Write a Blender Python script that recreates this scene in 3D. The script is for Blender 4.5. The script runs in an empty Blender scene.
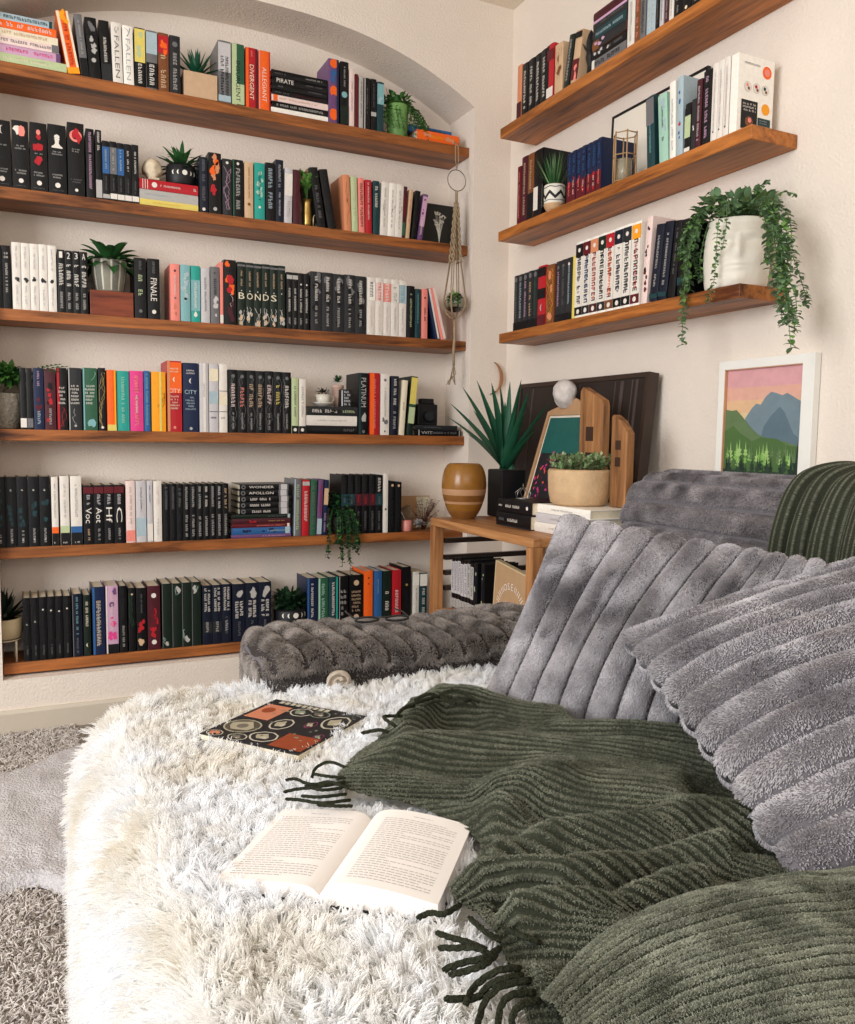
import bpy, math, random
import numpy as np
from mathutils import Vector, Matrix
rnd = random.Random(7)
C = bpy.context.scene.collection
PI = math.pi

# ------------------------------------------------------------------ camera (calibrated from the room's own lines)
CAM = np.array([-1.7825, -2.9664, .9752]); FPX = 829.164
_y, _t, _r = map(math.radians, (25.7751, -4.9987, .7858))
_F = np.array([math.sin(_y)*math.cos(_t), math.cos(_y)*math.cos(_t), math.sin(_t)])
_R0 = np.array([math.cos(_y), -math.sin(_y), 0.]); _U0 = np.cross(_R0, _F)
_R = _R0*math.cos(_r)+_U0*math.sin(_r); _U = -_R0*math.sin(_r)+_U0*math.cos(_r)
def ray(x, y): return _F+_R*((x-427.5)/FPX)-_U*((y-512)/FPX)
def at(x, y, ax, v):
    d = ray(x, y); i = 'xyz'.index(ax); k = (v-CAM[i])/d[i]; return CAM+k*d
def project(P):
    d = np.asarray(P)-CAM; z = d@_F
    return 427.5+FPX*(d@_R)/z, 512-FPX*(d@_U)/z
cd = bpy.data.cameras.new('camera'); cam = bpy.data.objects.new('camera', cd); C.objects.link(cam)
cd.sensor_fit = 'HORIZONTAL'; cd.sensor_width = 36; cd.lens = FPX*36/855; cd.clip_start = .02
M3 = Matrix(((_R[0], _U[0], -_F[0]), (_R[1], _U[1], -_F[1]), (_R[2], _U[2], -_F[2])))
cam.matrix_world = Matrix.Translation(Vector(CAM)) @ M3.to_4x4()
bpy.context.scene.camera = cam

# ------------------------------------------------------------------ materials
def lin(c):
    if isinstance(c, str):
        c = c.lstrip('#'); c = [int(c[i:i+2], 16) for i in (0, 2, 4)]
    return tuple(((v/255)/12.92 if v/255 <= .04045 else ((v/255+.055)/1.055)**2.4) for v in c)+(1.,)
_m = {}
def nt(name):
    m = bpy.data.materials.new(name); m.use_nodes = True
    t = m.node_tree; b = t.nodes['Principled BSDF']; return m, t, b
def node(t, typ, **kw):
    n = t.nodes.new(typ)
    for k, v in kw.items():
        if k in n.inputs: n.inputs[k].default_value = v
        else: setattr(n, k, v)
    return n
def mat(col, rough=.6, name=None, metal=0., bump=0., scale=60., var=.06, trans=0., spec=.4, vscale=None, sheen=0.):
    key = (str(col), rough, metal, bump, scale, var, trans, spec, vscale, sheen)
    if key in _m: return _m[key]
    m, t, b = nt(name or 'paint_'+str(len(_m)))
    L = t.links.new
    co = node(t, 'ShaderNodeTexCoord')
    nz = node(t, 'ShaderNodeTexNoise', Scale=vscale or scale*.5, Detail=4.)
    L(co.outputs['Object'], nz.inputs['Vector'])
    c = lin(col)
    mx = node(t, 'ShaderNodeMix', data_type='RGBA')
    mx.inputs['A'].default_value = tuple(max(0, v*(1-var*2.2)) for v in c[:3])+(1,)
    mx.inputs['B'].default_value = tuple(min(1, v*(1+var*2.2)) for v in c[:3])+(1,)
    L(nz.outputs['Fac'], mx.inputs['Factor']); L(mx.outputs['Result'], b.inputs['Base Color'])
    b.inputs['Roughness'].default_value = rough; b.inputs['Metallic'].default_value = metal
    b.inputs['Specular IOR Level'].default_value = spec
    if trans: b.inputs['Transmission Weight'].default_value = trans
    if sheen: b.inputs['Sheen Weight'].default_value = sheen; b.inputs['Sheen Roughness'].default_value = .5
    if bump:
        n2 = node(t, 'ShaderNodeTexNoise', Scale=scale, Detail=5.); L(co.outputs['Object'], n2.inputs['Vector'])
        bp = node(t, 'ShaderNodeBump', Strength=bump, Distance=.01); L(n2.outputs['Fac'], bp.inputs['Height']); L(bp.outputs['Normal'], b.inputs['Normal'])
    _m[key] = m; return m
def wood(name, dark, light, axis='x', rough=.5, scale=1., ring=6.):
    m, t, b = nt(name); L = t.links.new
    co = node(t, 'ShaderNodeTexCoord'); mp = node(t, 'ShaderNodeMapping')
    s = {'x': (1.1, 14, 14), 'y': (14, 1.1, 14), 'z': (14, 14, 1.1)}[axis]
    mp.inputs['Scale'].default_value = [v*scale for v in s]
    L(co.outputs['Object'], mp.inputs['Vector'])
    n1 = node(t, 'ShaderNodeTexNoise', Scale=1.6, Detail=7., Roughness=.62, Distortion=.9); L(mp.outputs[0], n1.inputs['Vector'])
    n2 = node(t, 'ShaderNodeTexNoise', Scale=ring, Detail=5., Roughness=.7, Distortion=.3); L(mp.outputs[0], n2.inputs['Vector'])
    n3 = node(t, 'ShaderNodeTexNoise', Scale=2.2, Detail=2.); L(co.outputs['Object'], n3.inputs['Vector'])
    r1 = node(t, 'ShaderNodeValToRGB')
    e = r1.color_ramp.elements; e[0].position = .30; e[0].color = lin(dark); e[1].position = .68; e[1].color = lin(light)
    mid = r1.color_ramp.elements.new(.5); a, c = lin(dark), lin(light); mid.color = tuple(a[i]*.42+c[i]*.58 for i in range(3))+(1,)
    ad = node(t, 'ShaderNodeMath', operation='MULTIPLY_ADD'); L(n2.outputs['Fac'], ad.inputs[0]); ad.inputs[1].default_value = .45
    L(n1.outputs['Fac'], ad.inputs[2]); sb = node(t, 'ShaderNodeMath', operation='MULTIPLY_ADD'); L(n3.outputs['Fac'], sb.inputs[0]); sb.inputs[1].default_value = .35
    L(ad.outputs[0], sb.inputs[2]); s2 = node(t, 'ShaderNodeMath', operation='SUBTRACT'); L(sb.outputs[0], s2.inputs[0]); s2.inputs[1].default_value = .40
    L(s2.outputs[0], r1.inputs['Fac']); L(r1.outputs['Color'], b.inputs['Base Color'])
    b.inputs['Roughness'].default_value = rough; b.inputs['Specular IOR Level'].default_value = .35
    bp = node(t, 'ShaderNodeBump', Strength=.25, Distance=.004); L(s2.outputs[0], bp.inputs['Height']); L(bp.outputs['Normal'], b.inputs['Normal'])
    return m

# ------------------------------------------------------------------ mesh building
class MB:
    def __init__(s): s.v = []; s.f = []; s.m = []; s.sm = []
    def add(s, vs, fs, m=0, smooth=False):
        o = len(s.v); s.v.extend([tuple(float(a) for a in p) for p in vs])
        for f in fs: s.f.append(tuple(i+o for i in f)); s.m.append(m); s.sm.append(smooth)
        return s
    def box(s, x0, x1, y0, y1, z0, z1, m=0):
        vs = [(x, y, z) for z in (z0, z1) for y in (y0, y1) for x in (x0, x1)]
        return s.add(vs, [(0, 2, 3, 1), (4, 5, 7, 6), (0, 1, 5, 4), (2, 6, 7, 3), (0, 4, 6, 2), (1, 3, 7, 5)], m)
    def prism(s, outline, z0, z1, m=0, smooth=False, axis='z'):
        n = len(outline); f3 = {'z': lambda a, b, c: (a, b, c), 'y': lambda a, b, c: (a, c, b), 'x': lambda a, b, c: (c, a, b)}[axis]
        vs = [f3(a, b, z0) for a, b in outline]+[f3(a, b, z1) for a, b in outline]
        fl = axis == 'y'
        fs = [tuple(range(n-1, -1, -1)) if not fl else tuple(range(n)), tuple(range(n, 2*n)) if not fl else tuple(range(2*n-1, n-1, -1))]
        s.add(vs, fs, m)
        side = [(i, (i+1) % n, n+(i+1) % n, n+i) for i in range(n)]
        if fl: side = [q[::-1] for q in side]
        o = len(s.v)-2*n
        for q in side: s.f.append(tuple(i+o for i in q)); s.m.append(m); s.sm.append(smooth)
        return s
    def lathe(s, prof, n=28, m=0, cx=0, cy=0, fn=None, smooth=True):
        vs = []
        for r, z in prof:
            for k in range(n):
                a = 2*PI*k/n; rr = r*(fn(a, z) if fn else 1); vs.append((cx+rr*math.cos(a), cy+rr*math.sin(a), z))
        fs = [(i*n+k, i*n+(k+1) % n, (i+1)*n+(k+1) % n, (i+1)*n+k) for i in range(len(prof)-1) for k in range(n)]
        if prof[0][0] > 1e-6: fs.append(tuple(range(n-1, -1, -1)))
        if prof[-1][0] > 1e-6: fs.append(tuple(range((len(prof)-1)*n, len(prof)*n)))
        return s.add(vs, fs, m, smooth)
    def tube(s, pts, r, n=6, m=0, cap=True, smooth=True):
        P = [np.array(p, float) for p in pts]; k = len(P)
        rs = r if isinstance(r, (list, tuple)) else [r]*k
        vs = []; up = None
        for i in range(k):
            d = P[min(i+1, k-1)]-P[max(i-1, 0)]; d = d/(np.linalg.norm(d)+1e-12)
            if up is None: up = np.array((0, 0, 1.)) if abs(d[2]) < .9 else np.array((1., 0, 0))
            a = np.cross(up, d); a /= np.linalg.norm(a)+1e-12; b = np.cross(d, a); up = b
            for j in range(n):
                t = 2*PI*j/n; vs.append(P[i]+rs[i]*(a*math.cos(t)+b*math.sin(t)))
        fs = [(i*n+j, i*n+(j+1) % n, (i+1)*n+(j+1) % n, (i+1)*n+j) for i in range(k-1) for j in range(n)]
        if cap: fs += [tuple(range(n-1, -1, -1)), tuple(range((k-1)*n, k*n))]
        return s.add(vs, fs, m, smooth)
    def leaf(s, base, d, L, w, droop=0., n=5, fold=.15, m=0, tip=1., up=(0, 0, 1)):
        d = np.array(d, float); d /= np.linalg.norm(d)+1e-12; b = np.array(base, float)
        side = np.cross(d, up); 
        if np.linalg.norm(side) < .05: side = np.array((1., 0, 0))
        side /= np.linalg.norm(side); vs = []
        p = b.copy()
        for i in range(n+1):
            t = i/n; ww = w*(math.sin(PI*min(1, (t*.86+.14)))**.7 if tip == 1. else (1-t)**.75+.02)
            nn = np.cross(side, d); nn /= np.linalg.norm(nn)+1e-12
            vs += [p-side*ww/2+nn*fold*ww, p, p+side*ww/2+nn*fold*ww]
            d = d+np.array((0, 0, -droop/n)); d /= np.linalg.norm(d); p = p+d*(L/n)
        fs = []
        for i in range(n):
            a = i*3; fs += [(a, a+1, a+4, a+3), (a+1, a+2, a+5, a+4)]
        return s.add(vs, fs, m, True)
def obj(name, mb, mats, parent=None, bevel=0., seg=2, loc=None):
    me = bpy.data.meshes.new(name); me.from_pydata(mb.v, [], mb.f)
    if not isinstance(mats, (list, tuple)): mats = [mats]
    for m in mats: me.materials.append(m)
    me.polygons.foreach_set('material_index', mb.m); me.polygons.foreach_set('use_smooth', mb.sm); me.update()
    o = bpy.data.objects.new(name, me); C.objects.link(o)
    if parent is not None: o.parent = parent
    if loc is not None: o.location = loc
    if bevel:
        b = o.modifiers.new('bevel', 'BEVEL'); b.width = bevel; b.segments = seg; b.limit_method = 'ANGLE'
    return o
def thing(name, label, cat, loc=(0, 0, 0), rot=(0, 0, 0), group=None):
    o = bpy.data.objects.new(name, None); o.empty_display_size = .05; C.objects.link(o)
    o.location = loc; o.rotation_euler = rot; return tag(o, label, cat, group)
def tag(o, label, cat, group=None):
    o['label'] = label; o['category'] = cat
    if group: o['group'] = group
    return o
def struct(name, mb, m, bevel=0.):
    o = obj(name, mb, m, bevel=bevel); o['kind'] = 'structure'; return o

_tc = {}
def text2d(s):
    """glyph outlines of a short text as flat faces: unit cap height, origin at lower-left"""
    if s in _tc: return _tc[s]
    cu = bpy.data.curves.new('t', 'FONT'); cu.body = s; cu.size = 1.; cu.resolution_u = 2
    o = bpy.data.objects.new('t', cu); me = o.to_mesh()
    v = [(p.co.x, p.co.y) for p in me.vertices]; f = [tuple(p.vertices) for p in me.polygons]
    o.to_mesh_clear(); bpy.data.objects.remove(o); bpy.data.curves.remove(cu)
    x0 = min(p[0] for p in v); x1 = max(p[0] for p in v); y0 = min(p[1] for p in v); y1 = max(p[1] for p in v)
    _tc[s] = ([((p[0]-x0), (p[1]-y0)) for p in v], f, x1-x0, y1-y0); return _tc[s]
def cr(P, n):
    """Catmull-Rom resample of rows of a numpy array to n samples"""
    P = np.asarray(P, float); k = len(P); t = np.linspace(0, k-1-1e-9, n); i = t.astype(int); u = (t-i).reshape((-1,)+(1,)*(P.ndim-1))
    g = lambda j: P[np.clip(j, 0, k-1)]
    a, b, c, d = g(i-1), g(i), g(i+1), g(i+2)
    a = np.where((i == 0).reshape(u.shape), 2*b-c, a); d = np.where((i+2 > k-1).reshape(u.shape), 2*c-b, d)
    return .5*((2*b)+(-a+c)*u+(2*a-5*b+4*c-d)*u*u+(-a+3*b-3*c+d)*u**3)
class VNoise:
    def __init__(s, seed, n=64): s.g = np.random.RandomState(seed).rand(n, n); s.n = n
    def __call__(s, x, y):
        x = np.asarray(x, float); y = np.asarray(y, float); xi = np.floor(x).astype(int); yi = np.floor(y).astype(int)
        u = x-xi; v = y-yi; u = u*u*(3-2*u); v = v*v*(3-2*v); n = s.n; g = s.g
        return (g[xi % n, yi % n]*(1-u)+g[(xi+1) % n, yi % n]*u)*(1-v)+(g[xi % n, (yi+1) % n]*(1-u)+g[(xi+1) % n, (yi+1) % n]*u)*v
def grid_obj(name, P, m, parent=None, closed_u=False, uv=None):
    """P: (rows, cols, 3)"""
    R, Cn = P.shape[:2]; me = bpy.data.meshes.new(name)
    idx = np.arange(R*Cn).reshape(R, Cn)
    a = idx[:-1, :-1].ravel(); b = idx[:-1, 1:].ravel(); c = idx[1:, 1:].ravel(); d = idx[1:, :-1].ravel()
    q = np.stack([a, d, c, b], 1)
    me.vertices.add(R*Cn); me.vertices.foreach_set('co', P.reshape(-1).astype('f4'))
    me.loops.add(q.size); me.loops.foreach_set('vertex_index', q.ravel().astype('i4'))
    me.polygons.add(len(q)); me.polygons.foreach_set('loop_start', (np.arange(len(q))*4).astype('i4'))
    me.polygons.foreach_set('use_smooth', np.ones(len(q), bool))
    me.update(calc_edges=True)
    if uv is not None:
        l = me.uv_layers.new(name='UVMap'); l.data.foreach_set('uv', uv.reshape(-1, 2)[q.ravel()].astype('f4').ravel())
    me.materials.append(m); me.validate()
    o = bpy.data.objects.new(name, me); C.objects.link(o); o.parent = parent; return o
def strands(name, P, rad, m, parent=None):
    """P: (n strands, k points, 3), rad: (k,)"""
    n, k = P.shape[:2]; h = bpy.data.hair_curves.new(name); h.add_curves([k]*n)
    h.points.foreach_set('position', P.reshape(-1).astype('f4'))
    a = h.attributes.get('radius') or h.attributes.new('radius', 'FLOAT', 'POINT')
    a.data.foreach_set('value', np.tile(np.asarray(rad, 'f4'), n))
    h.materials.append(m); o = bpy.data.objects.new(name, h); C.objects.link(o); o.parent = parent; return o
# ================================================================== ROOM
XN, XL, D, YF = -.169, -1.872, .2135, .0366
ZC = 2.675
wallm = mat('#e8dcd0', .9, 'plaster', bump=.35, scale=130, var=.025, spec=.15, vscale=6)
ceilm = mat('#e6dccb', .9, 'ceiling_paint', bump=.3, scale=150, var=.02, spec=.1, vscale=5)
basem = mat('#cbc0b0', .6, 'skirting_dimmed', var=.02, spec=.3)  # darkened tone: the dimmer light near the floor is put into the colour
def arch_z(x): return 2.474-.2*(min(1, abs(x+1.0205)/.8515))**2.5
NA = 72; ax_ = [XL+(XN-XL)*i/NA for i in range(NA+1)]; ZB = .176
b = MB()                                              # front skin of the wall around the niche
b.add([(-4.2, 0, 0), (XL, 0, 0), (XL, 0, ZC), (-4.2, 0, ZC)], [(0, 1, 2, 3)])
b.add([(XN, 0, 0), (0, 0, 0), (0, 0, ZC), (XN, 0, ZC)], [(0, 1, 2, 3)])
b.add([(XL, 0, 0), (XN, 0, 0), (XN, 0, ZB), (XL, 0, ZB)], [(0, 1, 2, 3)])
vs = [(x, 0, arch_z(x)) for x in ax_]+[(x, 0, ZC) for x in ax_]
b.add(vs, [(i, i+1, NA+2+i, NA+1+i) for i in range(NA)])
b.add([(XL, D, 0), (XN, D, 0), (XN, D, ZC), (XL, D, ZC)], [(0, 1, 2, 3)])            # niche back
vs = [(x, 0, arch_z(x)) for x in ax_]+[(x, D, arch_z(x)) for x in ax_]
b.add(vs, [(i+1, i, NA+1+i, NA+2+i) for i in range(NA)], 0, True)                    # soffit
zs = arch_z(XN)
b.add([(XN, 0, ZB), (XN, D, ZB), (XN, D, zs), (XN, 0, zs)], [(3, 2, 1, 0)])
b.add([(XL, 0, ZB), (XL, D, ZB), (XL, D, zs), (XL, 0, zs)], [(0, 1, 2, 3)])
b.add([(XL, 0, ZB), (XN, 0, ZB), (XN, D, ZB), (XL, D, ZB)], [(0, 1, 2, 3)])
b.add([(-4.2, D+.1, 0), (0, D+.1, 0), (0, D+.1, ZC), (-4.2, D+.1, ZC)], [(3, 2, 1, 0)])
struct('wall_back', b, wallm)
struct('wall_right', MB().box(0, .1, -4.6, D+.1, 0, ZC), wallm)
struct('ceiling', MB().box(-4.2, .1, -4.6, D+.1, ZC, ZC+.08), ceilm)
# carpet
m, t, bs = nt('carpet'); L = t.links.new; co = node(t, 'ShaderNodeTexCoord')
n1 = node(t, 'ShaderNodeTexNoise', Scale=95., Detail=4., Roughness=.7); L(co.outputs['Object'], n1.inputs['Vector'])
vv = node(t, 'ShaderNodeTexVoronoi', Scale=150.); L(co.outputs['Object'], vv.inputs['Vector'])
n2 = node(t, 'ShaderNodeTexNoise', Scale=5., Detail=3.); L(co.outputs['Object'], n2.inputs['Vector'])
rp = node(t, 'ShaderNodeValToRGB'); e = rp.color_ramp.elements; e[0].position = .36; e[0].color = lin('#776b63'); e[1].position = .62; e[1].color = lin('#c9bdb2')
L(n1.outputs['Fac'], rp.inputs['Fac'])
mx = node(t, 'ShaderNodeMix', data_type='RGBA', blend_type='MULTIPLY'); mx.inputs['Factor'].default_value = .35
L(rp.outputs['Color'], mx.inputs['A']); L(n2.outputs['Fac'], mx.inputs['B']); L(mx.outputs['Result'], bs.inputs['Base Color'])
bs.inputs['Roughness'].default_value = 1.; bs.inputs['Specular IOR Level'].default_value = .05
bp = node(t, 'ShaderNodeBump', Strength=1., Distance=.012); L(n1.outputs['Fac'], bp.inputs['Height']); L(bp.outputs['Normal'], bs.inputs['Normal'])
struct('floor', MB().box(-4.2, .1, -4.6, D+.1, -.1, 0), m)
bb = MB().prism([(0, 0), (-.014, 0), (-.014, .066), (-.008, .076), (0, .076)], -4.2, 0, axis='x')
struct('baseboard_back', bb, basem)
struct('baseboard_right', MB().box(-.014, 0, -4.6, -.014, 0, .076), basem)
# carpet pile on the strip of floor that shows beside the seat
rs = np.random.RandomState(3); n = 42000
rx = rs.uniform(-2.35, -1.66, n); ry = rs.uniform(-2.35, -.02, n); lx, ly = rs.normal(0, .005, n), rs.normal(0, .005, n)
hgt = rs.uniform(.007, .012, n)
P = np.stack([np.stack([rx, ry, 0*rx], 1), np.stack([rx+lx*.7, ry+ly*.7, hgt*.7], 1), np.stack([rx+lx*1.7, ry+ly*1.7, hgt], 1)], 1)
def strand_mat(name, dark, light, scale=9., rough=.75, sheen=.3, detail=3., lo=.35, hi=.65):
    m, t, bs = nt(name); L = t.links.new; co = node(t, 'ShaderNodeTexCoord'); hi_ = node(t, 'ShaderNodeHairInfo')
    nz = node(t, 'ShaderNodeTexNoise', Scale=scale, Detail=detail); L(co.outputs['Object'], nz.inputs['Vector'])
    ad = node(t, 'ShaderNodeMath', operation='MULTIPLY_ADD'); L(hi_.outputs['Random'], ad.inputs[0]); ad.inputs[1].default_value = .3
    sb = node(t, 'ShaderNodeMath', operation='SUBTRACT'); L(nz.outputs['Fac'], sb.inputs[0]); sb.inputs[1].default_value = .15; L(sb.outputs[0], ad.inputs[2])
    rp = node(t, 'ShaderNodeValToRGB'); e = rp.color_ramp.elements; e[0].position = lo; e[0].color = lin(dark); e[1].position = hi; e[1].color = lin(light)
    L(ad.outputs[0], rp.inputs['Fac']); L(rp.outputs['Color'], bs.inputs['Base Color'])
    bs.inputs['Roughness'].default_value = rough; bs.inputs['Specular IOR Level'].default_value = .25
    return m
pile = strands('carpet_pile', P, [.0011, .0014, .0009], strand_mat('carpet_yarn', '#a1968e', '#e8e1db', 60, lo=.2, hi=.8)); pile['kind'] = 'stuff'
pile['label'] = 'grey beige carpet pile on the floor'; pile['category'] = 'carpet'

# ================================================================== SHELVES
wx = wood('oiled_pine_x', '#43200e', '#b06a36', 'x', .45)
wy = wood('oiled_pine_y', '#54270e', '#c47836', 'y', .45)
LZ = [2.1303, 1.7503, 1.3727, .99, .6054, .2212]
LN = ['highest long shelf', 'second long shelf', 'third long shelf', 'fourth long shelf', 'fifth long shelf', 'lowest long shelf']
for z, nme in zip(LZ, ['highest of the six long shelves in the arched niche', 'second highest of the six long shelves in the arched niche',
        'third highest of the six long shelves in the arched niche', 'fourth from the top of the six long niche shelves',
        'fifth from the top of the six long niche shelves', 'lowest of the six long shelves in the arched niche']):
    o = obj('floating_shelf', MB().box(XL+.001, XN-.001, YF, D-.001, z-.0367, z), wx, bevel=.002)
    tag(o, 'brown wooden floating shelf, '+nme, 'shelf', 'floating shelves')
RZ = [2.1335, 1.7581, 1.3771]; W = .1601
RN = ['highest short shelf', 'middle short shelf', 'lowest short shelf']
for z, y0, y1, nme in zip(RZ, (-.1864, -.1869, -.2085), (-1.41, -1.4062, -1.3922), ('highest of the three short side wall shelves', 'middle of the three short side wall shelves', 'lowest of the three short side wall shelves')):
    o = obj('floating_shelf', MB().box(-W, -.001, y1, y0, z-.0354, z), wy, bevel=.002)
    tag(o, 'orange brown floating shelf, '+nme, 'shelf', 'floating shelves')

# ================================================================== BOOKS
PAL = dict(k='#0e0e11', n='#141a2a', w='#e4ddd4', g='#6d6c6e', dg='#28292c', lg='#b3b0ac', cr='#e8dcc2', be='#cfae8b', r='#b5202a', dr='#5f1720', o='#f2651f',
           am='#f6a01e', y='#e0cc6a', pk='#ec8a7e', hp='#e0418a', li='#c9a0bc', pu='#6d4a76', b='#2f5f96', nb='#182444', lb='#a9bcc4', t='#2a9d90', tl='#7fb0b4',
           dt='#1c3d42', gr='#2f5c44', dgr='#16231c', lgr='#b9c79a', br='#7b4a2b', go='#b99a5a', mint='#a3cbb8', pl='#ead2cc', sil='#c6c2c4', ma='#4a1d26', ti='#d58a63', cw='#f4efe6')
def pm(c, rough=.42): return mat(PAL.get(c, c), rough, 'cover_'+str(c).strip('#'), bump=.05, scale=200, var=.05, spec=.28)
pagem = mat('#e4d8c0', .85, 'page_edges', bump=.3, scale=400, var=.06, spec=.1)
def strokes(mb, x0, x1, z0, z1, y, m, r, horiz=False):
    """tiny irregular strokes filling a box: print too small to read"""
    if horiz:       # glyph row running along x
        h = z1-z0; n = max(2, int((x1-x0)/(h*.75))); st = (x1-x0)/n
        for i in range(n):
            if r.random() < .12: continue
            a = x0+i*st; w_ = st*.72; k = r.random(); th = st*.2
            q = [(a, a+th, z0, z1)]
            if k < .7: q.append((a, a+w_, z1-h*.2, z1))
            if k > .35: q.append((a, a+w_*.9, z0+h*.4, z0+h*.6))
            if k < .5: q.append((a+w_-th, a+w_, z0, z1))
            if k > .6: q.append((a, a+w_, z0, z0+h*.2))
            for u in q: mb.add([(u[0], y, u[2]), (u[1], y, u[2]), (u[1], y, u[3]), (u[0], y, u[3])], [(0, 1, 2, 3)], m)
    else:           # glyph column running down z
        h = x1-x0; n = max(2, int((z1-z0)/(h*.8))); st = (z1-z0)/n
        for i in range(n):
            if r.random() < .12: continue
            a = z1-i*st; w_ = st*.72; k = r.random(); th = st*.22
            q = [(x0, x1, a-th, a)]
            if k < .7: q.append((x1-h*.22, x1, a-w_, a))
            if k > .35: q.append((x0+h*.4, x0+h*.6, a-w_*.9, a))
            if k < .5: q.append((x0, x1, a-w_, a-w_+th))
            if k > .6: q.append((x0, x0+h*.22, a-w_, a))
            for u in q: mb.add([(u[0], y, u[2]), (u[1], y, u[2]), (u[1], y, u[3]), (u[0], y, u[3])], [(0, 1, 2, 3)], m)
def print_marks(marks, w, h, yb, seed):
    """marks on a spine: local frame, spine faces -y, centred on x"""
    r = random.Random(seed); mb = MB(); ms = []
    def mi(c):
        q = pm(c, .5)
        if q not in ms: ms.append(q)
        return ms.index(q)
    for k, a in enumerate(marks):
        y = yb-.0003-.00012*k; t = a[0]
        if t == 't': wf = (a[4] if len(a) > 4 else .42)*.72; strokes(mb, -w*wf/2, w*wf/2, h*a[1], h*a[2], y, mi(a[3]), r)
        elif t == 't2':
            for s in (-1, 1): strokes(mb, -w*.12+s*w*.18, w*.12+s*w*.18, h*a[1], h*a[2], y, mi(a[3]), r)
        elif t == 'h':
            n = a[4]; st = h*(a[2]-a[1])/n
            for i in range(n):
                f = r.uniform(.45, .72)*w/2; z = h*a[1]+i*st
                strokes(mb, -f, f, z, z+st*.55, y, mi(a[3]), r, True)
        elif t == 'b': mb.add([(-w*.49, y, h*a[1]), (w*.49, y, h*a[1]), (w*.49, y, h*a[2]), (-w*.49, y, h*a[2])], [(0, 1, 2, 3)], mi(a[3]))
        elif t == 'v': mb.add([(w*a[1], y, 0.001), (w*a[2], y, 0.001), (w*a[2], y, h-.001), (w*a[1], y, h-.001)], [(0, 1, 2, 3)], mi(a[3]))
        elif t in 'oe':
            R = w*a[3]/2; n = 14; zz = 1.35 if t == 'e' else 1
            mb.add([(R*math.cos(2*PI*i/n), y, h*a[1]+zz*R*math.sin(2*PI*i/n)) for i in range(n)], [tuple(range(n))], mi(a[2]))
        elif t == 'c':                                     # crescent
            R = w*a[3]/2; n = 10; A = [(-R*math.sin(PI*i/n), R*math.cos(PI*i/n)) for i in range(n+1)]; B = [(-R*.45*math.sin(PI*i/n), R*math.cos(PI*i/n)) for i in range(n+1)]
            s = a[4] if len(a) > 4 else 1
            for i in range(n):
                q = [A[i], A[i+1], B[i+1], B[i]]
                mb.add([(s*(p[0]+R*.4), y, h*a[1]+p[1]) for p in q], [(0, 1, 2, 3)], mi(a[2]))
        elif t == 'T':                                     # real word, top to bottom
            v, f, tw, th = text2d(a[4]); wf = a[5] if len(a) > 5 else .5; sx = h*(a[2]-a[1])/tw; sy = w*wf/th
            mb.add([(p[1]*sy-w*wf/2, y, h*a[2]-p[0]*sx) for p in v], f, mi(a[3]))
        elif t == 'H':                                     # real word across
            v, f, tw, th = text2d(a[3]); wf = a[4]; sx = w*wf/tw; hh = a[5] if len(a) > 5 else .04
            sy = h*hh/th; mb.add([(p[0]*sx-w*wf/2, y, h*a[1]+p[1]*sy) for p in v], f, mi(a[2]))
        elif t == 's':                                     # painted blobs
            n = a[4] if len(a) > 4 else 6
            for i in range(n):
                cx = r.uniform(-.22, .22)*w; cz = h*r.uniform(a[1], a[2]); R = w*r.uniform(.14, .26); q = 8
                pts = []
                for j in range(q):
                    rr = R*r.uniform(.5, 1.15); an = 2*PI*j/q
                    pts.append((max(-.48*w, min(.48*w, cx+rr*math.cos(an))), y-.00002*i, cz+1.5*rr*math.sin(an)))
                mb.add(pts, [tuple(range(q))], mi(a[3]))
        elif t == 'z':                                     # thin curling line drawing
            for i in range(a[4] if len(a) > 4 else 3):
                x = r.uniform(-.2, .2)*w; z = h*a[1]; pts = []
                while z < h*a[2]: pts.append((x, z)); x = max(-.4*w, min(.4*w, x+r.uniform(-.25, .25)*w)); z += h*.035
                for p, q in zip(pts, pts[1:]): mb.add([(p[0]-.0006, y, p[1]), (p[0]+.0006, y, p[1]), (q[0]+.0006, y, q[1]), (q[0]-.0006, y, q[1])], [(0, 1, 2, 3)], mi(a[3]))
        elif t == 'pawn':
            pr_ = [(.30, 0), (.30, .10), (.18, .2), (.10, .34), (.12, .60), (.17, .66), (.10, .70), (.16, .80), (.12, .92), (0, 1)]
            H = h*.2; z0 = h*a[1]; pts = [(p[0]*w, y, z0+p[1]*H) for p in pr_]+[(-p[0]*w, y, z0+p[1]*H) for p in pr_[-2::-1]]
            for i in range(len(pr_)-1):
                p, q = pr_[i], pr_[i+1]; mb.add([(-p[0]*w, y, z0+p[1]*H), (p[0]*w, y, z0+p[1]*H), (q[0]*w, y, z0+q[1]*H), (-q[0]*w, y, z0+q[1]*H)], [(0, 1, 2, 3)], mi(a[2]))
    return mb, ms
NB = [0]
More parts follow.
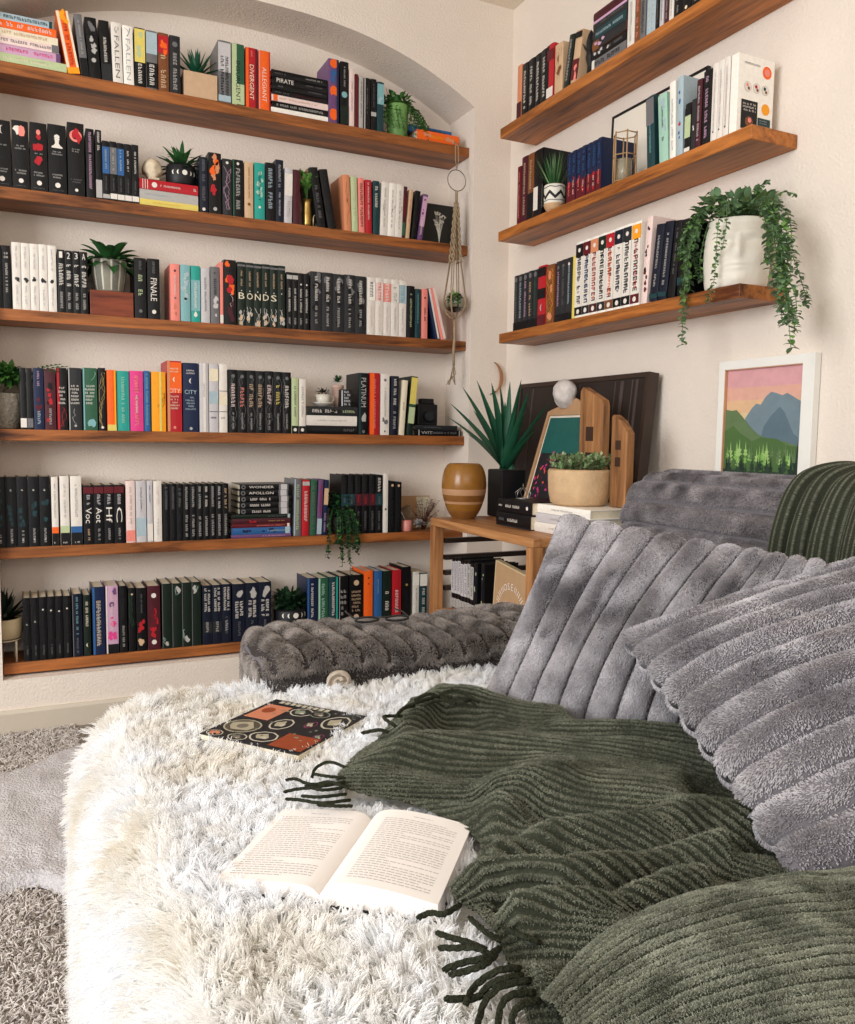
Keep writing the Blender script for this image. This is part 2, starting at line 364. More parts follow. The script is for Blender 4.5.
def book(label, w, h, d, col, marks=None, loc=(0, 0, 0), rot=(0, 0, 0), group=None, soft=False, pages=None, side=None, name='book'):
    NB[0] += 1; t = thing(name, label, 'book', loc, rot, group)
    bul = min(.0022, w*.08); ns = 5; th = .0012 if soft else .0022
    if w < .012: th = .0009; bul = .0008
    out = [(-w/2, d)]+[(-w/2+w*i/ns, -bul*math.sin(PI*i/ns)) for i in range(ns+1)]+[(w/2, d)]
    inn = [(w/2-th, d), (w/2-th, th*.8), (-w/2+th, th*.8), (-w/2+th, d)]
    mb = MB(); P = out+inn; n = len(P); vs = [(x, y, 0) for x, y in P]+[(x, y, h) for x, y in P]
    fs = [(i, (i+1) % n, n+(i+1) % n, n+i) for i in range(n)]
    k = len(out); N = k+4     # caps as strips
    caps = [[0, 1, k+2, k+3], [k-2, k-1, k, k+1], list(range(1, k-1))+[k+1, k+2]]
    for c in caps: fs.append(tuple(i+n for i in c)); fs.append(tuple(reversed(c)))
    mb.add(vs, fs, 0)
    cov = pm(col, .5 if soft else .38)
    obj('cover', mb, cov, t)
    e = .0005 if soft else .003
    pb = MB().box(-w/2+th+.0001, w/2-th-.0001, th*.8+.0002, d-e-.0005, e, h-e)
    obj('page_block', pb, pagem if pages is None else pm(pages, .8), t)
    if marks:
        pmb, ms = print_marks(marks, w, h, -bul, NB[0])
        if pmb.f: obj('spine_print', pmb, ms, t)
    return t
ORD = ['first', 'second', 'third', 'fourth', 'fifth', 'sixth', 'seventh', 'eighth', 'ninth', 'tenth', 'eleventh', 'twelfth']
NW = {2: 'two', 3: 'three', 4: 'four', 5: 'five', 6: 'six', 7: 'seven', 8: 'eight', 9: 'nine', 10: 'ten', 11: 'eleven'}
def lab(desc, k, n, shelf, near=None):
    if n == 1: return f'{desc}, {shelf}'
    w = 'leftmost' if k == 0 else 'rightmost' if k == n-1 else ORD[k]+' from left'
    return f'{w} of {NW[n]} {desc}, {shelf}'
def auto(col, r):
    dark = col in ('k', 'n', 'dg', 'dr', 'nb', 'dt', 'dgr', 'ma', 'pu', 'r', 'b', 'gr', 'o', 'hp', 't')
    c = r.choice(['w', 'lg', 'cr', 'sil']) if dark else r.choice(['dg', 'k', 'g'])
    return r.choice([[('t', .35, .92, c), ('t', .08, .25, c, .25)], [('t', .25, .8, c, .5), ('o', .08, c, .3)], [('t', .5, .95, c, .36), ('t', .12, .4, c, .3)], [('h', .8, .92, c, 2), ('t', .25, .72, c, .4)]])
def row(side, zi, runs):
    """runs: (x0, x1, count, y_top, colours, description, marks, options) - spans measured on the photograph, turned into metres on the shelf"""
    shelf = (LN if side == 'L' else RN)[zi]; z = (LZ if side == 'L' else RZ)[zi]
    ys = YF+.007; xs = -W+.006
    for i, ru in enumerate(runs):
        x0, x1, n, yt, cols, desc = ru[:6]; marks = ru[6] if len(ru) > 6 else None; op = ru[7] if len(ru) > 7 else {}
        yb = z; r = random.Random(zi*100+i+(50 if side == 'R' else 0))
        pos = (lambda px, py: at(px, py, 'y', ys)[0]) if side == 'L' else (lambda px, py: -at(px, py, 'x', xs)[1])
        hz = (lambda px, py: at(px, py, 'y', ys)[2]) if side == 'L' else (lambda px, py: at(px, py, 'x', xs)[2])
        ym = yt+35; a, c = pos(x0, ym), pos(x1, ym)
        H = hz((x0+x1)/2, yt)-z; lean = math.radians(op.get('lean', 0))
        d = op.get('d', .138); 
        for k in range(n):
            p0 = a+(c-a)*k/n; p1 = a+(c-a)*(k+1)/n; w = (p1-p0)-.0012
            h = H*(1+(r.uniform(-.004, .004) if n > 1 else 0)); mid = (p0+p1)/2
            if lean: h = (H-w*abs(math.sin(lean)))/math.cos(lean); w = w*math.cos(lean)
            col = cols[k % len(cols)] if isinstance(cols, (list, tuple)) else cols
            mk = marks(k, r) if callable(marks) else (marks if marks is not None else auto(col, r))
            dz = w/2*abs(math.sin(lean))+.0003
            dd = d+(r.uniform(-.004, .004)); off = op.get('dy', 0)+r.uniform(0, .003)
            if side == 'L': loc = (mid, ys+off, z+dz); rot = (0, lean, 0)
            else: loc = (xs+off, -mid, z+dz); rot = (0, lean, -PI/2)
            book(lab(desc, k, n, shelf), w, h, dd, col, mk, loc, rot, op.get('group', (desc+' on the '+shelf) if n > 1 else None), soft=op.get('soft', False))
def stack(side, zi, x0, x1, layers, d=.14, zbase=None, lead='', dy=0, y_at=None):
    """flat books, bottom first: (thickness m, x-inset left m, x-inset right m, colour, description, marks)"""
    shelf = (LN if side == 'L' else RN)[zi]; z = (LZ if side == 'L' else RZ)[zi] if zbase is None else zbase
    ys = YF+.008; xs = -W+.008
    f = (lambda px: at(px, y_at, 'y', ys)[0]) if side == 'L' else (lambda px: -at(px, y_at, 'x', xs)[1])
    a, c = f(x0), f(x1)
    for k, (th, i0, i1, col, desc, mk) in enumerate(layers):
        h = (c-i1)-(a+i0); 
        if side == 'L': loc = (c-i1, ys+dy+.002*(k % 2), z+th/2+.0003); rot = (0, -PI/2, 0)
        else: loc = (xs+dy, -(c-i1), z+th/2+.0003); rot = (0, -PI/2, -PI/2)
        book(desc, th-.0005, h, d, col, mk if mk is not None else auto(col, random.Random(k)), loc, rot, lead or None)
        z += th
    return z
BKP = 'black spined paperbacks'
# ---- highest long shelf
G = 'flat stack at the start of the highest long shelf'
stack('L', 0, -14, 66, [(.028, 0, 0, 'lgr', 'pale green flat book, bottom of the six book stack on the highest long shelf', [('t', .2, .8, 'cr', .4), ('o', .94, 'dgr', .7), ('o', .94, 'cr', .4)]),
    (.027, 0, .018, 'li', 'lilac flat book, second from bottom of the highest long shelf stack', [('t', .1, .85, 'hp', .5), ('b', 0, .06, 'pu')]),
    (.024, 0, .022, 'pl', 'pinkish grey flat book, third from bottom of the highest long shelf stack', [('t', .1, .8, 'g', .5), ('b', 0, .1, 'g'), ('b', .85, .95, 'pk')]),
    (.024, .004, .024, 'cr', 'cream flat book, under the orange one in the highest long shelf stack', [('t', .15, .9, 'be', .5)]),
    (.024, .006, .028, 'o', 'orange flat book, second from top of the highest long shelf stack', [('t', .06, .94, 'pl', .7), ('b', .9, .99, 'lg')]),
    (.022, .01, .040, 'lb', 'pale teal flat book, top of the highest long shelf stack', [('t', .06, .9, 'dt', .6), ('b', 0, .05, 'dt')])], y_at=40, lead=G)
row('L', 0, [
 (67, 80, 1, 12, 'o', 'leaning orange hardcover with cream edges', [('v', -.48, -.25, 'cr'), ('v', .3, .48, 'cr'), ('t', .12, .8, 'r', .4), ('s', .82, .97, 'am', 5), ('b', 0, .1, 'am')], dict(lean=-10)),
 (81, 89, 1, 15, 'g', 'leaning grey paperback beside the orange one', [('b', 0, .3, 'k'), ('t', .35, .9, 'lg', .35)], dict(lean=-6)),
 (89, 101, 1, 18, 'k', 'black hardcover with a grey figure', [('s', .4, .75, 'lg', 7), ('s', .82, .93, 'g', 4), ('o', .3, 'lg', .4)], dict(lean=-4)),
 (101.5, 112, 1, 21, 'k', 'black hardcover with white spine letters', [('t', .3, .72, 'w', .4), ('b', 0, .28, 'dg')], dict(lean=-2.5)),
 (112.5, 123, 1, 23, 'w', 'first white paperback with grey FALLEN lettering', [('T', .08, .78, 'g', 'FALLEN', .42), ('z', .82, .96, 'k', 2)], dict(lean=-1.5)),
 (123.5, 134, 1, 26, 'cw', 'white paperback with FALLEN lettering next to the yellow and black book', [('T', .08, .78, 'lg', 'FALLEN', .42), ('z', .82, .96, 'k', 2)], dict(lean=-1)),
 (134.5, 145.5, 1, 28, 'k', 'black paperback with yellow upper half', [('b', .42, .98, 'y'), ('t', .05, .4, 'w', .5), ('s', .5, .9, 'lgr', 4)]),
 (146, 157.5, 1, 31, 'g', 'blue grey hardcover fading to black', [('b', .02, .45, 'k'), ('b', .6, .97, 'lb'), ('t', .05, .5, 'w', .6)]),
 (158, 169, 1, 33, 'br', 'brown paperback with orange top', [('b', .65, .95, 'r'), ('s', .68, .9, 'o', 4), ('t', .04, .62, 'be', .7)]),
 (169.5, 180.5, 1, 36, 'dg', 'charcoal paperback next to the agave cube', [('t', .05, .7, 'lg', .5), ('o', .85, 'g', .5)]),
 (218, 231, 1, 41, 'g', 'thick grey violet book beside the agave cube', [('b', .5, .97, 'sil'), ('t2', .1, .75, 'k'), ('b', .02, .12, 'lb')]),
 (231.5, 244.5, 1, 44, 'gr', 'green and cream hardcover of the dystopian set', [('v', -.48, -.1, 'lgr'), ('b', .02, .35, 'lgr'), ('T', .06, .72, 'dgr', 'INSURGENT', .34)]),
 (245.5, 258, 1, 48, 'r', 'red hardcover with cream letters', [('v', -.48, -.25, 'o'), ('T', .14, .72, 'cr', 'DIVERGENT', .34), ('t', .85, .95, 'pk', .2), ('v', .3, .48, 'dr')]),
 (258.5, 270.5, 1, 51, 'o', 'bright orange hardcover with pale letters', [('v', -.48, -.35, 'pk'), ('T', .14, .72, 'pl', 'ALLEGIANT', .36), ('v', .38, .48, 'r')]),
 (328.5, 339, 1, 59, 'pu', 'purple hardcover with orange patches', [('o', .93, 'o', .8), ('e', .5, 'o', .75), ('e', .14, 'o', .8), ('s', .6, .85, 'b', 5), ('s', .2, .4, 'pu', 4), ('v', .28, .48, 'nb')]),
 (340, 348.5, 1, 62, 'k', 'black hardcover with a teal glow', [('o', .48, 'tl', .7), ('t', .6, .92, 'lg', .25), ('b', .02, .3, 'dgr')]),
 (349, 354.5, 1, 70, 'pl', 'thin pale pink book', [('t', .2, .8, 'li', .4)]),
 (355, 358.5, 1, 74, 'dr', 'very thin maroon book', []),
 (359, 363.5, 1, 76, 'lg', 'thin pale grey book', [('t', .2, .9, 'g', .4)]),
 (364, 370.5, 1, 78, 'k', 'thin black book with grey edge', [('v', -.48, -.3, 'lg'), ('t', .3, .8, 'g', .3)]),
 (371, 376.5, 1, 79, 'k', 'thin black book with white label', [('b', .28, .36, 'lg'), ('t', .45, .9, 'g', .3)]),
 (377, 384, 1, 82, 'dt', 'teal black book beside the green pot', [('b', .55, .96, 'tl'), ('s', .6, .9, 'lb', 4)]),
])
LT = lambda c='w': [('t', .08, .92, c, .5)]
stack('L', 0, 271, 328, [(.018, 0, .0, 'cw', 'white flat book, bottom of the dark flat stack on the highest long shelf', []),
    (.022, .004, 0, 'k', 'black flat book above the white bottom one on the highest long shelf', LT('lg')),
    (.022, .002, 0, 'pl', 'cream flat book between the black ones on the highest long shelf', [('t', .2, .9, 'be', .3), ('b', .9, .97, 'o')]),
    (.020, .004, .002, 'k', 'black flat book with red print just above the cream one, highest long shelf', [('t', .1, .6, 'dr', .4), ('t', .7, .95, 'g', .3)]),
    (.021, .003, .002, 'k', 'black flat book with faint grey print, third from top, highest long shelf', [('t', .1, .35, 'g', .3), ('t', .8, .92, 'g', .4)]),
    (.021, .004, .001, 'k', 'black flat book with large white title, second from top, highest long shelf', [('t', .1, .4, 'g', .3), ('T', .62, .92, 'w', 'PIRATE', .7)]),
    (.023, .003, .002, 'k', 'black flat book topping the dark stack beside the purple hardcover', [('t', .1, .4, 'lg', .3), ('t', .75, .95, 'g', .25)])],
    y_at=95, lead='dark flat stack on the highest long shelf')
# ---- second long shelf
bk = [('h', .22, .30, 'lg', 2), ('o', .12, 'w', .3), ('h', .04, .06, 'g', 1)]
row('L', 1, [
 (-8, 11, 1, 120, 'k', 'thick black hardcover with a white chalice shape', bk+[('c', .86, 'w', .5), ('h', .62, .66, 'lg', 1)]),
 (12, 29, 1, 121, 'k', 'thick black hardcover with a pink white flower', bk+[('s', .80, .88, 'w', 4), ('s', .78, .85, 'pk', 2), ('h', .58, .66, 'lg', 2)]),
 (30, 47.5, 1, 123, 'k', 'thick black hardcover with a red ribbon', bk+[('s', .62, .8, 'r', 5), ('e', .86, 'pk', .25), ('s', .42, .46, 'r', 3), ('h', .54, .57, 'lg', 1)]),
 (48, 66.5, 1, 125, 'k', 'thick black hardcover with a white chess pawn', bk+[('pawn', .66, 'w'), ('h', .56, .63, 'lg', 2)]),
 (67.5, 84.5, 1, 123, 'k', 'tall black hardcover with a pale red wreath', [('o', .82, 'pk', .75), ('o', .82, 'k', .45), ('s', .78, .86, 'r', 4), ('h', .6, .66, 'lg', 2), ('h', .18, .25, 'g', 2), ('o', .08, 'w', .2)]),
 (86, 94.5, 1, 129, 'k', 'slim black hardcover with dusky pink lettering', [('t', .12, .95, 'li', .45)]),
 (95.5, 102, 1, 130, 'k', 'slim black book with white label foot', [('t', .7, .97, 'w', .5), ('b', .02, .28, 'lg')]),
 (102.5, 139, 5, 143, 'k', 'short blue black paperbacks', lambda k, r: [('b', .45, .9, ['b', 'g', 'b', 'k', 'k'][k]), ('t', .5, .88, ['lg', 'lg', 'lb', 'w', 'w'][k], .35), ('b', .03, .12, 'w') if k else ('b', .03, .1, 'lg'), ('t', .16, .4, 'g', .25)]),
 (199.5, 208, 1, 157, 'n', 'dark blue grey book beside the moon phase pot', [('t', .2, .95, 'g', .5), ('o', .06, 'w', .4)]),
 (208.5, 221.5, 1, 153, 'k', 'black hardcover with an orange smear', [('s', .4, .95, 'ti', 9), ('s', .5, .9, 'o', 3), ('s', .3, .45, 'r', 3), ('o', .08, 'lg', .3)]),
 (222.5, 232, 1, 159, 'dg', 'brown grey book with curling pattern', [('z', .1, .9, 'li', 3), ('o', .93, 'w', .3)]),
 (232.5, 243.5, 1, 160, 'k', 'black green book with silver title', [('t', .12, .85, 'lg', .5), ('o', .93, 'w', .25), ('v', -.48, -.36, 'gr')]),
 (244.5, 253.5, 1, 162, 'be', 'tan cream book with a round dot', [('t', .35, .9, 'br', .2), ('o', .25, 'br', .35)]),
 (254.5, 265, 1, 163, 't', 'pale teal green hardcover', [('s', .1, .9, 'mint', 8), ('t', .3, .85, 'dt', .3), ('o', .22, 'w', .25)]),
 (265.5, 275, 1, 163, 'k', 'black hardcover with scrolled silver title', [('t', .2, .9, 'lb', .6)]),
 (275.5, 283.5, 1, 160, 'n', 'tall navy black hardcover', [('t', .55, .95, 'lg', .4), ('t', .1, .5, 'sil', .3)]),
 (284, 292, 1, 168, 'sil', 'silver white book', [('t', .1, .4, 'lg', .5), ('b', .5, .9, 'w')], dict(lean=1)),
 (293, 300, 1, 170, 'ma', 'maroon black book', [('t', .2, .8, 'dr', .4)]),
 (317.5, 326, 1, 168, 'k', 'black book leaning beside the brass flute vase', [('t', .1, .7, 'g', .5)], dict(lean=-9)),
 (328, 336.5, 1, 170, 'k', 'black book leaning on the peach hardcover', [('t', .1, .9, 'dg', .5)], dict(lean=-10)),
 (344.5, 351.5, 1, 175, 'ti', 'peach orange hardcover', [('z', .1, .9, 'br', 1), ('t', .5, .6, 'br', .3)], dict(lean=-2.5)),
 (352, 358.5, 1, 177, 'lgr', 'pale green book', [('t', .2, .9, 'cr', .4)], dict(lean=-2)),
 (359, 365, 1, 178, 'pk', 'dusky pink red book', [('t', .1, .9, 'dr', .6)], dict(lean=-1.5)),
 (365.5, 372, 1, 180, 'r', 'crimson book with pale letters', [('t', .25, .95, 'pl', .35)], dict(lean=-1)),
 (373, 379.5, 1, 181, 'dt', 'dark teal book with white title', [('t', .5, .9, 'w', .6)]),
 (380, 402, 3, 183, ['w', 'cw', 'w'], 'white paperbacks with fine grey print', lambda k, r: [('t', .15, .9, 'lg', .3), ('z', .45, .62, 'k', 1)], dict(lean=2)),
 (401, 405, 1, 186, 'ma', 'maroon and green black book', [('b', .45, .8, 'dr'), ('b', .05, .3, 'gr')], dict(lean=3)),
 (405.5, 409.5, 1, 189, 'be', 'pinkish beige book', [('t', .3, .8, 'pk', .4)], dict(lean=5)),
 (411, 416, 1, 190, 'k', 'leaning black book next to the purple one', [('t', .1, .9, 'dg', .4)], dict(lean=6)),
 (417.5, 422.5, 1, 193, 'pu', 'leaning mauve book near the framed flower', [('b', .3, .95, 'li'), ('t', .1, .5, 'pl', .5), ('s', .5, .9, 'pu', 4)], dict(lean=8)),
])
Z2 = stack('L', 1, 139.5, 198, [(.021, 0, 0, 'y', 'pale yellow flat book, bottom of the skull stack on the second long shelf', [('t', .3, .8, 'am', .15)]),
    (.032, 0, .0, 'lg', 'blue grey flat book, middle of the skull stack on the second long shelf', [('t', .5, .9, 'lb', .2)]),
    (.033, 0, .0, 'r', 'red flat book, top of the skull stack on the second long shelf', [('o', .75, 'w', .55), ('t', .3, .65, 'pl', .28), ('t', .03, .08, 'w', .4), ('b', .86, .87, 'w'), ('b', .9, .91, 'w'), ('b', .94, .95, 'w')])],
    y_at=190, lead='flat stack under the skull')
# ---- third long shelf
row('L', 2, [
 (-6, 11, 2, 245, 'k', 'black spined books beside the white set', None),
 (12, 56.5, 5, 244, 'w', 'white spined books with small dark emblems', lambda k, r: [('o', .46, ['g', 'dg', 'k', 'br', 'k'][k], .42), ('s', .44, .49, 'dg', 2), ('t', .62, .94, 'sil', .3), ('t', .08, .36, 'sil', .3)]),
 (57.5, 88, 4, 251, 'k', 'black numbered novels with white labels', lambda k, r: [('H', .87, 'w', '123 '[k] if k < 3 else 'A', .45, .1), ('b', .42, .8, ['be', 'lg', 'lg', 'w'][k]) if 0 else ('t', .42, .78, 'w', .8), ('t', .06, .33, 'lg', .5)]),
 (134.5, 146.5, 1, 258, 'k', 'black hardcover with olive title', [('t', .3, .72, 'lgr', .5), ('t', .8, .95, 'g', .3), ('o', .12, 'g', .3)]),
 (147.5, 160, 1, 259, 'k', 'black hardcover lettered FINALE', [('T', .3, .68, 'w', 'FINALE', .5), ('t', .75, .95, 'g', .3), ('o', .12, 'w', .35)]),
 (170.5, 180, 1, 264, 'pk', 'coral pink book', [('o', .88, 'dg', .25), ('t', .45, .8, 'pl', .3), ('o', .4, 'g', .25), ('t', .08, .3, 'ti', .4)]),
 (180.5, 190.5, 1, 265, 'tl', 'light blue teal book', [('s', .1, .9, 'lb', 7), ('t', .35, .85, 'w', .3), ('o', .4, 'dg', .3)]),
 (191, 200.5, 1, 266, 't', 'mid teal book', [('b', .2, .75, 'tl'), ('t', .25, .7, 'w', .4), ('s', .06, .15, 'w', 3)]),
 (201, 210, 1, 268, 'sil', 'pale silver blue book', [('t', .2, .85, 'g', .3)]),
 (210.5, 219.5, 1, 267, 'g', 'mid grey book with cloudy print', [('s', .05, .5, 'sil', 6), ('t', .5, .9, 'dg', .4)]),
 (220, 223.5, 1, 262, 'pk', 'thin salmon book', [('b', .02, .15, 'w')]),
 (224, 236.5, 1, 260, 'k', 'black book with scarlet brush strokes', [('s', .5, .95, 'o', 7), ('s', .55, .75, 'r', 6), ('z', .25, .5, 'pl', 1), ('s', .05, .4, 'ma', 4)]),
 (237.5, 285.5, 6, 264, 'dgr', 'dark green books jointly lettered BONDS', lambda k, r: [('t', .62, .86, 'be', .3), ('b', .93, .96, 'g')]+([('H', .42, 'cr', 'BONDS'[min(k, 4)], .75, .1)] if k < 5 else [])+[('s', .03, .22, 'lg', 3), ('s', .02, .2, 'be', 2), ('z', .05, .3, 'w', 2), ('o', .55, 'w', .15)]),
 (286.5, 309.5, 4, 273, 'k', 'narrow black paperbacks with white titles', lambda k, r: [('t', .3, .72, 'w', .45), ('t', .08, .2, 'lg', .45), ('b', .88, .95, 'lg') if k < 2 else ('o', .8, 'w', .3)]),
 (310.5, 366, 5, 274, 'dg', 'smoky charcoal paperbacks with pale script', lambda k, r: [('s', .5, .95, 'g', 5), ('s', .1, .9, 'k', 6), ('t', .5, .92, 'w', .35), ('t', .08, .42, 'lg', .3)]),
 (367, 406.5, 5, 279, 'w', 'white paperbacks with pastel title blocks', lambda k, r: [('b', .6, .92, ['cw', 'pl', 'pk', 'w', 'lb'][k]), ('t', .6, .92, ['g', 'pk', 'cw', 'lg', 'tl'][k], .6), ('t', .08, .5, 'pl' if k < 3 else 'sil', .3)]),
 (407, 414.5, 1, 286, 'k', 'black book with gold green title', [('t', .2, .85, 'lgr', .35)]),
 (415, 420.5, 1, 289, 'dt', 'grey teal book', [('t', .3, .9, 'tl', .3)]),
 (421.5, 427.5, 1, 289, 'pk', 'salmon pink book with black title', [('t', .35, .62, 'dg', .4), ('o', .82, 'dr', .3)]),
 (435.5, 440, 1, 289, 'nb', 'navy and white leaning book', [('v', .05, .48, 'w')], dict(lean=-13)),
 (441, 446.5, 1, 288, 'pk', 'leaning coral book behind the macrame hanger', [('v', .0, .48, 'pl')], dict(lean=-15)),
])
# ---- fourth long shelf
row('L', 3, [
 (20, 33, 2, 368, 'k', 'dark books beside the potted fern', lambda k, r: [('t', .3, .9, 'dg', .4), ('b', .03, .18, 'w' if k == 0 else 'g')]),
 (33.5, 44, 1, 368, 'nb', 'midnight blue book with red flecks', [('s', .1, .5, 'dr', 5), ('t', .08, .3, 'lb', .4), ('t', .7, .95, 'li', .3)]),
 (44.5, 56, 1, 369, 'ma', 'maroon mottled book', [('s', .1, .8, 'r', 5), ('s', .2, .9, 'k', 5), ('t', .08, .35, 'lg', .3)]),
 (57, 67.5, 1, 368, 'k', 'black hardcover with a red edge', [('v', -.48, -.25, 'r'), ('h', .42, .72, 'w', 5), ('z', .05, .4, 'r', 2)]),
 (68.5, 82, 1, 368, 'dg', 'charcoal hardcover with white stacked title', [('h', .42, .75, 'w', 6), ('z', .1, .38, 'lg', 1), ('v', -.48, -.4, 'lg'), ('o', .07, 'lg', .2)]),
 (83, 97.5, 1, 368, 'gr', 'dark green hardcover with white stacked title', [('h', .42, .75, 'w', 6), ('z', .8, .95, 'mint', 1), ('v', -.48, -.38, 'tl'), ('s', .05, .15, 'tl', 3)]),
 (98.5, 106, 1, 368, 'k', 'black and gold book', [('z', .05, .95, 'go', 3), ('o', .05, 'w', .4)]),
 (107, 116.5, 1, 370, 'o', 'plain bright orange book', [('v', .28, .48, 'am'), ('b', 0, .1, 'y')]),
 (117, 129.5, 1, 371, 't', 'turquoise green book', [('t', .08, .9, 'mint', .35)]),
 (130, 143.5, 1, 371, 'hp', 'hot pink book', [('t', .08, .92, 'pk', .4), ('t', .3, .6, 'pl', .2)]),
 (144, 150.5, 1, 371, 'b', 'blue teal book', [('t', .1, .95, 'tl', .5)]),
 (151.5, 166, 1, 372, 'am', 'amber yellow book with dark tendrils', [('z', .4, .66, 'br', 4), ('v', .05, .2, 'y')]),
 (167, 182, 1, 361, 'r', 'thick red hardcover with white title and crescent', [('b', .55, .98, 'o'), ('h', .84, .92, 'cr', 2), ('c', .74, 'cr', .35), ('H', .55, 'pl', 'CITY', .8, .06), ('h', .32, .53, 'cr', 5), ('v', -.48, -.3, 'ti'), ('o', .06, 'pk', .2)]),
 (183, 198.5, 1, 363, 'nb', 'thick navy hardcover with stacked white title and crescent', [('h', .84, .92, 'w', 2), ('c', .74, 'w', .35), ('H', .55, 'lb', 'CITY', .8, .06), ('h', .32, .53, 'lb', 5), ('o', .05, 'lg', .2)]),
 (199.5, 208.5, 1, 363, 'sil', 'silver white hardcover beside the navy one', [('v', -.1, .2, 'w'), ('t', .5, .7, 'lg', .3)]),
 (209, 218.5, 1, 364, 'sil', 'white grey hardcover with yellow and grey blocks', [('b', .75, .93, 'cr'), ('b', .42, .6, 'lb'), ('b', .3, .31, 'g'), ('h', .2, .25, 'g', 1)]),
 (219, 227.5, 1, 364, 'w', 'white hardcover with a peach block', [('b', .4, .58, 'cr'), ('b', .6, .61, 'g'), ('b', .3, .31, 'g'), ('h', .2, .25, 'g', 1)]),
 (228.5, 291, 7, 371, 'k', 'dark gilt patterned books', lambda k, r: [('t', .4, .78, ['pl', 'pk', 'be', 'be', 'pl', 'y', 'w'][k], .6), ('s', .82, .95, 'dgr', 3), ('z', .05, .9, 'g', 2), ('t', .05, .32, 'lg', .25), ('o', .9, 'g', .4)]),
 (291.5, 298.5, 1, 378, 'lgr', 'grey green paperback with dark foot', [('t', .3, .85, 'g', .4), ('b', .0, .14, 'k'), ('o', .07, 'w', .5)], dict(soft=True)),
 (299, 306, 1, 379, 'w', 'pale grey paperback with dark foot', [('t', .3, .85, 'lg', .4), ('b', .0, .14, 'k'), ('o', .07, 'w', .5)], dict(soft=True)),
 (358.5, 368.5, 1, 373, 'k', 'black hardcover with silver title and grey edge', [('T', .45, .92, 'lg', 'PLATINUM', .5), ('v', -.48, -.3, 'dt'), ('s', .25, .32, 'lg', 3), ('o', .05, 'g', .3)]),
 (369.5, 379.5, 1, 373, 'r', 'orange red hardcover', [('v', -.48, -.05, 'o'), ('t', .1, .9, 'pk', .3)]),
 (380.5, 389.5, 1, 374, 'w', 'white book with grey emblems', [('o', .9, 'g', .3), ('t', .3, .8, 'lg', .3), ('s', .2, .27, 'g', 2), ('o', .06, 'g', .2)]),
 (390.5, 398, 1, 376, 'n', 'navy black book with white title', [('t', .5, .95, 'w', .5), ('t', .1, .4, 'lg', .5)], dict(lean=1)),
 (399, 404.5, 1, 380, 'cr', 'leaning cream white book', [('t', .45, .6, 'g', .3)], dict(lean=4)),
 (406.5, 413, 1, 376, 'dgr', 'leaning dark green book with yellow top', [('b', .5, .98, 'y'), ('b', .2, .48, 'lgr'), ('b', .5, .53, 'gr')], dict(lean=5)),
])
Z4 = stack('L', 3, 306.5, 357.5, [(.032, 0, 0, 'k', 'black flat book, bottom of the teacup stack on the fourth long shelf', [('t', .06, .28, 'g', .4), ('t', .35, .9, 'dg', .4)]),
    (.038, 0, .002, 'w', 'thick white flat book, middle of the teacup stack on the fourth long shelf', [('t', .2, .8, 'lg', .15)]),
    (.034, .002, .0, 'dg', 'mottled grey flat book, top of the teacup stack on the fourth long shelf', [('s', .05, .95, 'k', 9), ('t', .35, .9, 'w', .5), ('t', .05, .3, 'lgr', .4)])],
    y_at=410, lead='flat stack under the teacup')
Z4b = stack('L', 3, 414.5, 461, [(.024, 0, 0, 'k', 'black flat book lettered along its spine beneath the black camera', [('t', .1, .62, 'g', .5), ('T', .62, .86, 'lg', 'WIT', .5), ('b', .9, .92, 'lg'), ('b', .03, .05, 'lg')]),
    (.018, .004, .016, 'dg', 'charcoal flat book directly beneath the black camera', [('t', .4, .8, 'g', .3)])], y_at=425, lead='flat stack under the black camera')
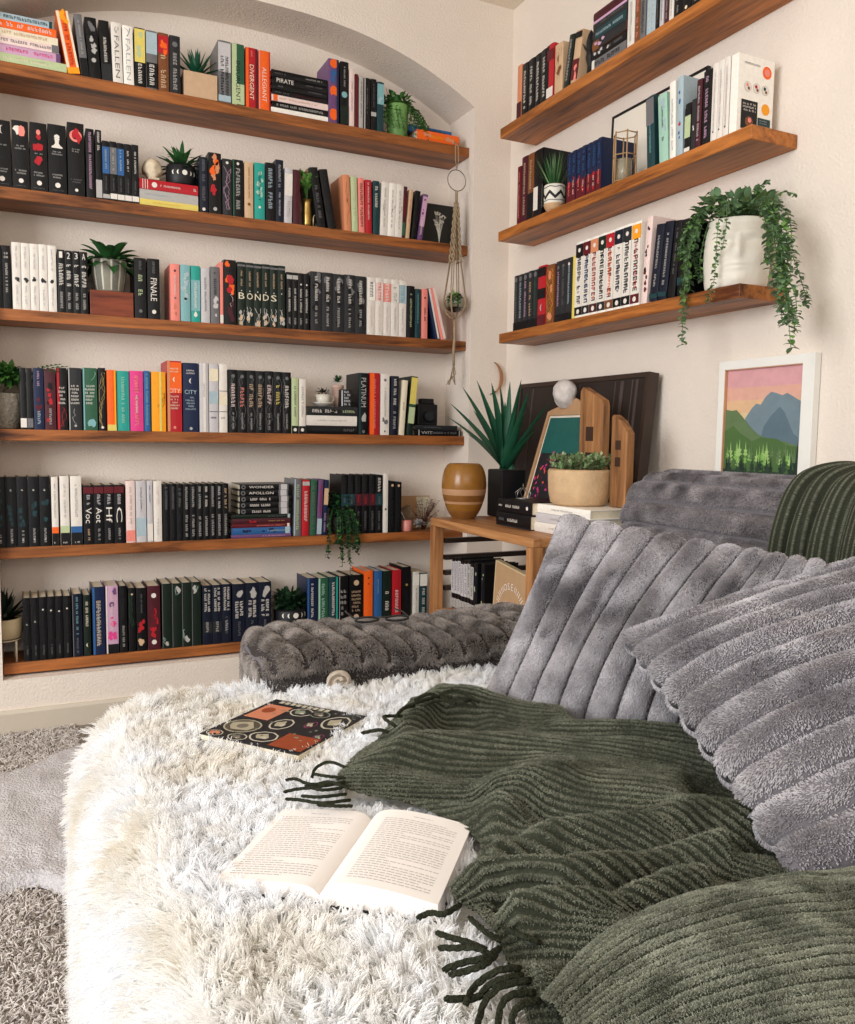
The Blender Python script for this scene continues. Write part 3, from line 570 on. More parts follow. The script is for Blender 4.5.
# ---- fifth long shelf
row('L', 4, [
 (-6, 50.5, 5, 477, 'k', 'black books with teal smoke and white quill', lambda k, r: [('e', .81, 'w', .18), ('s', .3, .65, 'dt', 6), ('t', .05, .26, 'lg', .3), ('t', .5, .95, 'dg', .3), ('o', .1, 'sil', .15)]),
 (51.5, 58.5, 1, 477, 'w', 'white book with red and black foot', [('b', 0, .18, 'k'), ('b', .18, .27, 'o'), ('t', .4, .9, 'lg', .3), ('h', .03, .07, 'w', 1)]),
 (60, 69.5, 1, 476, 'w', 'white book with green and black foot', [('b', 0, .18, 'k'), ('b', .18, .28, 'lgr'), ('t', .4, .9, 'lg', .3), ('h', .03, .07, 'w', 1)]),
 (70.5, 82, 1, 476, 'w', 'white book with blue and black foot', [('b', 0, .18, 'k'), ('b', .18, .27, 'b'), ('t', .4, .9, 'lg', .3), ('h', .03, .07, 'w', 1)]),
 (83.5, 124.5, 4, 485, 'k', 'black books with plum tops and large capitals', lambda k, r: [('b', .86, .97, 'dr'), ('t', .66, .84, 'sil', .45), ('T', .36, .62, 'w', ['Voc', 'Aot', 'Hf', 'C'][k], .6), ('t', .06, .26, ['be', 'lg', 'lg', 'lg'][k], .3)]),
 (126, 135.5, 1, 481, 'pl', 'pale rose white book', [('b', .02, .2, 'pk'), ('t', .3, .9, 'lg', .3)]),
 (136, 146.5, 1, 481, 'sil', 'pale blue green white book', [('b', .1, .4, 'lb'), ('t', .5, .9, 'g', .2)]),
 (147, 153, 1, 481, 'sil', 'white book with a navy short title', [('t', .65, .92, 'b', .3), ('b', .02, .3, 'w')]),
 (153.5, 162, 1, 481, 'w', 'rose white book beside the black row', [('t', .6, .9, 'pl', .4), ('t', .1, .4, 'sil', .3)]),
 (163, 229, 10, 484, 'k', 'black paperbacks with repeated grey titles', lambda k, r: [('t', .55, .95, ['g', 'g', 'g', 'lg', 'lg', 'lg', 'w', 'lg', 'sil', 'be'][k], .5), ('t', .06, .45, 'lg' if k > 2 else 'dg', .5)]),
 (293.5, 301, 1, 479, 'g', 'sage grey paperback', [('t', .1, .9, 'lgr', .5), ('v', -.48, -.3, 'lb')], dict(lean=1)),
 (301.5, 309, 1, 480, 'r', 'red paperback with pale title', [('t', .25, .8, 'pl', .6), ('b', .9, .97, 'lg')], dict(lean=1)),
 (309.5, 316, 1, 480, 'gr', 'dull green paperback', [('t', .1, .9, 'g', .6)], dict(lean=1.5)),
 (316.5, 321.5, 1, 480, 'pu', 'violet red paperback', [('b', .02, .3, 'lb'), ('t', .4, .9, 'r', .5)], dict(lean=2.5)),
 (322, 326.5, 1, 480, 'nb', 'navy paperback with a peach patch', [('b', .55, .85, 'be'), ('t', .05, .4, 'li', .6)], dict(lean=3)),
 (341, 382.5, 6, 475, 'k', 'tall black books with dull red band', lambda k, r: [('b', .48, .68, 'ma' if k in (2, 3, 4) else 'dt'), ('t', .7, .95, 'w' if k == 5 else 'dg', .6), ('t', .05, .38, 'g', .4), ('t', .5, .66, 'r' if k in (2, 3, 4) else 'g', .4)]),
 (383, 388, 1, 474, 'w', 'thin tall white book', [('o', .4, 'dg', .4)]),
 (389, 401.5, 2, 482, 'k', 'black books beside the dried flower card', lambda k, r: [('t', .1, .9, 'dg', .5), ('o', .93, 'be', .4)]),
])
Z5 = stack('L', 4, 231, 291, [(.012, 0, 0, 'pu', 'thin violet flat book, bottom of the tall stack on the fifth long shelf', [('t', .1, .5, 'li', .5)]),
    (.026, .002, .0, 'b', 'blue flat book near the bottom of the tall stack on the fifth long shelf', [('b', .02, .1, 'lb'), ('s', .2, .9, 'nb', 8), ('t', .1, .4, 'lb', .3)]),
    (.013, .002, .002, 'dr', 'thin maroon flat book above the blue one, fifth long shelf', [('t', .1, .6, 'pk', .4), ('b', .02, .06, 'w')]),
    (.020, .004, .002, 'ma', 'dark red flat book with green flecks, fifth long shelf', [('s', .6, .75, 'r', 4), ('t', .1, .4, 'go', .3)]),
    (.015, .004, .0, 'dgr', 'thin dark green flat book under the five matching ones, fifth long shelf', [('b', .02, .06, 'lb'), ('t', .1, .4, 'g', .3)])],
    y_at=500, lead='flat stack on the fifth long shelf')
def fan(word): return [('o', .93, 'g', .75), ('o', .93, 'k', .4), ('T', .34, .82, 'w', word, .42) if word else ('t', .4, .8, 'w', .55), ('b', .05, .24, 'g'), ('b', .08, .2, 'sil')]
stack('L', 4, 239.5, 291, [(.0225, 0, 0, 'k', 'lowest of the five matching black flat books with grey fans', fan(None)),
    (.0225, .0, .001, 'k', 'second lowest of five matching black flat books with grey fans', fan(None)),
    (.0225, .001, .0, 'k', 'middle of the five matching black flat books with grey fans', fan(None)),
    (.0225, .0, .002, 'k', 'second highest of the five matching black flat books with grey fans', fan('APOLLON')),
    (.0215, .001, .001, 'k', 'highest of the five matching black flat books with grey fans', fan('WONDER'))], y_at=500, zbase=Z5, lead='matching flat set with grey fans')
# ---- lowest long shelf
row('L', 5, [
 (23, 71.5, 6, 597, 'k', 'black books with a small white dot', lambda k, r: [('o', [.58, .62, .8, .78, .76, .8][k], 'w', .25), ('t', .3, .75, 'dg', .35), ('t', .08, .24, 'g', .3), ('t', .86, .95, 'dg', .5)]),
 (72.5, 82.5, 1, 594, 'n', 'dark navy book with pale green lettering', [('t', .35, .95, 'tl', .3), ('v', -.48, -.4, 'g'), ('t', .05, .3, 'g', .3)]),
 (83.5, 91, 1, 595, 'dgr', 'dark green book with cream letters and a tail', [('t', .45, .92, 'cr', .5), ('c', .18, 'cr', .6)]),
 (92.5, 105, 1, 587, 'nb', 'thick blue hardcover with bronze letters', [('t', .12, .8, 'be', .5), ('v', -.48, -.3, 'b'), ('t', .14, .78, 'lb', .2)]),
 (106, 118.5, 1, 586, 'li', 'pink and purple hardcover', [('b', 0, .14, 'k'), ('s', .2, .6, 'hp', 7), ('s', .6, .95, 'pu', 3), ('t', .35, .9, 'pl', .25), ('v', -.48, -.38, 'w')]),
 (119.5, 127.5, 1, 586, 'k', 'dark book with faded grey title', [('t', .5, .95, 'dg', .5), ('t', .08, .4, 'lg', .4)]),
 (128.5, 136, 1, 588, 'k', 'black book with a green sprig', [('z', .4, .95, 'gr', 2), ('s', .5, .7, 'dgr', 3), ('o', .9, 'be', .3)]),
 (136.5, 147, 1, 588, 'k', 'black book with a red blossom', [('s', .32, .5, 'r', 7), ('s', .1, .2, 'be', 4), ('t', .6, .9, 'g', .2)]),
 (147.5, 160.5, 1, 586, 'ma', 'crimson patterned book with white blossoms', [('s', .2, .7, 'r', 8), ('o', .85, 'w', .4), ('o', .12, 'w', .4), ('s', .3, .65, 'dr', 5)]),
 (162, 201.5, 4, 583, 'dgr', 'dark green hardcovers with silver flourishes', lambda k, r: [('v', -.48, -.42, 'g'), ('z', [.04, .82, .1, .84][k], [.2, .96, .28, .95][k], 'mint', 2), ('s', [.04, .86, .1, .86][k], [.1, .93, .2, .93][k], 'lg', 2)]),
 (202.5, 231.5, 3, 585, 'n', 'thick navy novels with twin line titles', lambda k, r: [('t2', .55, .95, 'w'), ('b', .2, .38, 'dg') if k < 2 else ('t', .15, .45, 'g', .3), ('t', .2, .38, 'lg', .4)]),
 (232.5, 271.5, 3, 583, 'n', 'thick navy novels with small top emblem', lambda k, r: [('o', .83, 'w', .22), ('s', .8, .86, 'lg', 2), ('t2', .4, .7, 'w'), ('t', .1, .35, 'g', .25)]),
 (307, 317.5, 1, 578, 'nb', 'dark blue book beside the leafy moon pot', [('t', .3, .9, 'w', .3), ('v', -.48, -.3, 'b')]),
 (318, 328, 1, 578, 'gr', 'green and dark green book', [('v', -.48, -.3, 'mint'), ('t', .2, .9, 'mint', .4)]),
 (328.5, 338, 1, 577, 'dt', 'dark teal book with white title', [('t', .3, .9, 'w', .4), ('v', .3, .48, 't')]),
 (339, 348.5, 1, 576, 'k', 'black book with white circular marks', [('h', .3, .9, 'lg', 6), ('v', -.48, -.42, 'lg')]),
 (349.5, 363, 1, 575, 'k', 'black book with gold discs', [('o', .86, 'be', .4), ('o', .25, 'be', .4), ('h', .35, .75, 'be', 6)]),
 (364, 373, 1, 571, 'o', 'plain vermilion hardcover', [('o', .88, 'dg', .2), ('o', .78, 'r', .2)]),
 (374, 382, 1, 571, 'b', 'mid blue hardcover', [('t', .6, .85, 'lb', .15)]),
 (382.5, 391, 1, 571, 'dgr', 'black green hardcover with white script', [('t', .3, .7, 'w', .6)]),
 (392, 401, 1, 570, 'r', 'deep red hardcover with white script', [('t', .25, .65, 'pl', .5)]),
 (402, 411, 1, 567, 'k', 'tall black hardcover with tiny gold mark', [('o', .7, 'go', .25), ('t', .3, .6, 'dg', .3)]),
 (413, 419, 1, 572, 'w', 'grey white paperback near the table leg', [('b', .75, .95, 'cw'), ('t', .2, .7, 'lg', .3)], dict(soft=True)),
 (419.5, 427, 1, 573, 'dt', 'teal and white paperback near the table leg', [('b', .75, .98, 'cw'), ('t', .2, .7, 'w', .5)], dict(soft=True)),
])
# ---- short shelves on the side wall
row('R', 0, [
 (517, 521.5, 1, 66, 'ti', 'thin terracotta book', [('b', 0, .3, 'ma')]),
 (522, 546.5, 4, 57, 'k', 'black paperbacks with white titles', lambda k, r: [('t', .1, .85, 'w', .45), ('o', .93, 'dg', .5)]),
 (547, 553.5, 1, 45, 'r', 'red and white book beside the beige ones', [('v', -.48, -.2, 'k'), ('b', .02, .2, 'w'), ('b', .7, .9, 'dr')]),
 (554, 562, 1, 44, 'be', 'beige hardcover with a drawn face', [('c', .7, 'br', .5), ('z', .3, .9, 'br', 2), ('s', .4, .5, 'br', 2)], dict(d=.15)),
 (563.5, 569, 1, 38, 'dgr', 'leaning black green book', [('t', .1, .9, 'lg', .5)], dict(lean=11)),
 (570, 577, 1, 33, 'be', 'leaning cream and maroon book', [('b', .05, .45, 'dr'), ('s', .1, .4, 'pk', 3), ('b', .85, .97, 'k')], dict(lean=10)),
 (627, 634, 1, -2, 'w', 'white book beside the leaning flat stack', [('t', .1, .9, 'lg', .4)]),
 (634.5, 639.5, 1, -6, 'br', 'rust brown book', [('t', .1, .9, 'pk', .6)]),
 (640, 645.5, 1, -12, 'g', 'mottled grey book', [('t', .1, .9, 'dg', .6)]),
 (646, 655, 2, -16, 'lb', 'silver blue books', [('t', .1, .9, 'w', .4)]),
 (655.5, 663.5, 2, -20, ['k', 'sil'], 'black and silver paired books', [('t', .1, .9, 'g', .4)]),
 (664, 673.5, 2, -26, ['ma', 'w'], 'maroon and white paired books', [('t', .1, .9, 'lg', .4)]),
 (674, 700, 3, -32, 'k', 'black books nearest the camera', None),
])
stack('R', 0, 592, 626, [(.030, 0, 0, 'g', 'grey flat book, bottom of the highest short shelf stack', [('t', .1, .9, 'k', .6), ('b', .9, .98, 'w')]),
    (.028, .0, 0, 'k', 'black flat book, second from bottom of the highest short shelf stack', [('s', .5, .9, 'sil', 4), ('t', .1, .5, 'g', .4)]),
    (.030, .002, 0, 'br', 'dusty rose flat book in the highest short shelf stack', [('b', 0, .8, 'dg'), ('s', .6, .95, 'li', 4)]),
    (.030, .002, 0, 'dg', 'teal flat book in the highest short shelf stack', [('b', .02, .9, 'dt'), ('t', .1, .9, 'lb', .4)]),
    (.028, .004, 0, 'dg', 'charcoal flat book with mauve edge in the highest short shelf stack', [('v', .2, .48, 'li'), ('t', .1, .8, 'g', .3)]),
    (.026, .004, 0, 'ma', 'dark red flat book topping the highest short shelf stack', [('t', .1, .8, 'dr', .3)])], y_at=60, lead='flat stack on the highest short shelf')
row('R', 1, [
 (516.5, 520.5, 1, 167, 'dr', 'thin wine red book', [('t', .1, .9, 'pk', .4)]),
 (521, 527, 1, 157, 'ma', 'wine brown book', [('t', .1, .9, 'be', .4)]),
 (527.5, 533.5, 1, 154, 'br', 'brown black book with cream marks', [('b', 0, .4, 'k'), ('t', .45, .9, 'be', .4)]),
 (534, 543, 1, 150, 'k', 'black book behind the zigzag pot', [('b', .1, .45, 'w'), ('v', .0, .48, 'k')]),
 (567, 601, 7, 146, 'nb', 'navy and red spined novels', lambda k, r: [('b', 0, .38, 'dr'), ('b', .5, .96, 'nb'), ('s', .1, .45, 'r', 3), ('s', .5, .9, 'k', 3), ('t', .5, .9, 'b', .5), ('t', .12, .4, 'pl' if k % 2 else 'pk', .35)]),
 (648, 656, 1, 95, 'dt', 'dark teal book leaning against the big frame', [('b', .6, .97, 'g'), ('t', .2, .6, 'tl', .3)], dict(lean=-4)),
 (660, 669, 1, 92, 'mint', 'mint green book leaning against the big frame', [('t', .5, .85, 'dgr', .25), ('s', .1, .9, 'lb', 4), ('t', .3, .4, 'k', .3)], dict(lean=-5)),
 (671, 677, 1, 81, 'cw', 'white book leaning beside the mint one', [('t', .1, .8, 'lb', .4)], dict(lean=-3)),
 (677.5, 683.5, 1, 76, 'lb', 'icy blue patterned book', [('s', .1, .9, 'b', 5), ('o', .4, 'r', .4)], dict(lean=-2)),
 (684, 690, 1, 104, 'k', 'short black and white book', [('b', .3, .75, 'lgr'), ('b', .75, .9, 'k'), ('b', .02, .1, 'w')]),
 (690.5, 695, 1, 100, 'dg', 'short charcoal book with white motif', [('s', .4, .6, 'w', 2)]),
 (695.5, 701, 1, 80, 'ma', 'maroon black hardcover with silver title', [('t', .1, .9, 'sil', .5)]),
 (702, 710.5, 1, 71, 'k', 'tall black hardcover beside the white set', [('t', .08, .92, 'li', .45)]),
 (711.5, 729.5, 3, 61, 'w', 'white volumes beside the boxed set', lambda k, r: [('t', .12, .88, 'sil', .35), ('t', .2, .8, 'pl', .2), ('o', .12, 'dg', .25)], dict(d=.14)),
])
row('R', 2, [
 (513.5, 537, 5, 273, 'dg', 'dark mottled manga sized books', lambda k, r: [('b', 0, .15, 'k'), ('t', .2, .85, ['g', 'lb', 'li', 'be', 'gr'][k], .5), ('o', .92, 'g', .6)]),
 (537.5, 545.5, 1, 266, 'r', 'scarlet and black book', [('b', .82, .97, 'k'), ('b', .45, .62, 'k'), ('c', .3, 'lg', .5), ('b', 0, .18, 'dr')]),
 (546, 554, 1, 265, 'br', 'gilded orange brown book', [('z', .05, .95, 'am', 5), ('s', .1, .9, 'ti', 5)]),
 (555, 571.5, 3, 260, 'dg', 'slate grey books', lambda k, r: [('t', .25, .9, ['li', 'g', 'lb'][k], .4), ('b', 0, .12, 'k'), ('o', .9, 'g' if k < 2 else 'w', .35)]),
 (572, 575, 1, 256, 'y', 'thin yellow book', []),
 (575.5, 640, 8, 232, 'cw', 'white edged comics with coloured tops', lambda k, r: [('b', .86, .97, ['k', 'dr', 'ti', 'dgr', 'r', 'n', 'dg', 'am'][k]), ('b', .03, .97, 'w'), ('b', .80, .97, ['k', 'dr', 'ti', 'dgr', 'r', 'n', 'dg', 'am'][k]), ('o', .89, 'w', .35), ('t', .16, .8, ['dg', 'k', 'dr', 'k', 'dr', 'n', 'k', 'k'][k], .66), ('t', .2, .76, ['g', 'b', 'pk', 'dgr', 'o', 'g', 'g', 'r'][k], .4), ('b', .03, .14, ['k', 'dg', 'ma', 'dg', 'br', 'k', 'k', 'dr'][k]), ('o', .08, 'w', .4)], dict(soft=True)),
 (642, 648, 1, 218, 'pl', 'leaning white book with dark flowers', [('s', .1, .95, 'dr', 6), ('s', .2, .9, 'k', 5)], dict(lean=4)),
 (650, 667, 2, 224, 'n', 'leaning blue black hardcovers', [('t', .15, .85, 'lg', .35), ('b', .04, .1, 'dt')], dict(lean=6)),
 (669, 676, 1, 222, 'k', 'leaning black hardcover behind the trailing leaves', [('t', .3, .9, 'g', .35)], dict(lean=6)),
 (678, 688, 1, 220, 'k', 'black book beside the face planter', [('b', .15, .25, 'dt')]),
])
# boxed set at the end of the middle short shelf
y0, y1, zb_ = at(730.2, 95, 'x', -W+.006)[1], -1.383, RZ[1]
zt = at(737, 53, 'x', -W+.006)[2]
bx = thing('boxed_set', 'white slipcased book set with orange and gold round seals on the shelf end', 'box', (-W+.006, y0, zb_+.0003))
wd = y0-y1; hh = zt-zb_; dp = .125
pw = pm('cw', .6)
obj('slipcase', MB().box(0, dp, -.024, 0, 0, hh), pw, bx, bevel=.0015)
q = MB(); ms = [pm('o'), pm('am'), pm('k'), pm('dt'), pm('pk'), pm('r'), pm('lg'), pm('w'), pm('br')]
def disc(cx, cz, r, m, y=-.0247, n=18, k=0): q.add([(cx+r*math.cos(2*PI*i/n), y-.0002*k, cz+r*math.sin(2*PI*i/n)) for i in range(n)], [tuple(range(n))], m)
def rect(a, b, c, d_, m, k=0): q.add([(a, -.0247-.0002*k, c), (b, -.0247-.0002*k, c), (b, -.0247-.0002*k, d_), (a, -.0247-.0002*k, d_)], [(0, 1, 2, 3)], m)
disc(.098, hh*.83, .0155, 0); disc(.098, hh*.36, .014, 1); disc(.098, hh*.83, .009, 4, k=1)
for cx, m_ in ((.034, 4), (.064, 5), (.094, 3)):
    disc(cx, hh*.60, .0125, 6); disc(cx, hh*.60, .0115, 7, k=1); disc(cx-.002, hh*.62, .0045, m_, k=2); disc(cx+.003, hh*.58, .004, 8, k=2)
rect(.014, .070, .012, hh*.43, 2); rect(.072, .116, hh*.1, hh*.24, 3, 1); disc(.042, hh*.16, .014, 8, k=1, n=7); disc(.044, hh*.18, .007, 4, k=2, n=5)
rr = random.Random(5)
for z in (.37, .33, .29): 
    strokes(q, .019, .065, hh*z, hh*(z+.024), -.0251, 7, rr, True)
for z in (.2, .17, .13): strokes(q, .077, .104, hh*z, hh*(z+.012), -.0253, 6, rr, True)
strokes(q, .02, .075, hh*.88, hh*.905, -.0247, 6, rr, True)
obj('cover_print', q, ms, bx)
# ================================================================== PLANTS, POTS AND ORNAMENTS
def leafm(c, name, var=.12, rough=.5): return mat(c, rough, name, var=var, scale=40, spec=.35)
G1 = leafm('#2c5a2c', 'leaf_green'); G2 = leafm('#4f7f3a', 'leaf_bright'); G3 = leafm('#1d3a24', 'leaf_dark'); G4 = leafm('#7d9a58', 'leaf_pale'); G5 = leafm('#1b5038', 'agave_green'); G6 = leafm('#67855f', 'eucalyptus_leaf')
SOIL = mat('#33261d', .95, 'soil', bump=.6, scale=120, var=.2)
def rosette(mb, n, L, w, rr, elev=(20, 80), droop=.4, m=0, tip=0., base_r=.006, z0=0., fold=.12, seg=6):
    for i in range(n):
        f = i/max(1, n-1); a = i*2.39996; e = math.radians(elev[0]+(elev[1]-elev[0])*f+rr.uniform(-6, 6))
        d = (math.cos(a)*math.cos(e), math.sin(a)*math.cos(e), math.sin(e))
        mb.leaf((d[0]*base_r, d[1]*base_r, z0), d, L*rr.uniform(.82, 1.08), w, droop*rr.uniform(.6, 1.3), seg, fold, m, tip)
def vine(mb, path, rr, leaf=.014, step=.011, m=0, sm=1, stem=.0011, spread=1., fat=.75):
    P = [np.array(p, float) for p in path]; Q = cr(np.array(P), max(6, int(sum(np.linalg.norm(b-a) for a, b in zip(P, P[1:]))/step)))
    mb.tube(Q, stem, 4, sm)
    for i, q in enumerate(Q):
        for s in (0, 1):
            a = rr.uniform(0, 2*PI); d = np.array((math.cos(a)*spread, math.sin(a)*spread, rr.uniform(-.5, .35)))
            mb.leaf(q, d, leaf*rr.uniform(.7, 1.2), leaf*fat*rr.uniform(.8, 1.1), .6, 3, .12, m if rr.random() < .75 else m+2, 1.)
def bush(mb, c, r, n, rr, L=.02, w=.008, m=0, droop=.5, up=.4):
    for i in range(n):
        a = rr.uniform(0, 2*PI); e = rr.uniform(-.1, 1.); d = np.array((math.cos(a)*math.cos(e), math.sin(a)*math.cos(e), math.sin(e)+up))
        p = np.array(c)+d*np.array(r)*rr.uniform(.2, 1.); mb.leaf(p, d+np.array([rr.gauss(0, .4) for _ in range(3)]), L*rr.uniform(.6, 1.2), w, droop, 3, .15, m if rr.random() < .7 else m+1, 1.)
ys_ = YF+.01
def LP(x, y, yy=None): return at(x, y, 'y', ys_ if yy is None else yy)
def place(px, zi, yd=.06, dy=None):                 # a point on a long shelf under a photo column
    z = LZ[zi]; yy = YF+yd; p = at(px, 500, 'y', yy)
    for _ in range(4): q = project((p[0], yy, z)); p[0] += (px-q[0])*.0034
    return (p[0], yy, z+.0004)
def placeR(px, zi, xd=.07):
    z = RZ[zi]; xx = -W+xd; y = at(px, 200, 'x', xx)[1]
    for _ in range(6): q = project((xx, y, z)); y -= (px-q[0])*.0026
    return (xx, y, z+.0004)
def pot(t, prof, m, name='pot', n=32, fn=None, soil=None):
    mb = MB().lathe(prof, n, 0, fn=fn); o = obj(name, mb, m, t)
    if soil: obj('soil', MB().lathe([(0, soil[1]), (soil[0], soil[1])], 20, 0), SOIL, t)
    return o
def cup(r0, r1, h, th=.003, lip=0.): return [(0, 0), (r0*.9, 0), (r0, .003), ((r0+r1)/2+.002, h*.5), (r1, h*.97), (r1-th*.3, h), (r1-th, h*.985), (r1-th-.001, h*.8), (0, h*.8)]
# 1 agave in a beige cube
p = place(199.5, 0, .03); t = thing('potted_agave', 'spiky green agave in a beige square wooden planter, highest long shelf', 'plant', p, (0, 0, .0))
wd = (LP(216, 85)[0]-LP(183, 85)[0])/2; hh = .082
obj('planter', MB().box(-wd, wd, -.028, .075, 0, hh).box(-wd+.006, wd-.006, -.022, .069, hh, hh+.0005, 1), [mat('#c9a888', .8, 'raw_wood_beige', bump=.2, scale=90, var=.05), SOIL], t, bevel=.001)
mb = MB(); rosette(mb, 30, .100, .021, rnd, (12, 86), .15, z0=hh, fold=.22); obj('leaves', mb, G5, t, loc=(-.004, .02, 0))
# 2 trailing vine in green pot
p = place(397, 0, .055); t = thing('trailing_plant', 'trailing vine in a tall green pot, highest long shelf', 'plant', p)
pot(t, cup(.036, .043, .125), mat('#6f9a55', .55, 'green_glaze', var=.05), soil=(.038, .105))
mb = MB(); bush(mb, (0, 0, .125), (.06, .045, .035), 170, rnd, .021, .013)
for i in range(22):
    a = -.9+i*.17; r_ = rnd.uniform(.05, .115); 
    vine(mb, [(0, 0, .118), (math.cos(a)*r_*.55, -abs(math.sin(a))*.02, .135), (math.cos(a)*r_, -.02-.03*rnd.random(), .09-.02*rnd.random()), (math.cos(a)*r_*1.15+.02, -.03-.02*rnd.random(), rnd.uniform(-.01, .05))], rnd, .013, .010, 0, 1)
obj('leaves', mb, [G2, G1, G4], t)
# blue and orange flat books under it
for (x0, x1, th, zz, c, ds, yo) in ((417, 459, .038, 0, 'o', 'orange flat book with notched edge under the blue one, highest long shelf corner', -.001), (412, 455, .024, .0385, 'b', 'blue flat book on the orange one, highest long shelf corner', .03)):
    a = LP(x0, 130)[0]; e = LP(x1, 130)[0]
    book(ds, th, e-a, .13, c, [('t', .1, .7, 'am' if c == 'o' else 'k', .4), ('s', .1, .9, 'ti' if c == 'o' else 'dt', 6)], (e, ys_+yo, LZ[0]+th/2+zz+.0003), (0, -PI/2, 0), 'flat books in the highest shelf corner')
# 3 skull and moon pot on the red book
z3 = Z2+.0006; cream = mat('#d9c9ae', .75, 'bone_plaster', bump=.25, scale=60, var=.06)
px_, pz = LP(154, 170)[0], z3
t = thing('skull_ornament', 'cream plaster skull ornament resting on the red flat book', 'ornament', (px_, YF+.055, pz))
def skull(s):
    n, k = 22, 16; vs = []; r = np.random.RandomState(2)
    for i in range(k+1):
        v = PI*i/k
        for j in range(n):
            u = 2*PI*j/n; x, y, z = math.sin(v)*math.cos(u), math.sin(v)*math.sin(u), -math.cos(v)
            sx = .036*(1-.22*max(0, -z)); p_ = np.array((x*sx, y*.046, .043+z*.043))
            if z < -.2: p_[0] *= .78; p_[1] = p_[1]*.8-.006
            for ex in (-.014, .014):
                d = math.hypot(p_[0]-ex, p_[2]-.042)
                if y < 0 and d < .013: p_[1] += .014*(1-(d/.013)**2)
            if y < 0 and abs(p_[0]) < .006 and .022 < p_[2] < .034: p_[1] += .007
            vs.append(p_*s)
    return MB().add(vs, [(i*n+j, i*n+(j+1) % n, (i+1)*n+(j+1) % n, (i+1)*n+j) for i in range(k) for j in range(n)], 0, True)
obj('cranium', skull(.95), cream, t); mb = MB()
for i in range(7): mb.box(-.0165+i*.005, -.0125+i*.005, -.0385, -.033, .004, .011)
obj('teeth', mb, cream, t)
def moon_pot(label, x0, x1, px, zi, zb, h, yd, nleaf, L, gm, cat='plant'):
    r = (LP(x1, 170 if zi == 1 else 600)[0]-LP(x0, 170 if zi == 1 else 600)[0])/2
    q = place((x0+x1)/2, zi, yd); t = thing('potted_plant', label, cat, (q[0], q[1], zb))
    pot(t, [(0, 0), (r*.86, 0), (r*.95, .006), (r, h*.4), (r*.98, h*.9), (r*.9, h), (r*.86, h*.97), (0, h*.85)], mat('#16161a', .5, 'black_ceramic'), soil=(r*.87, h*.9))
    mb = MB(); wm = mat('#ece7dd', .6, 'moon_white')
    for k, (an, ty) in enumerate(((-.62, 1), (-.28, 1), (.08, 0), (.42, -1), (.72, -1))):
        a0 = an-PI/2; R = r*.15; n = 12
        for i in range(n):
            A = PI*i/n; B = PI*(i+1)/n
            if ty == 0: qd = [(0, 0), (R*1.15*math.cos(2*A), R*1.15*math.sin(2*A)), (R*1.15*math.cos(2*B), R*1.15*math.sin(2*B))]
            else: qd = [(-ty*R*math.sin(A), R*math.cos(A)), (-ty*R*math.sin(B), R*math.cos(B)), (-ty*R*.4*math.sin(B), R*math.cos(B)), (-ty*R*.4*math.sin(A), R*math.cos(A))]
            mb.add([((r+.0008)*math.cos(a0+u/r), (r+.0008)*math.sin(a0+u/r), h*(.55 if zi == 1 else .80)+v) for u, v in qd], [tuple(range(len(qd)))])
    obj('moon_print', mb, wm, t)
    return t, r
t, r = moon_pot('bushy plant in a black pot with white moon phases, on the red flat book', 166, 197, 181, 1, z3, .072, .06, 0, 0, G3)
mb = MB(); rosette(mb, 40, .092, .018, rnd, (5, 80), .6, z0=.06, tip=1., fold=.1); bush(mb, (0, 0, .08), (.04, .04, .03), 40, rnd, .03, .008); obj('leaves', mb, [G1, G3], t)
# 4 brass flute vase with greenery and a brass arch
p = place(307, 1, .035); t = thing('bud_vase', 'small ribbed brass vase with fresh green sprigs, second long shelf', 'vase', p)
pot(t, [(0, 0), (.014, 0), (.017, .01), (.018, .05), (.016, .085), (.0185, .1), (.0165, .1), (.015, .085), (0, .08)], mat('#a98a4e', .3, 'brass', metal=.9), 'vase', 20, fn=lambda a, z: 1+.06*math.cos(10*a))
mb = MB(); bush(mb, (.002, 0, .135), (.034, .026, .045), 190, rnd, .022, .014, 0, .4)
for i in range(9): 
    a = rnd.uniform(0, 6.3); q = (math.cos(a)*.02-.012, math.sin(a)*.015, rnd.uniform(.16, .2)); mb.tube([(0, 0, .09), (q[0]*.4, q[1]*.4, .14), q], .0009, 4, 1); bush(mb, q, (.008, .008, .008), 7, rnd, .008, .006, 2, .2)
obj('greenery', mb, [leafm('#6fa04a', 'fresh_green'), G2, leafm('#a58b62', 'dry_bloom'), leafm('#8a9a58', 'seed_green')], t)
p = place(318.5, 1, .022); mb = MB()
R = .020
mb.tube([(-R, 0, 0)]+[(-R*math.cos(PI*i/12), 0, .032+R*math.sin(PI*i/12)) for i in range(13)]+[(R, 0, 0)], .0022, 6)
mb.tube([(-R*.45, 0, 0)]+[(-R*.45*math.cos(PI*i/10), 0, .030+R*.6*math.sin(PI*i/10)) for i in range(11)]+[(R*.45, 0, 0)], .0018, 6); mb.box(-R-.002, R+.002, -.008, .008, 0, .003)
o = obj('arch_ornament', mb, mat('#c2b28c', .35, 'pale_brass', metal=.7), loc=p); tag(o, 'small pale brass double arch ornament beside the ribbed vase', 'ornament')
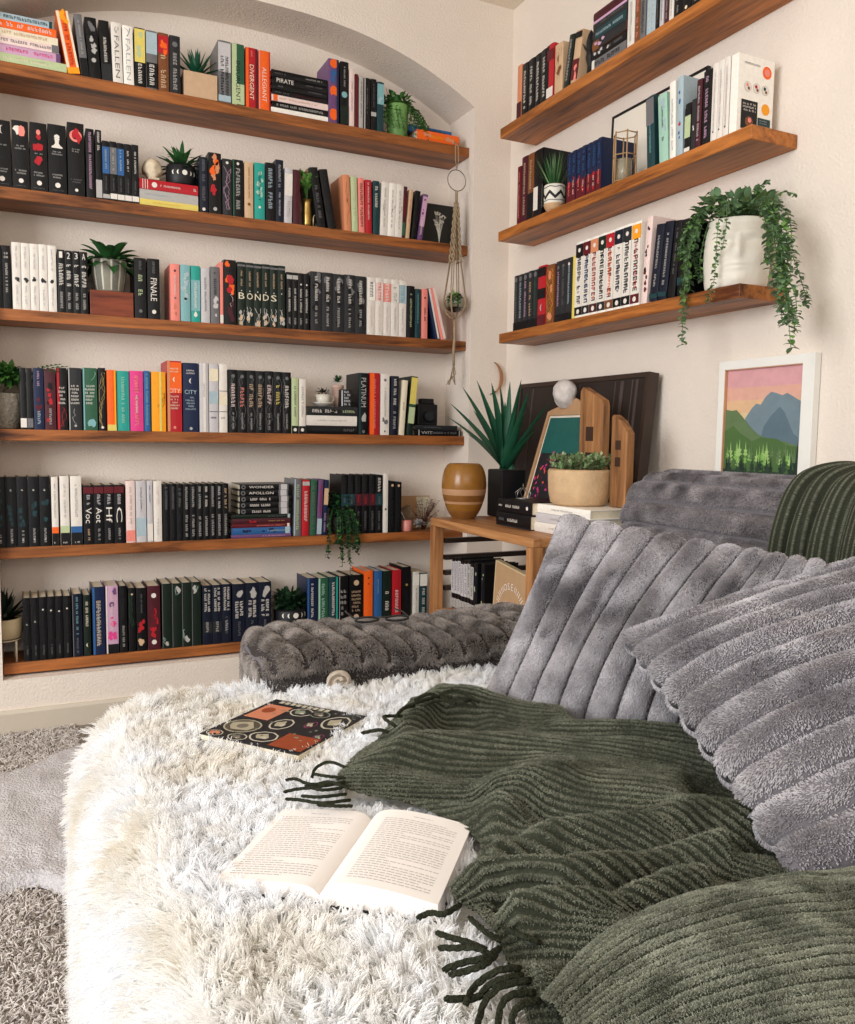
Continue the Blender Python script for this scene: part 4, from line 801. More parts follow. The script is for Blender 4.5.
# picture with dried flower (second shelf corner)
a, e = LP(423, 222, YF+.05)[0], LP(455.5, 222, YF+.05)[0]; zt = LP(440, 204, YF+.05)[2]-LZ[1]
t = thing('framed_specimen', 'small black framed picture of a white dried flower, second long shelf corner', 'picture', ((a+e)/2, YF+.05, LZ[1]+.0005), (-.06, 0, 0)); hw = (e-a)/2
obj('frame', MB().box(-hw, hw, 0, .014, 0, zt), mat('#1c1d1a', .5, 'black_frame'), t, bevel=.001)
mb = MB(); rr = random.Random(4)
for i in range(15):
    x = rr.uniform(-.028, .028); z = zt*rr.uniform(.45, .8); mb.tube([(.0, -.001, zt*.06), (x*.25, -.001, zt*.3), (x, -.001, z)], [.0011, .0009, .0006], 4)
    for k in range(5): b_ = rr.uniform(0, 6.3); mb.leaf((x, -.001, z), (math.cos(b_), 0, math.sin(b_)), .008, .005, 0, 2, 0, 0, 1., up=(0, 1, 0))
obj('dried_flower', mb, mat('#cfc9bb', .8, 'dried_petals'), t)
# 5 striped pot on a wooden box
q = place(111, 2, .06); wdt = (LP(133, 300)[0]-LP(89.5, 300)[0])/2
t = thing('wooden_box', 'reddish brown wooden block box under the striped pot, third long shelf', 'box', (q[0], YF+.012, q[2])); hb = .083
obj('box', MB().box(-wdt, wdt, 0, .10, 0, hb), wood('mahogany', '#5a2416', '#96482a', 'x', .45), t, bevel=.0015)
r = .060; t = thing('potted_plant', 'broad leaved green plant in a grey striped pot on the wooden block', 'plant', (q[0]-.004, YF+.060, q[2]+hb+.0005)); h = .105
mb = MB(); mb.lathe([(0, 0), (r*.72, 0), (r*.78, .004), (r*.92, h*.5), (r, h*.97), (r*.97, h), (r*.92, h*.97), (0, h*.85)], 60, 0, smooth=True)
nf = len(mb.m)
for i in range(nf):                                # incised stripes: alternating sectors
    c_ = np.mean([mb.v[j] for j in mb.f[i]], axis=0)
    if .006 < c_[2] < h*.96 and len(mb.f[i]) == 4: mb.m[i] = 1 if int((math.atan2(c_[1], c_[0])+PI)/(2*PI)*60) % 5 in (0,) else (2 if int((math.atan2(c_[1], c_[0])+PI)/(2*PI)*60/5) % 2 else 0)
obj('pot', mb, [mat('#8f8c7e', .9, 'stone_grey', bump=.3, scale=80), mat('#cfcabb', .9, 'stone_cream', spec=.1), mat('#7a786e', .9, 'stone_dark', bump=.5, scale=140, spec=.1)], t)
mb = MB(); rosette(mb, 44, .112, .034, rnd, (8, 74), 1.1, z0=h*.85, tip=1., fold=.2, seg=7); obj('leaves', mb, [G1], t, loc=(0, 0, 0))
# 6 fern in textured pot
q = place(4, 3, .060); t = thing('potted_fern', 'green fern in a rough speckled grey pot at the start of the fourth long shelf', 'plant', q)
pot(t, cup(.046, .062, .115), mat('#8b8478', .9, 'speckled_stone', bump=.9, scale=110, var=.25), soil=(.054, .1))
mb = MB(); bush(mb, (0.012, -.02, .15), (.035, .030, .045), 220, rnd, .036, .019, 0, .8)
for a, L in ((.15, .155), (.55, .16), (1.2, .11), (.35, .14), (-.4, .1)):
    d = np.array((math.cos(a), -.35 if a < 1 else -abs(math.sin(a))*.25, .85)); P = [np.array((0, 0, .12))+d*L*s+np.array((0, 0, -.05*s*s)) for s in np.linspace(0, 1.25, 14)]
    mb.tube(P, .0009, 4, 1)
    for i, c_ in enumerate(P[2:]):
        for s in (-1, 1): mb.leaf(c_, np.array((d[1]*s+.1, -d[0]*s, .25))+d*.5, .034*(1-i/13), .008, .3, 3, .1, 0, 1.)
obj('fronds', mb, [G2, G1], t)
# 7 teacup stack items
z7 = Z4+.0006; yy = YF+.05
c_ = LP(323, 395, yy); t = thing('teacup', 'white teacup on a saucer filled with dark trinkets, fourth long shelf', 'cup', (c_[0], yy, z7))
cer = mat('#d8d2c6', .35, 'white_china')
obj('saucer', MB().lathe([(0, .004), (.018, .003), (.02, 0), (.023, 0), (.040, .012), (.044, .016), (.040, .0145), (.02, .006), (0, .006)], 30), cer, t)
obj('cup', MB().lathe([(0, .007), (.018, .007), (.026, .02), (.031, .045), (.029, .045), (.024, .02), (0, .014)], 28), cer, t)
obj('handle', MB().tube([(.028, 0, .038), (.040, 0, .04), (.044, 0, .028), (.036, 0, .018), (.026, 0, .02)], .0026, 6), cer, t)
mb = MB(); bush(mb, (0, 0, .048), (.026, .02, .018), 40, rnd, .012, .009); obj('trinkets', mb, [mat('#2a2624', .6, 'dark_trinkets'), mat('#5c5148', .6, 'brown_trinkets')], t)
c_ = LP(338, 395, yy+.03); t = thing('potted_cactus', 'tiny green cactus in a pinkish tapered pot behind the teacup', 'plant', (c_[0], yy+.035, z7))
pot(t, [(0, 0), (.014, 0), (.019, .03), (.022, .075), (.024, .076), (.024, .086), (.021, .086), (0, .08)], mat('#c9a99a', .8, 'pale_terracotta'), soil=(.02, .083))
mb = MB(); bush(mb, (0, 0, .095), (.014, .012, .02), 70, rnd, .014, .006, 0, .1); obj('leaves', mb, [G3, G1], t)
c_ = LP(346, 400, yy-.02); t = thing('small_box', 'small black and white printed box standing beside the teacup', 'box', (c_[0], yy-.02, z7))
obj('box', MB().box(-.018, .022, 0, .04, 0, .068), mat('#1a1b1f', .5, 'black_card'), t, bevel=.001)
q = MB(); rr = random.Random(8); q.box(-.018, -.014, -.0006, .0, .004, .064)
for i in range(5): strokes(q, -.008, .018, .008+i*.0115, .016+i*.0115, -.0008, 0, rr, True)
obj('label_print', q, mat('#dfe2e8', .6, 'print_white'), t)
# black camera on flat books
z8 = Z4b+.0006; a, e = LP(420, 410)[0], LP(444, 410)[0]; cxm = (a+e)/2
t = thing('vintage_camera', 'black vintage folding camera on the flat books, fourth long shelf', 'camera', (cxm, YF+.05, z8)); bk_ = mat('#131316', .45, 'black_leatherette', bump=.2, scale=200)
obj('body', MB().box(-.045, .045, 0, .045, 0, .085).box(-.026, .030, .004, .041, .085, .108), bk_, t, bevel=.004)
obj('lens', MB().prism([(.022*math.cos(2*PI*i/20), .036+.022*math.sin(2*PI*i/20)) for i in range(20)], -.022, 0, axis='y'), bk_, t, bevel=.002)
mb = MB(); mb.prism([(.016*math.cos(2*PI*i/20), .036+.016*math.sin(2*PI*i/20)) for i in range(20)], -.0235, -.021, axis='y'); obj('lens_ring', mb, mat('#2b2c30', .25, 'dark_glass', spec=.7), t)
obj('dial', MB().lathe([(0, .085), (.009, .085), (.009, .092), (0, .092)], 16, cx=.031, cy=.022), bk_, t)
# 8 ivy on fifth shelf
p = place(340, 4, .045); t = thing('trailing_ivy', 'green ivy spilling over the edge of the fifth long shelf', 'plant', p)
pot(t, cup(.026, .03, .065), mat('#23221f', .6, 'dark_pot'), soil=(.026, .055))
mb = MB(); bush(mb, (0, 0, .085), (.055, .04, .06), 260, rnd, .026, .018)
for i in range(20):
    x = rnd.uniform(-.065, .065); L = rnd.uniform(-.14, .0)*(1.1 if abs(x) < .03 else .6); vine(mb, [(0, 0, .07), (x*.6, -.03, .10), (x, -.062, .05), (x*1.05, -.066, -.02), (x*rnd.uniform(.8, 1.3), -.07, min(-.02, L))], rnd, .015, .011)
obj('leaves', mb, [G3, G1, G2], t)
# fifth shelf corner: card, jars, dried sprigs
c_ = LP(413, 500, YF+.11); t = thing('printed_card', 'tan printed card standing behind the dried sprigs, fifth long shelf', 'card', (c_[0]-.01, YF+.12, LZ[4]+.0004), (-.08, 0, 0))
obj('card', MB().box(-.035, .095, 0, .003, 0, .135), mat('#b9906a', .8, 'kraft_card', var=.2, scale=40, vscale=18), t)
obj('card_print', MB().box(.035, .094, -.0006, 0, .004, .131), mat('#e0c7b0', .8, 'cream_print', var=.3, scale=60, vscale=70), t)
c_ = LP(405, 520, YF+.03); t = thing('candle_jar', 'small glass candle jar with coral wax and a silver lid leaning on it', 'candle', (c_[0]+.008, YF+.035, LZ[4]+.0004))
obj('jar', MB().lathe([(0, 0), (.021, 0), (.022, .003), (.022, .042), (.02, .044), (.0, .044)], 24), mat('#d98a80', .35, 'coral_wax'), t)
c_ = LP(418, 520, YF+.03); t = thing('crumpled_ornament', 'crumpled silver and white foil ornament beside the candle jar', 'ornament', (c_[0]+.006, YF+.03, LZ[4]+.0004)); mb = MB()
bush(mb, (0, 0, .024), (.018, .016, .02), 60, rnd, .018, .014, 0, 0, 0); obj('foil', mb, [mat('#cfccc8', .35, 'foil', metal=.4), mat('#8b8a89', .4, 'foil_grey', metal=.4)], t)
t = thing('small_book', 'small brown leather notebook tilted above the candle jar', 'book', (LP(409, 505, YF+.05)[0]+.012, YF+.055, LZ[4]+.048), (0, -.5, 0))
obj('cover', MB().box(-.022, .022, 0, .035, 0, .05), mat('#7a6550', .7, 'worn_leather', bump=.4, scale=60, var=.2), t, bevel=.003); obj('page_block', MB().box(-.025, -.0222, .002, .033, .002, .048), mat('#e6e0d6', .8, 'paper_white'), t)
t = thing('dried_sprigs', 'brown dried flower sprigs on the fifth long shelf corner', 'dried flowers', (LP(424, 520, YF+.07)[0], YF+.075, LZ[4]+.0004)); mb = MB()
for i in range(44):
    a = rnd.uniform(-1, 1); tp = (a*.06, rnd.uniform(-.03, .02), rnd.uniform(.05, .125)); mb.tube([(rnd.uniform(-.008, .008), 0, 0), (tp[0]*.4, tp[1]*.4, tp[2]*.55), tp], [.0012, .0009, .0006], 4)
    for k in range(4): b_ = rnd.uniform(0, 6.3); mb.leaf(tp, (math.cos(b_), math.sin(b_), .4), .01, .006, .2, 2, .2, 0, 1.)
obj('sprigs', mb, mat('#5e3526', .8, 'dried_brown', var=.2), t)
# 9 succulent on plant stand at the lowest shelf
q = place(5, 5, .05); t = thing('plant_stand', 'small cream metal plant stand at the start of the lowest long shelf', 'stand', q); st = mat('#bfae96', .5, 'painted_metal'); r = .052; h = .075
obj('top_ring', MB().lathe([(r*.9, h-.004), (r, h-.004), (r, h), (r*.9, h), (r*.9, h-.004)], 30), st, t)
for a in (.9, 2.3, -.75, -2.4): obj('leg', MB().tube([(r*.95*math.cos(a), r*.95*math.sin(a), 0), (r*.95*math.cos(a), r*.95*math.sin(a), h-.004)], .0035, 8), st, t)
t = thing('potted_succulent', 'dark pointed succulent in a cream bowl on the small stand', 'plant', (q[0], q[1], q[2]+h+.0004))
pot(t, [(0, 0), (.045, 0), (.052, .006), (.057, .03), (.057, .068), (.053, .07), (.05, .06), (0, .056)], mat('#b8a684', .7, 'cream_stoneware', var=.08), soil=(.05, .061))
mb = MB(); rosette(mb, 30, .108, .030, rnd, (15, 85), -.35, z0=.06, fold=.3); obj('leaves', mb, [leafm('#1c2a20', 'blackish_green')], t)
# 10 moon pot lowest shelf
t, r = moon_pot('leafy plant in a black pot with white moon phases, lowest long shelf', 274, 306, 290, 5, LZ[5]+.0004, .108, .040, 0, 0, G3)
mb = MB(); bush(mb, (0, 0, .10), (.062, .045, .06), 360, rnd, .030, .015); obj('leaves', mb, [G3, leafm('#2d4a30', 'leaf_mid')], t)
# 11 zigzag pot with grass
q = placeR(554, 1, .03); t = thing('potted_grass', 'spiky grass in a white pot with black zigzag, middle short shelf', 'plant', q); r = .036; h = .088
pot(t, [(0, 0), (r*.62, 0), (r*.8, .008), (r, .035), (r, h*.97), (r*.95, h), (r*.9, h*.96), (0, h*.9)], [mat('#e8e2d6', .6, 'white_ceramic')], soil=(r*.9, h*.91)).data
mb = MB(); n = 72; R = r+.0007
for row_, (z0_, am, th) in enumerate(((.052, .0095, .012), (.078, .002, .0025), (.034, .001, .002))):
    zz = lambda i: z0_+am*(1-2*abs(((i/6.) % 2)-1))
    for i in range(n):
        A, B = 2*PI*i/n, 2*PI*(i+1)/n; mb.add([(R*math.cos(A), R*math.sin(A), zz(i)-th/2), (R*math.cos(B), R*math.sin(B), zz(i+1)-th/2), (R*math.cos(B), R*math.sin(B), zz(i+1)+th/2), (R*math.cos(A), R*math.sin(A), zz(i)+th/2)], [(0, 1, 2, 3)])
obj('sand_foot', MB().lathe([(r*.62, .0005), (r*.8+.0008, .008), (r+.0008, .024), (r+.0006, .0245)], 32), mat('#c9a27a', .8, 'sand_ceramic'), t)
obj('zigzag_print', mb, mat('#1b1b1d', .6, 'black_print'), t)
mb = MB()
for i in range(110):
    a = rnd.uniform(0, 6.3); e = rnd.uniform(.9, 1.5); d = (math.cos(a)*math.cos(e), math.sin(a)*math.cos(e), math.sin(e)); mb.leaf((d[0]*.03, d[1]*.03, h*.9), d, rnd.uniform(.08, .13), .004, .25, 4, .1, rnd.choice((0, 0, 1)), 0.)
obj('blades', mb, [G1, leafm('#7fa070', 'grass_pale')], t)
# lantern and big frame on the middle short shelf
q = placeR(624, 1, .035); t = thing('candle_lantern', 'geometric pale wooden lantern with a glass holder, middle short shelf', 'lantern', q); rodm = mat('#b08d63', .5, 'rod_wood', var=.1)
mb = MB(); r = .036; H = .148; zl = (0.001, .078, .142)
for k in range(6):
    a = 2*PI*k/6; b_ = 2*PI*(k+1)/6; mb.tube([(r*math.cos(a), r*math.sin(a), .0), (r*math.cos(a), r*math.sin(a), H)], .0022, 6)
    for z in zl[0:3]: mb.tube([(r*math.cos(a), r*math.sin(a), z+.002), (r*math.cos(b_), r*math.sin(b_), z+.002)], .0018, 6)
for s, an in ((1, .4), (-1, 2.4)):
    mb.tube([(-.0+s*.0, .03, .0), (.004*s, .050, .10)], .002, 6); mb.tube([(.012, .058, .0), (-.002, .042, .09)], .002, 6)
obj('frame_rods', mb, rodm, t); obj('glass_cup', MB().lathe([(0, .004), (.022, .004), (.023, .07), (.0215, .07), (.021, .006), (0, .006)], 24), mat('#d8cfb6', .15, 'lantern_glass', trans=.6), t)
obj('candle', MB().lathe([(0, .0065), (.019, .0065), (.019, .05), (0, .05)], 20), mat('#efe3c4', .6, 'candle_wax'), t)
ya = at(611, 150, 'x', -.02)[1]; yb2 = -1.10; zt = at(611, 108, 'x', -.02)[2]
t = thing('framed_print', 'large thin black framed blank print leaning behind the middle shelf books', 'picture', (-.022, 0, RZ[1]+.0005), (0, .03, 0)); zt2 = at(682, 76, 'x', -.02)[2]-RZ[1]-.01
mb = MB().box(-.006, .006, yb2, ya, 0, .008).box(-.006, .006, yb2, ya, zt2-.008, zt2).box(-.006, .006, ya-.008, ya, .008, zt2-.008).box(-.006, .006, yb2, yb2+.008, .008, zt2-.008)
obj('frame', mb, mat('#17171a', .4, 'thin_black_frame'), t); obj('print', MB().box(-.003, .004, yb2+.007, ya-.007, .007, zt2-.007), mat('#efe7da', .35, 'blank_print', var=.04, vscale=3), t)
# beige head behind books / ornament in the highest short shelf
q = placeR(590, 0, .035); t = thing('figurine', 'small black winged figurine beside the flat stack, highest short shelf', 'ornament', q); mb = MB()
mb.lathe([(0, 0), (.018, 0), (.02, .006), (.012, .012), (.010, .04), (.016, .065), (.012, .095), (.006, .105), (.010, .116), (.009, .13), (0, .137)], 14)
mb.leaf((.0, .0, .06), (-.3, -.4, 1), .085, .03, .4, 5, .2); mb.leaf((0, 0, .06), (-.3, .4, 1), .08, .03, .4, 5, .2); obj('body', mb, mat('#1d1c1e', .4, 'black_resin'), t)
# 12 face planter with trailing eucalyptus
q = placeR(735, 2, .079); t = thing('face_planter', 'white face shaped planter with long trailing eucalyptus, lowest short shelf', 'plant', q)
r = .083; h = .176; n, k = 72, 56; vs = []
def face(a, z):                                    # relief of a calm closed-eye face, looking along -x/-y
    u = ((a+PI-.80+PI) % (2*PI))-PI                 # angle from the face's middle
    g = lambda cu, cz, su, sz: math.exp(-((u-cu)/su)**2-((z-cz)/sz)**2)
    f = .010*g(0, .085, .16, .022)+.007*g(0, .105, .09, .03)                        # nose
    f += .005*g(0, .055, .26, .006)+.0045*g(0, .045, .2, .006)-.003*g(0, .0505, .3, .0025)   # lips
    f += -.007*g(.42, .112, .22, .012)-.007*g(-.42, .112, .22, .012)+.004*g(.42, .108, .17, .007)+.004*g(-.42, .108, .17, .007)
    f += .005*g(.4, .135, .35, .01)+.005*g(-.4, .135, .35, .01)+.006*g(0, .02, .3, .014)+.004*g(.55, .075, .3, .02)+.004*g(-.55, .075, .3, .02)
    return f*1.25
for i in range(k+1):
    z = h*i/k; base = r*(.90+.10*math.sin(PI*min(1, z/h*1.1))**.6 if z > .003 else .86)
    for j in range(n): a = 2*PI*j/n; rr_ = base+face(a, z); vs.append((rr_*math.cos(a), rr_*math.sin(a), z))
for z_, r_ in ((h, r*.86), (h*.9, r*.84)):
    for j in range(n): a = 2*PI*j/n; vs.append((r_*math.cos(a), r_*math.sin(a), z_))
fs = [(i*n+j, i*n+(j+1) % n, (i+1)*n+(j+1) % n, (i+1)*n+j) for i in range(k+2) for j in range(n)]+[tuple(range(n-1, -1, -1)), tuple(range((k+2)*n, (k+3)*n))]
obj('planter', MB().add(vs, fs, 0, True), mat('#e6dfd2', .7, 'white_plaster', bump=.1, scale=90, var=.02), t)
mb = MB(); bush(mb, (0, 0, h), (.115, .10, .055), 380, rnd, .028, .018, 0, .6)
def loc_pt(px, py, x): w_ = at(px, py, 'x', x); return (w_[0]-q[0], w_[1]-q[1], w_[2]-q[2])
for pts, xx, lf in (([(706, 208), (692, 222), (684, 240), (686, 262), (682, 290)], -.175, .019), ([(768, 200), (784, 222), (788, 250), (784, 285), (790, 318)], -.16, .020), ([(764, 200), (776, 230), (782, 260), (778, 292)], -.18, .020), ([(712, 205), (700, 215), (692, 240), (686, 275), (683, 310), (682, 345)], -.19, .017), ([(708, 208), (696, 232), (688, 262), (690, 290)], -.16, .018), ([(714, 208), (705, 235), (700, 262), (702, 280)], -.15, .016),
        ([(706, 206), (684, 232), (680, 260)], -.16, .018), ([(722, 202), (718, 225), (716, 255), (714, 280), (708, 302)], -.185, .014), ([(727, 204), (726, 228), (722, 250)], -.185, .013),
        ([(765, 202), (772, 225), (776, 262), (786, 300), (791, 348)], -.19, .019), ([(768, 202), (780, 232), (785, 268), (796, 300), (794, 330)], -.17, .018), ([(762, 205), (768, 240), (772, 275), (778, 300), (784, 325)], -.15, .018),
        ([(766, 200), (786, 212), (792, 240), (790, 275)], -.12, .018), ([(770, 210), (776, 250), (778, 285)], -.1, .018), ([(765, 205), (790, 250), (804, 290), (806, 305)], -.1, .015), ([(764, 208), (770, 240), (768, 262)], -.14, .019),
        ([(745, 195), (760, 188), (766, 183), (768, 180)], -.1, .013), ([(770, 200), (784, 192), (796, 195)], -.1, .013), ([(712, 205), (704, 198), (716, 188)], -.12, .012), ([(765, 205), (782, 240), (786, 290), (792, 320)], -.14, .018),
        ([(705, 210), (692, 225), (684, 245), (685, 285), (684, 320)], -.17, .017), ([(700, 215), (694, 250), (696, 275)], -.14, .018)):
    vine(mb, [loc_pt(a, b_, xx) for a, b_ in pts], rnd, lf, .0075, 0, 1, .0011, .9, .8)
obj('trailing_stems', mb, [G6, leafm('#5f7c48', 'stem_green'), leafm('#6f9850', 'eucalyptus_bright')], t)
c_ = at(672, 288, 'x', -W+.01); t = thing('white_vase', 'tilted small gilt edged ornament under the trailing leaves, lowest short shelf', 'ornament', (c_[0]+.012, c_[1], RZ[2]+.0005))
obj('stone', MB().lathe([(0, 0), (.010, 0), (.016, .012), (.015, .03), (.008, .042), (0, .045)], 7, smooth=False), mat('#d8bda2', .4, 'agate'), t)

# ================================================================== SIDE TABLE AND ITS THINGS
tw = wood('acacia', '#7a4726', '#c08a58', 'y', .5); twz = wood('acacia_leg', '#7a4726', '#c08a58', 'z', .5); ZT = .70
X0, X1, Y0, Y1 = -.5, -.035, -.335, -1.0
t = thing('side_table', 'honey brown wooden side table in the corner between shelves and sofa', 'table', (X0, Y0, 0))
lx, ly = X1-X0, Y0-Y1
obj('tabletop', MB().box(0, lx, -ly, 0, ZT-.028, ZT), tw, t, bevel=.003)
for x, y in ((0, 0), (lx-.036, 0), (0, -ly+.036), (lx-.036, -ly+.036)): obj('leg', MB().box(x, x+.036, y-.036, y, 0, ZT-.0282), twz, t, bevel=.002)
for z in (.44, .495, .55, .61): obj('rung', MB().box(.046, lx-.046, -.034, -.014, z, z+.017), mat('#2c2019', .5, 'dark_rung'), t)
obj('lower_shelf', MB().box(.004, lx-.004, -ly+.004, -.046, .362, .380), tw, t)
zs_ = .3805; xs = -.43
for k in range(9):                                 # novels on the lower shelf
    y = -.372-k*.0235 if k < 8 else -.585; hh = .178+.004*(k % 3)
    book(lab('black and white striped novels', k, 9, 'under table shelf') if True else '', .022, hh, .13, 'k', [('b', .3, .93, 'sil' if k < 5 else 'lg') if k < 7 else ('s', .3, .9, 'lgr', 3), ('t', .35, .9, 'nb', .5), ('b', .02, .2, 'lg'), ('t', .03, .18, 'k', .4)], (xs, y-.011, zs_), (0, 0, -PI/2), 'striped novels under the side table')
t = thing('wooden_sign', 'kraft sign with white arched lettering leaning under the side table', 'sign', (-.415, -.64, zs_), (0, .10, -PI/2-.06)); sw, sh = .23, .205
obj('board', MB().box(0, sw, 0, .014, 0, sh), mat('#b7946f', .75, 'kraft_board', var=.06), t, bevel=.001); obj('edge_trim', MB().box(-.004, 0, -.002, .016, 0, sh+.003).box(-.004, sw, -.002, .016, sh, sh+.004), mat('#d6c298', .6, 'gilt_edge'), t)
q = MB(); R = .082; cx, cz = sw*.5, .055
for i, ch in enumerate('····OSE······'):
    if ch == '·':
        a = PI*(.97-.94*i/12); dx, dz = math.cos(a), math.sin(a); u0, v0 = cx+R*dx, cz+R*dz
        for o_ in (-.005, .005): q.add([(u0-dz*o_-dz*.0015, -.0006, v0+dx*o_+dx*.0015), (u0-dz*o_+dz*.0015, -.0006, v0+dx*o_-dx*.0015), (u0-dz*o_+dz*.0015+dx*.02, -.0006, v0+dx*o_-dx*.0015+dz*.02), (u0-dz*o_-dz*.0015+dx*.02, -.0006, v0+dx*o_+dx*.0015+dz*.02)], [(0, 1, 2, 3)])
        continue
    a = PI*(.97-.94*i/12); v, f, tw_, th_ = text2d(ch); s = .022/max(th_, .5)
    ca, sa = math.cos(a-PI/2), math.sin(a-PI/2)
    q.add([(cx+R*math.cos(a)+((p_[0]-tw_/2)*s)*ca-(p_[1]*s)*sa, -.0006, cz+R*math.sin(a)+((p_[0]-tw_/2)*s)*sa+(p_[1]*s)*ca) for p_ in v], f)
rr = random.Random(3)
for i in range(90):
    a = rr.uniform(0, PI); R2 = rr.uniform(.012, .070); b_ = rr.uniform(0, 6.3); q.leaf((cx+R2*math.cos(a), -.0008, cz-.035+R2*math.sin(a)*1.2), (math.cos(b_), 0, math.sin(b_)), .013, .0045, 0, 2, 0, 0, 1., up=(0, 1, 0))
obj('sign_lettering', q, mat('#e8dfd6', .7, 'chalk_white'), t)
# vase
t = thing('amber_vase', 'round amber brown glazed vase with pale bands at the table corner', 'vase', (-.405, -.405, ZT+.0005))
prof = [(0, 0), (.036, 0), (.042, .004), (.058, .03), (.072, .07), (.078, .105), (.077, .14), (.070, .17), (.060, .187), (.052, .193), (.048, .190), (.058, .165), (.06, .1), (0, .02)]
P = cr(np.array(prof[:10]), 46).tolist()+prof[10:]; mb = MB().lathe(P, 48)
for i, f in enumerate(mb.f):
    z = np.mean([mb.v[j][2] for j in f]); mb.m[i] = 1 if (.082 < z < .104 or .052 < z < .066) else (2 if .066 <= z <= .082 or z < .03 else 0)
obj('vase', mb, [mat('#8f6128', .22, 'amber_glaze', var=.18, vscale=14), mat('#b58a66', .35, 'sandy_band', var=.10, vscale=20), mat('#7f5428', .3, 'brown_band', var=.2, vscale=30)], t)
# agave in black square planter
t = thing('potted_agave', 'tall spiky dark green agave in a black square planter on the side table', 'plant', (-.215, -.375, ZT+.0005))
hp_ = .17; obj('planter', MB().prism([(-.05, -.05), (.05, -.05), (.05, .05), (-.05, .05)], 0, hp_), mat('#15171a', .35, 'black_planter', spec=.5), t, bevel=.004)
obj('soil', MB().box(-.045, .045, -.045, .045, hp_, hp_+.001), SOIL, t)
mb = MB()
for px, py, wd_ in ((452, 400, .03), (449, 412, .026), (464, 385, .03), (478, 380, .032), (492, 383, .034), (500, 385, .03), (510, 382, .03), (521, 380, .032), (528, 392, .03), (548, 402, .026), (536, 430, .026), (468, 432, .026), (486, 400, .034), (505, 402, .034), (516, 410, .03), (474, 410, .03)):
    xx = -.215+rnd.uniform(-.05, .03); w_ = at(px, py, 'x', xx); d = np.array((w_[0]+.215, w_[1]+.375, w_[2]-ZT-hp_)); L = np.linalg.norm(d)
    mb.leaf((0, 0, hp_-.005), d+np.array((0, 0, .035)), L*1.02, wd_*1.55, .20, 9, .25, 0, 0.)
obj('leaves', mb, [G5], t)
# stacks
hB = .043
for k, (th, nm, mk) in enumerate(((.045, 'lower of the two black books on the side table, script title', [('t', .35, .65, 'w', .3), ('t', .75, .9, 'g', .3), ('v', -.48, -.4, 'dg')]), (.041, 'upper of the two black books on the side table, white title', [('t', .3, .75, 'w', .3), ('t', .82, .95, 'w', .2), ('o', .12, 'w', .3)]))):
    book(nm, th-.0006, .205, .15, 'k', mk, (-.40+.004*k, -.83, ZT+.0005+(.0455 if k else 0)+th/2), (0, -PI/2, -PI/2), 'black books on the side table')
t = thing('wire_crown', 'tiny silver wire crown ornament on top of the black books', 'ornament', (-.335, -.68, ZT+.0875)); mb = MB(); sl = mat('#b9b7b2', .3, 'silver_wire', metal=.8)
mb.tube([(.022*math.cos(2*PI*i/16), .022*math.sin(2*PI*i/16), .0015) for i in range(17)], .0013, 5)
for i in range(6): a = 2*PI*i/6; mb.tube([(.022*math.cos(a), .022*math.sin(a), .001), (.026*math.cos(a+.3), .026*math.sin(a+.3), .02), (.006*math.cos(a), .006*math.sin(a), .036)], .001, 5)
mb.tube([(0, 0, .034), (0, 0, .05)], .001, 5); obj('wire', mb, sl, t)
zz = ZT+.0005
for k in range(3):
    th = (.03, .027, .027)[k]
    book(f'{("bottom", "middle", "top")[k]} of the three white flat books under the wooden bowl planter', th-.0006, .27, .25, ('w', 'sil', 'cw')[k], [('t', .3, .7, 'lg', .25)], (-.385+.006*k, -1.100+.004*k, zz+th/2), (0, -PI/2, -PI/2), 'white flat books under the bowl planter'); zz += th
t = thing('bowl_planter', 'wide whitewashed wooden bowl planter full of small succulents', 'plant', (-.285, -.915, zz+.0005)); r = .095
pot(t, [(0, 0), (r*.78, 0), (r*.9, .008), (r*.97, .04), (r, .10), (r*.96, .108), (r*.9, .10), (0, .09)], mat('#c9a983', .8, 'whitewashed_wood', bump=.4, scale=45, var=.12, vscale=25), soil=(r*.9, .10))
mb = MB()
for i in range(120): a = rnd.uniform(0, 6.3); rr_ = r*.9*math.sqrt(rnd.random()); bush(mb, (rr_*math.cos(a), rr_*math.sin(a), .10+rnd.uniform(0, .038)), (.012, .012, .014), 8, rnd, .014, .008, 0, 0)
obj('succulents', mb, [leafm('#6c8a5c', 'succulent'), leafm('#a3ad84', 'succulent_pale')], t)
# big dark picture leaning on the wall
ya, yb2 = at(522, 386, 'x', -.05)[1], at(652, 372, 'x', -.05)[1]; H = 1.192-ZT
t = thing('leaning_picture', 'large dark brown framed picture leaning on the wall behind the planters', 'picture', (-.105, (ya+yb2)/2, ZT+.001), (0, .10, 0)); hw = (ya-yb2)/2
obj('canvas', MB().box(.0, .028, -hw, hw, 0, H), mat('#2a211e', .35, 'dark_picture', var=.25, scale=20, vscale=7), t, bevel=.002)
mb = MB(); e = .014
for a in ((-hw-.001, hw+.001, H-e, H+.001), (-hw-.001, hw+.001, 0, e), (-hw-.001, -hw+e, e, H-e), (hw-e, hw+.001, e, H-e)): mb.box(-.004, .034, a[0], a[1], a[2], a[3])
obj('frame', mb, mat('#3a2c25', .4, 'espresso_frame'), t)
mb = MB(); rr = random.Random(9)
for y, w_ in ((-hw+.05, .012), (-hw+.075, .006), (-hw+.12, .016), (hw-.1, .01), (-.02, .008), (-hw+.16, .005)): mb.box(-.0008, 0, y, y+w_, .02, H-.02)
obj('picture_streaks', mb, mat('#4b3f3b', .4, 'faded_streak', var=.2, vscale=10), t)
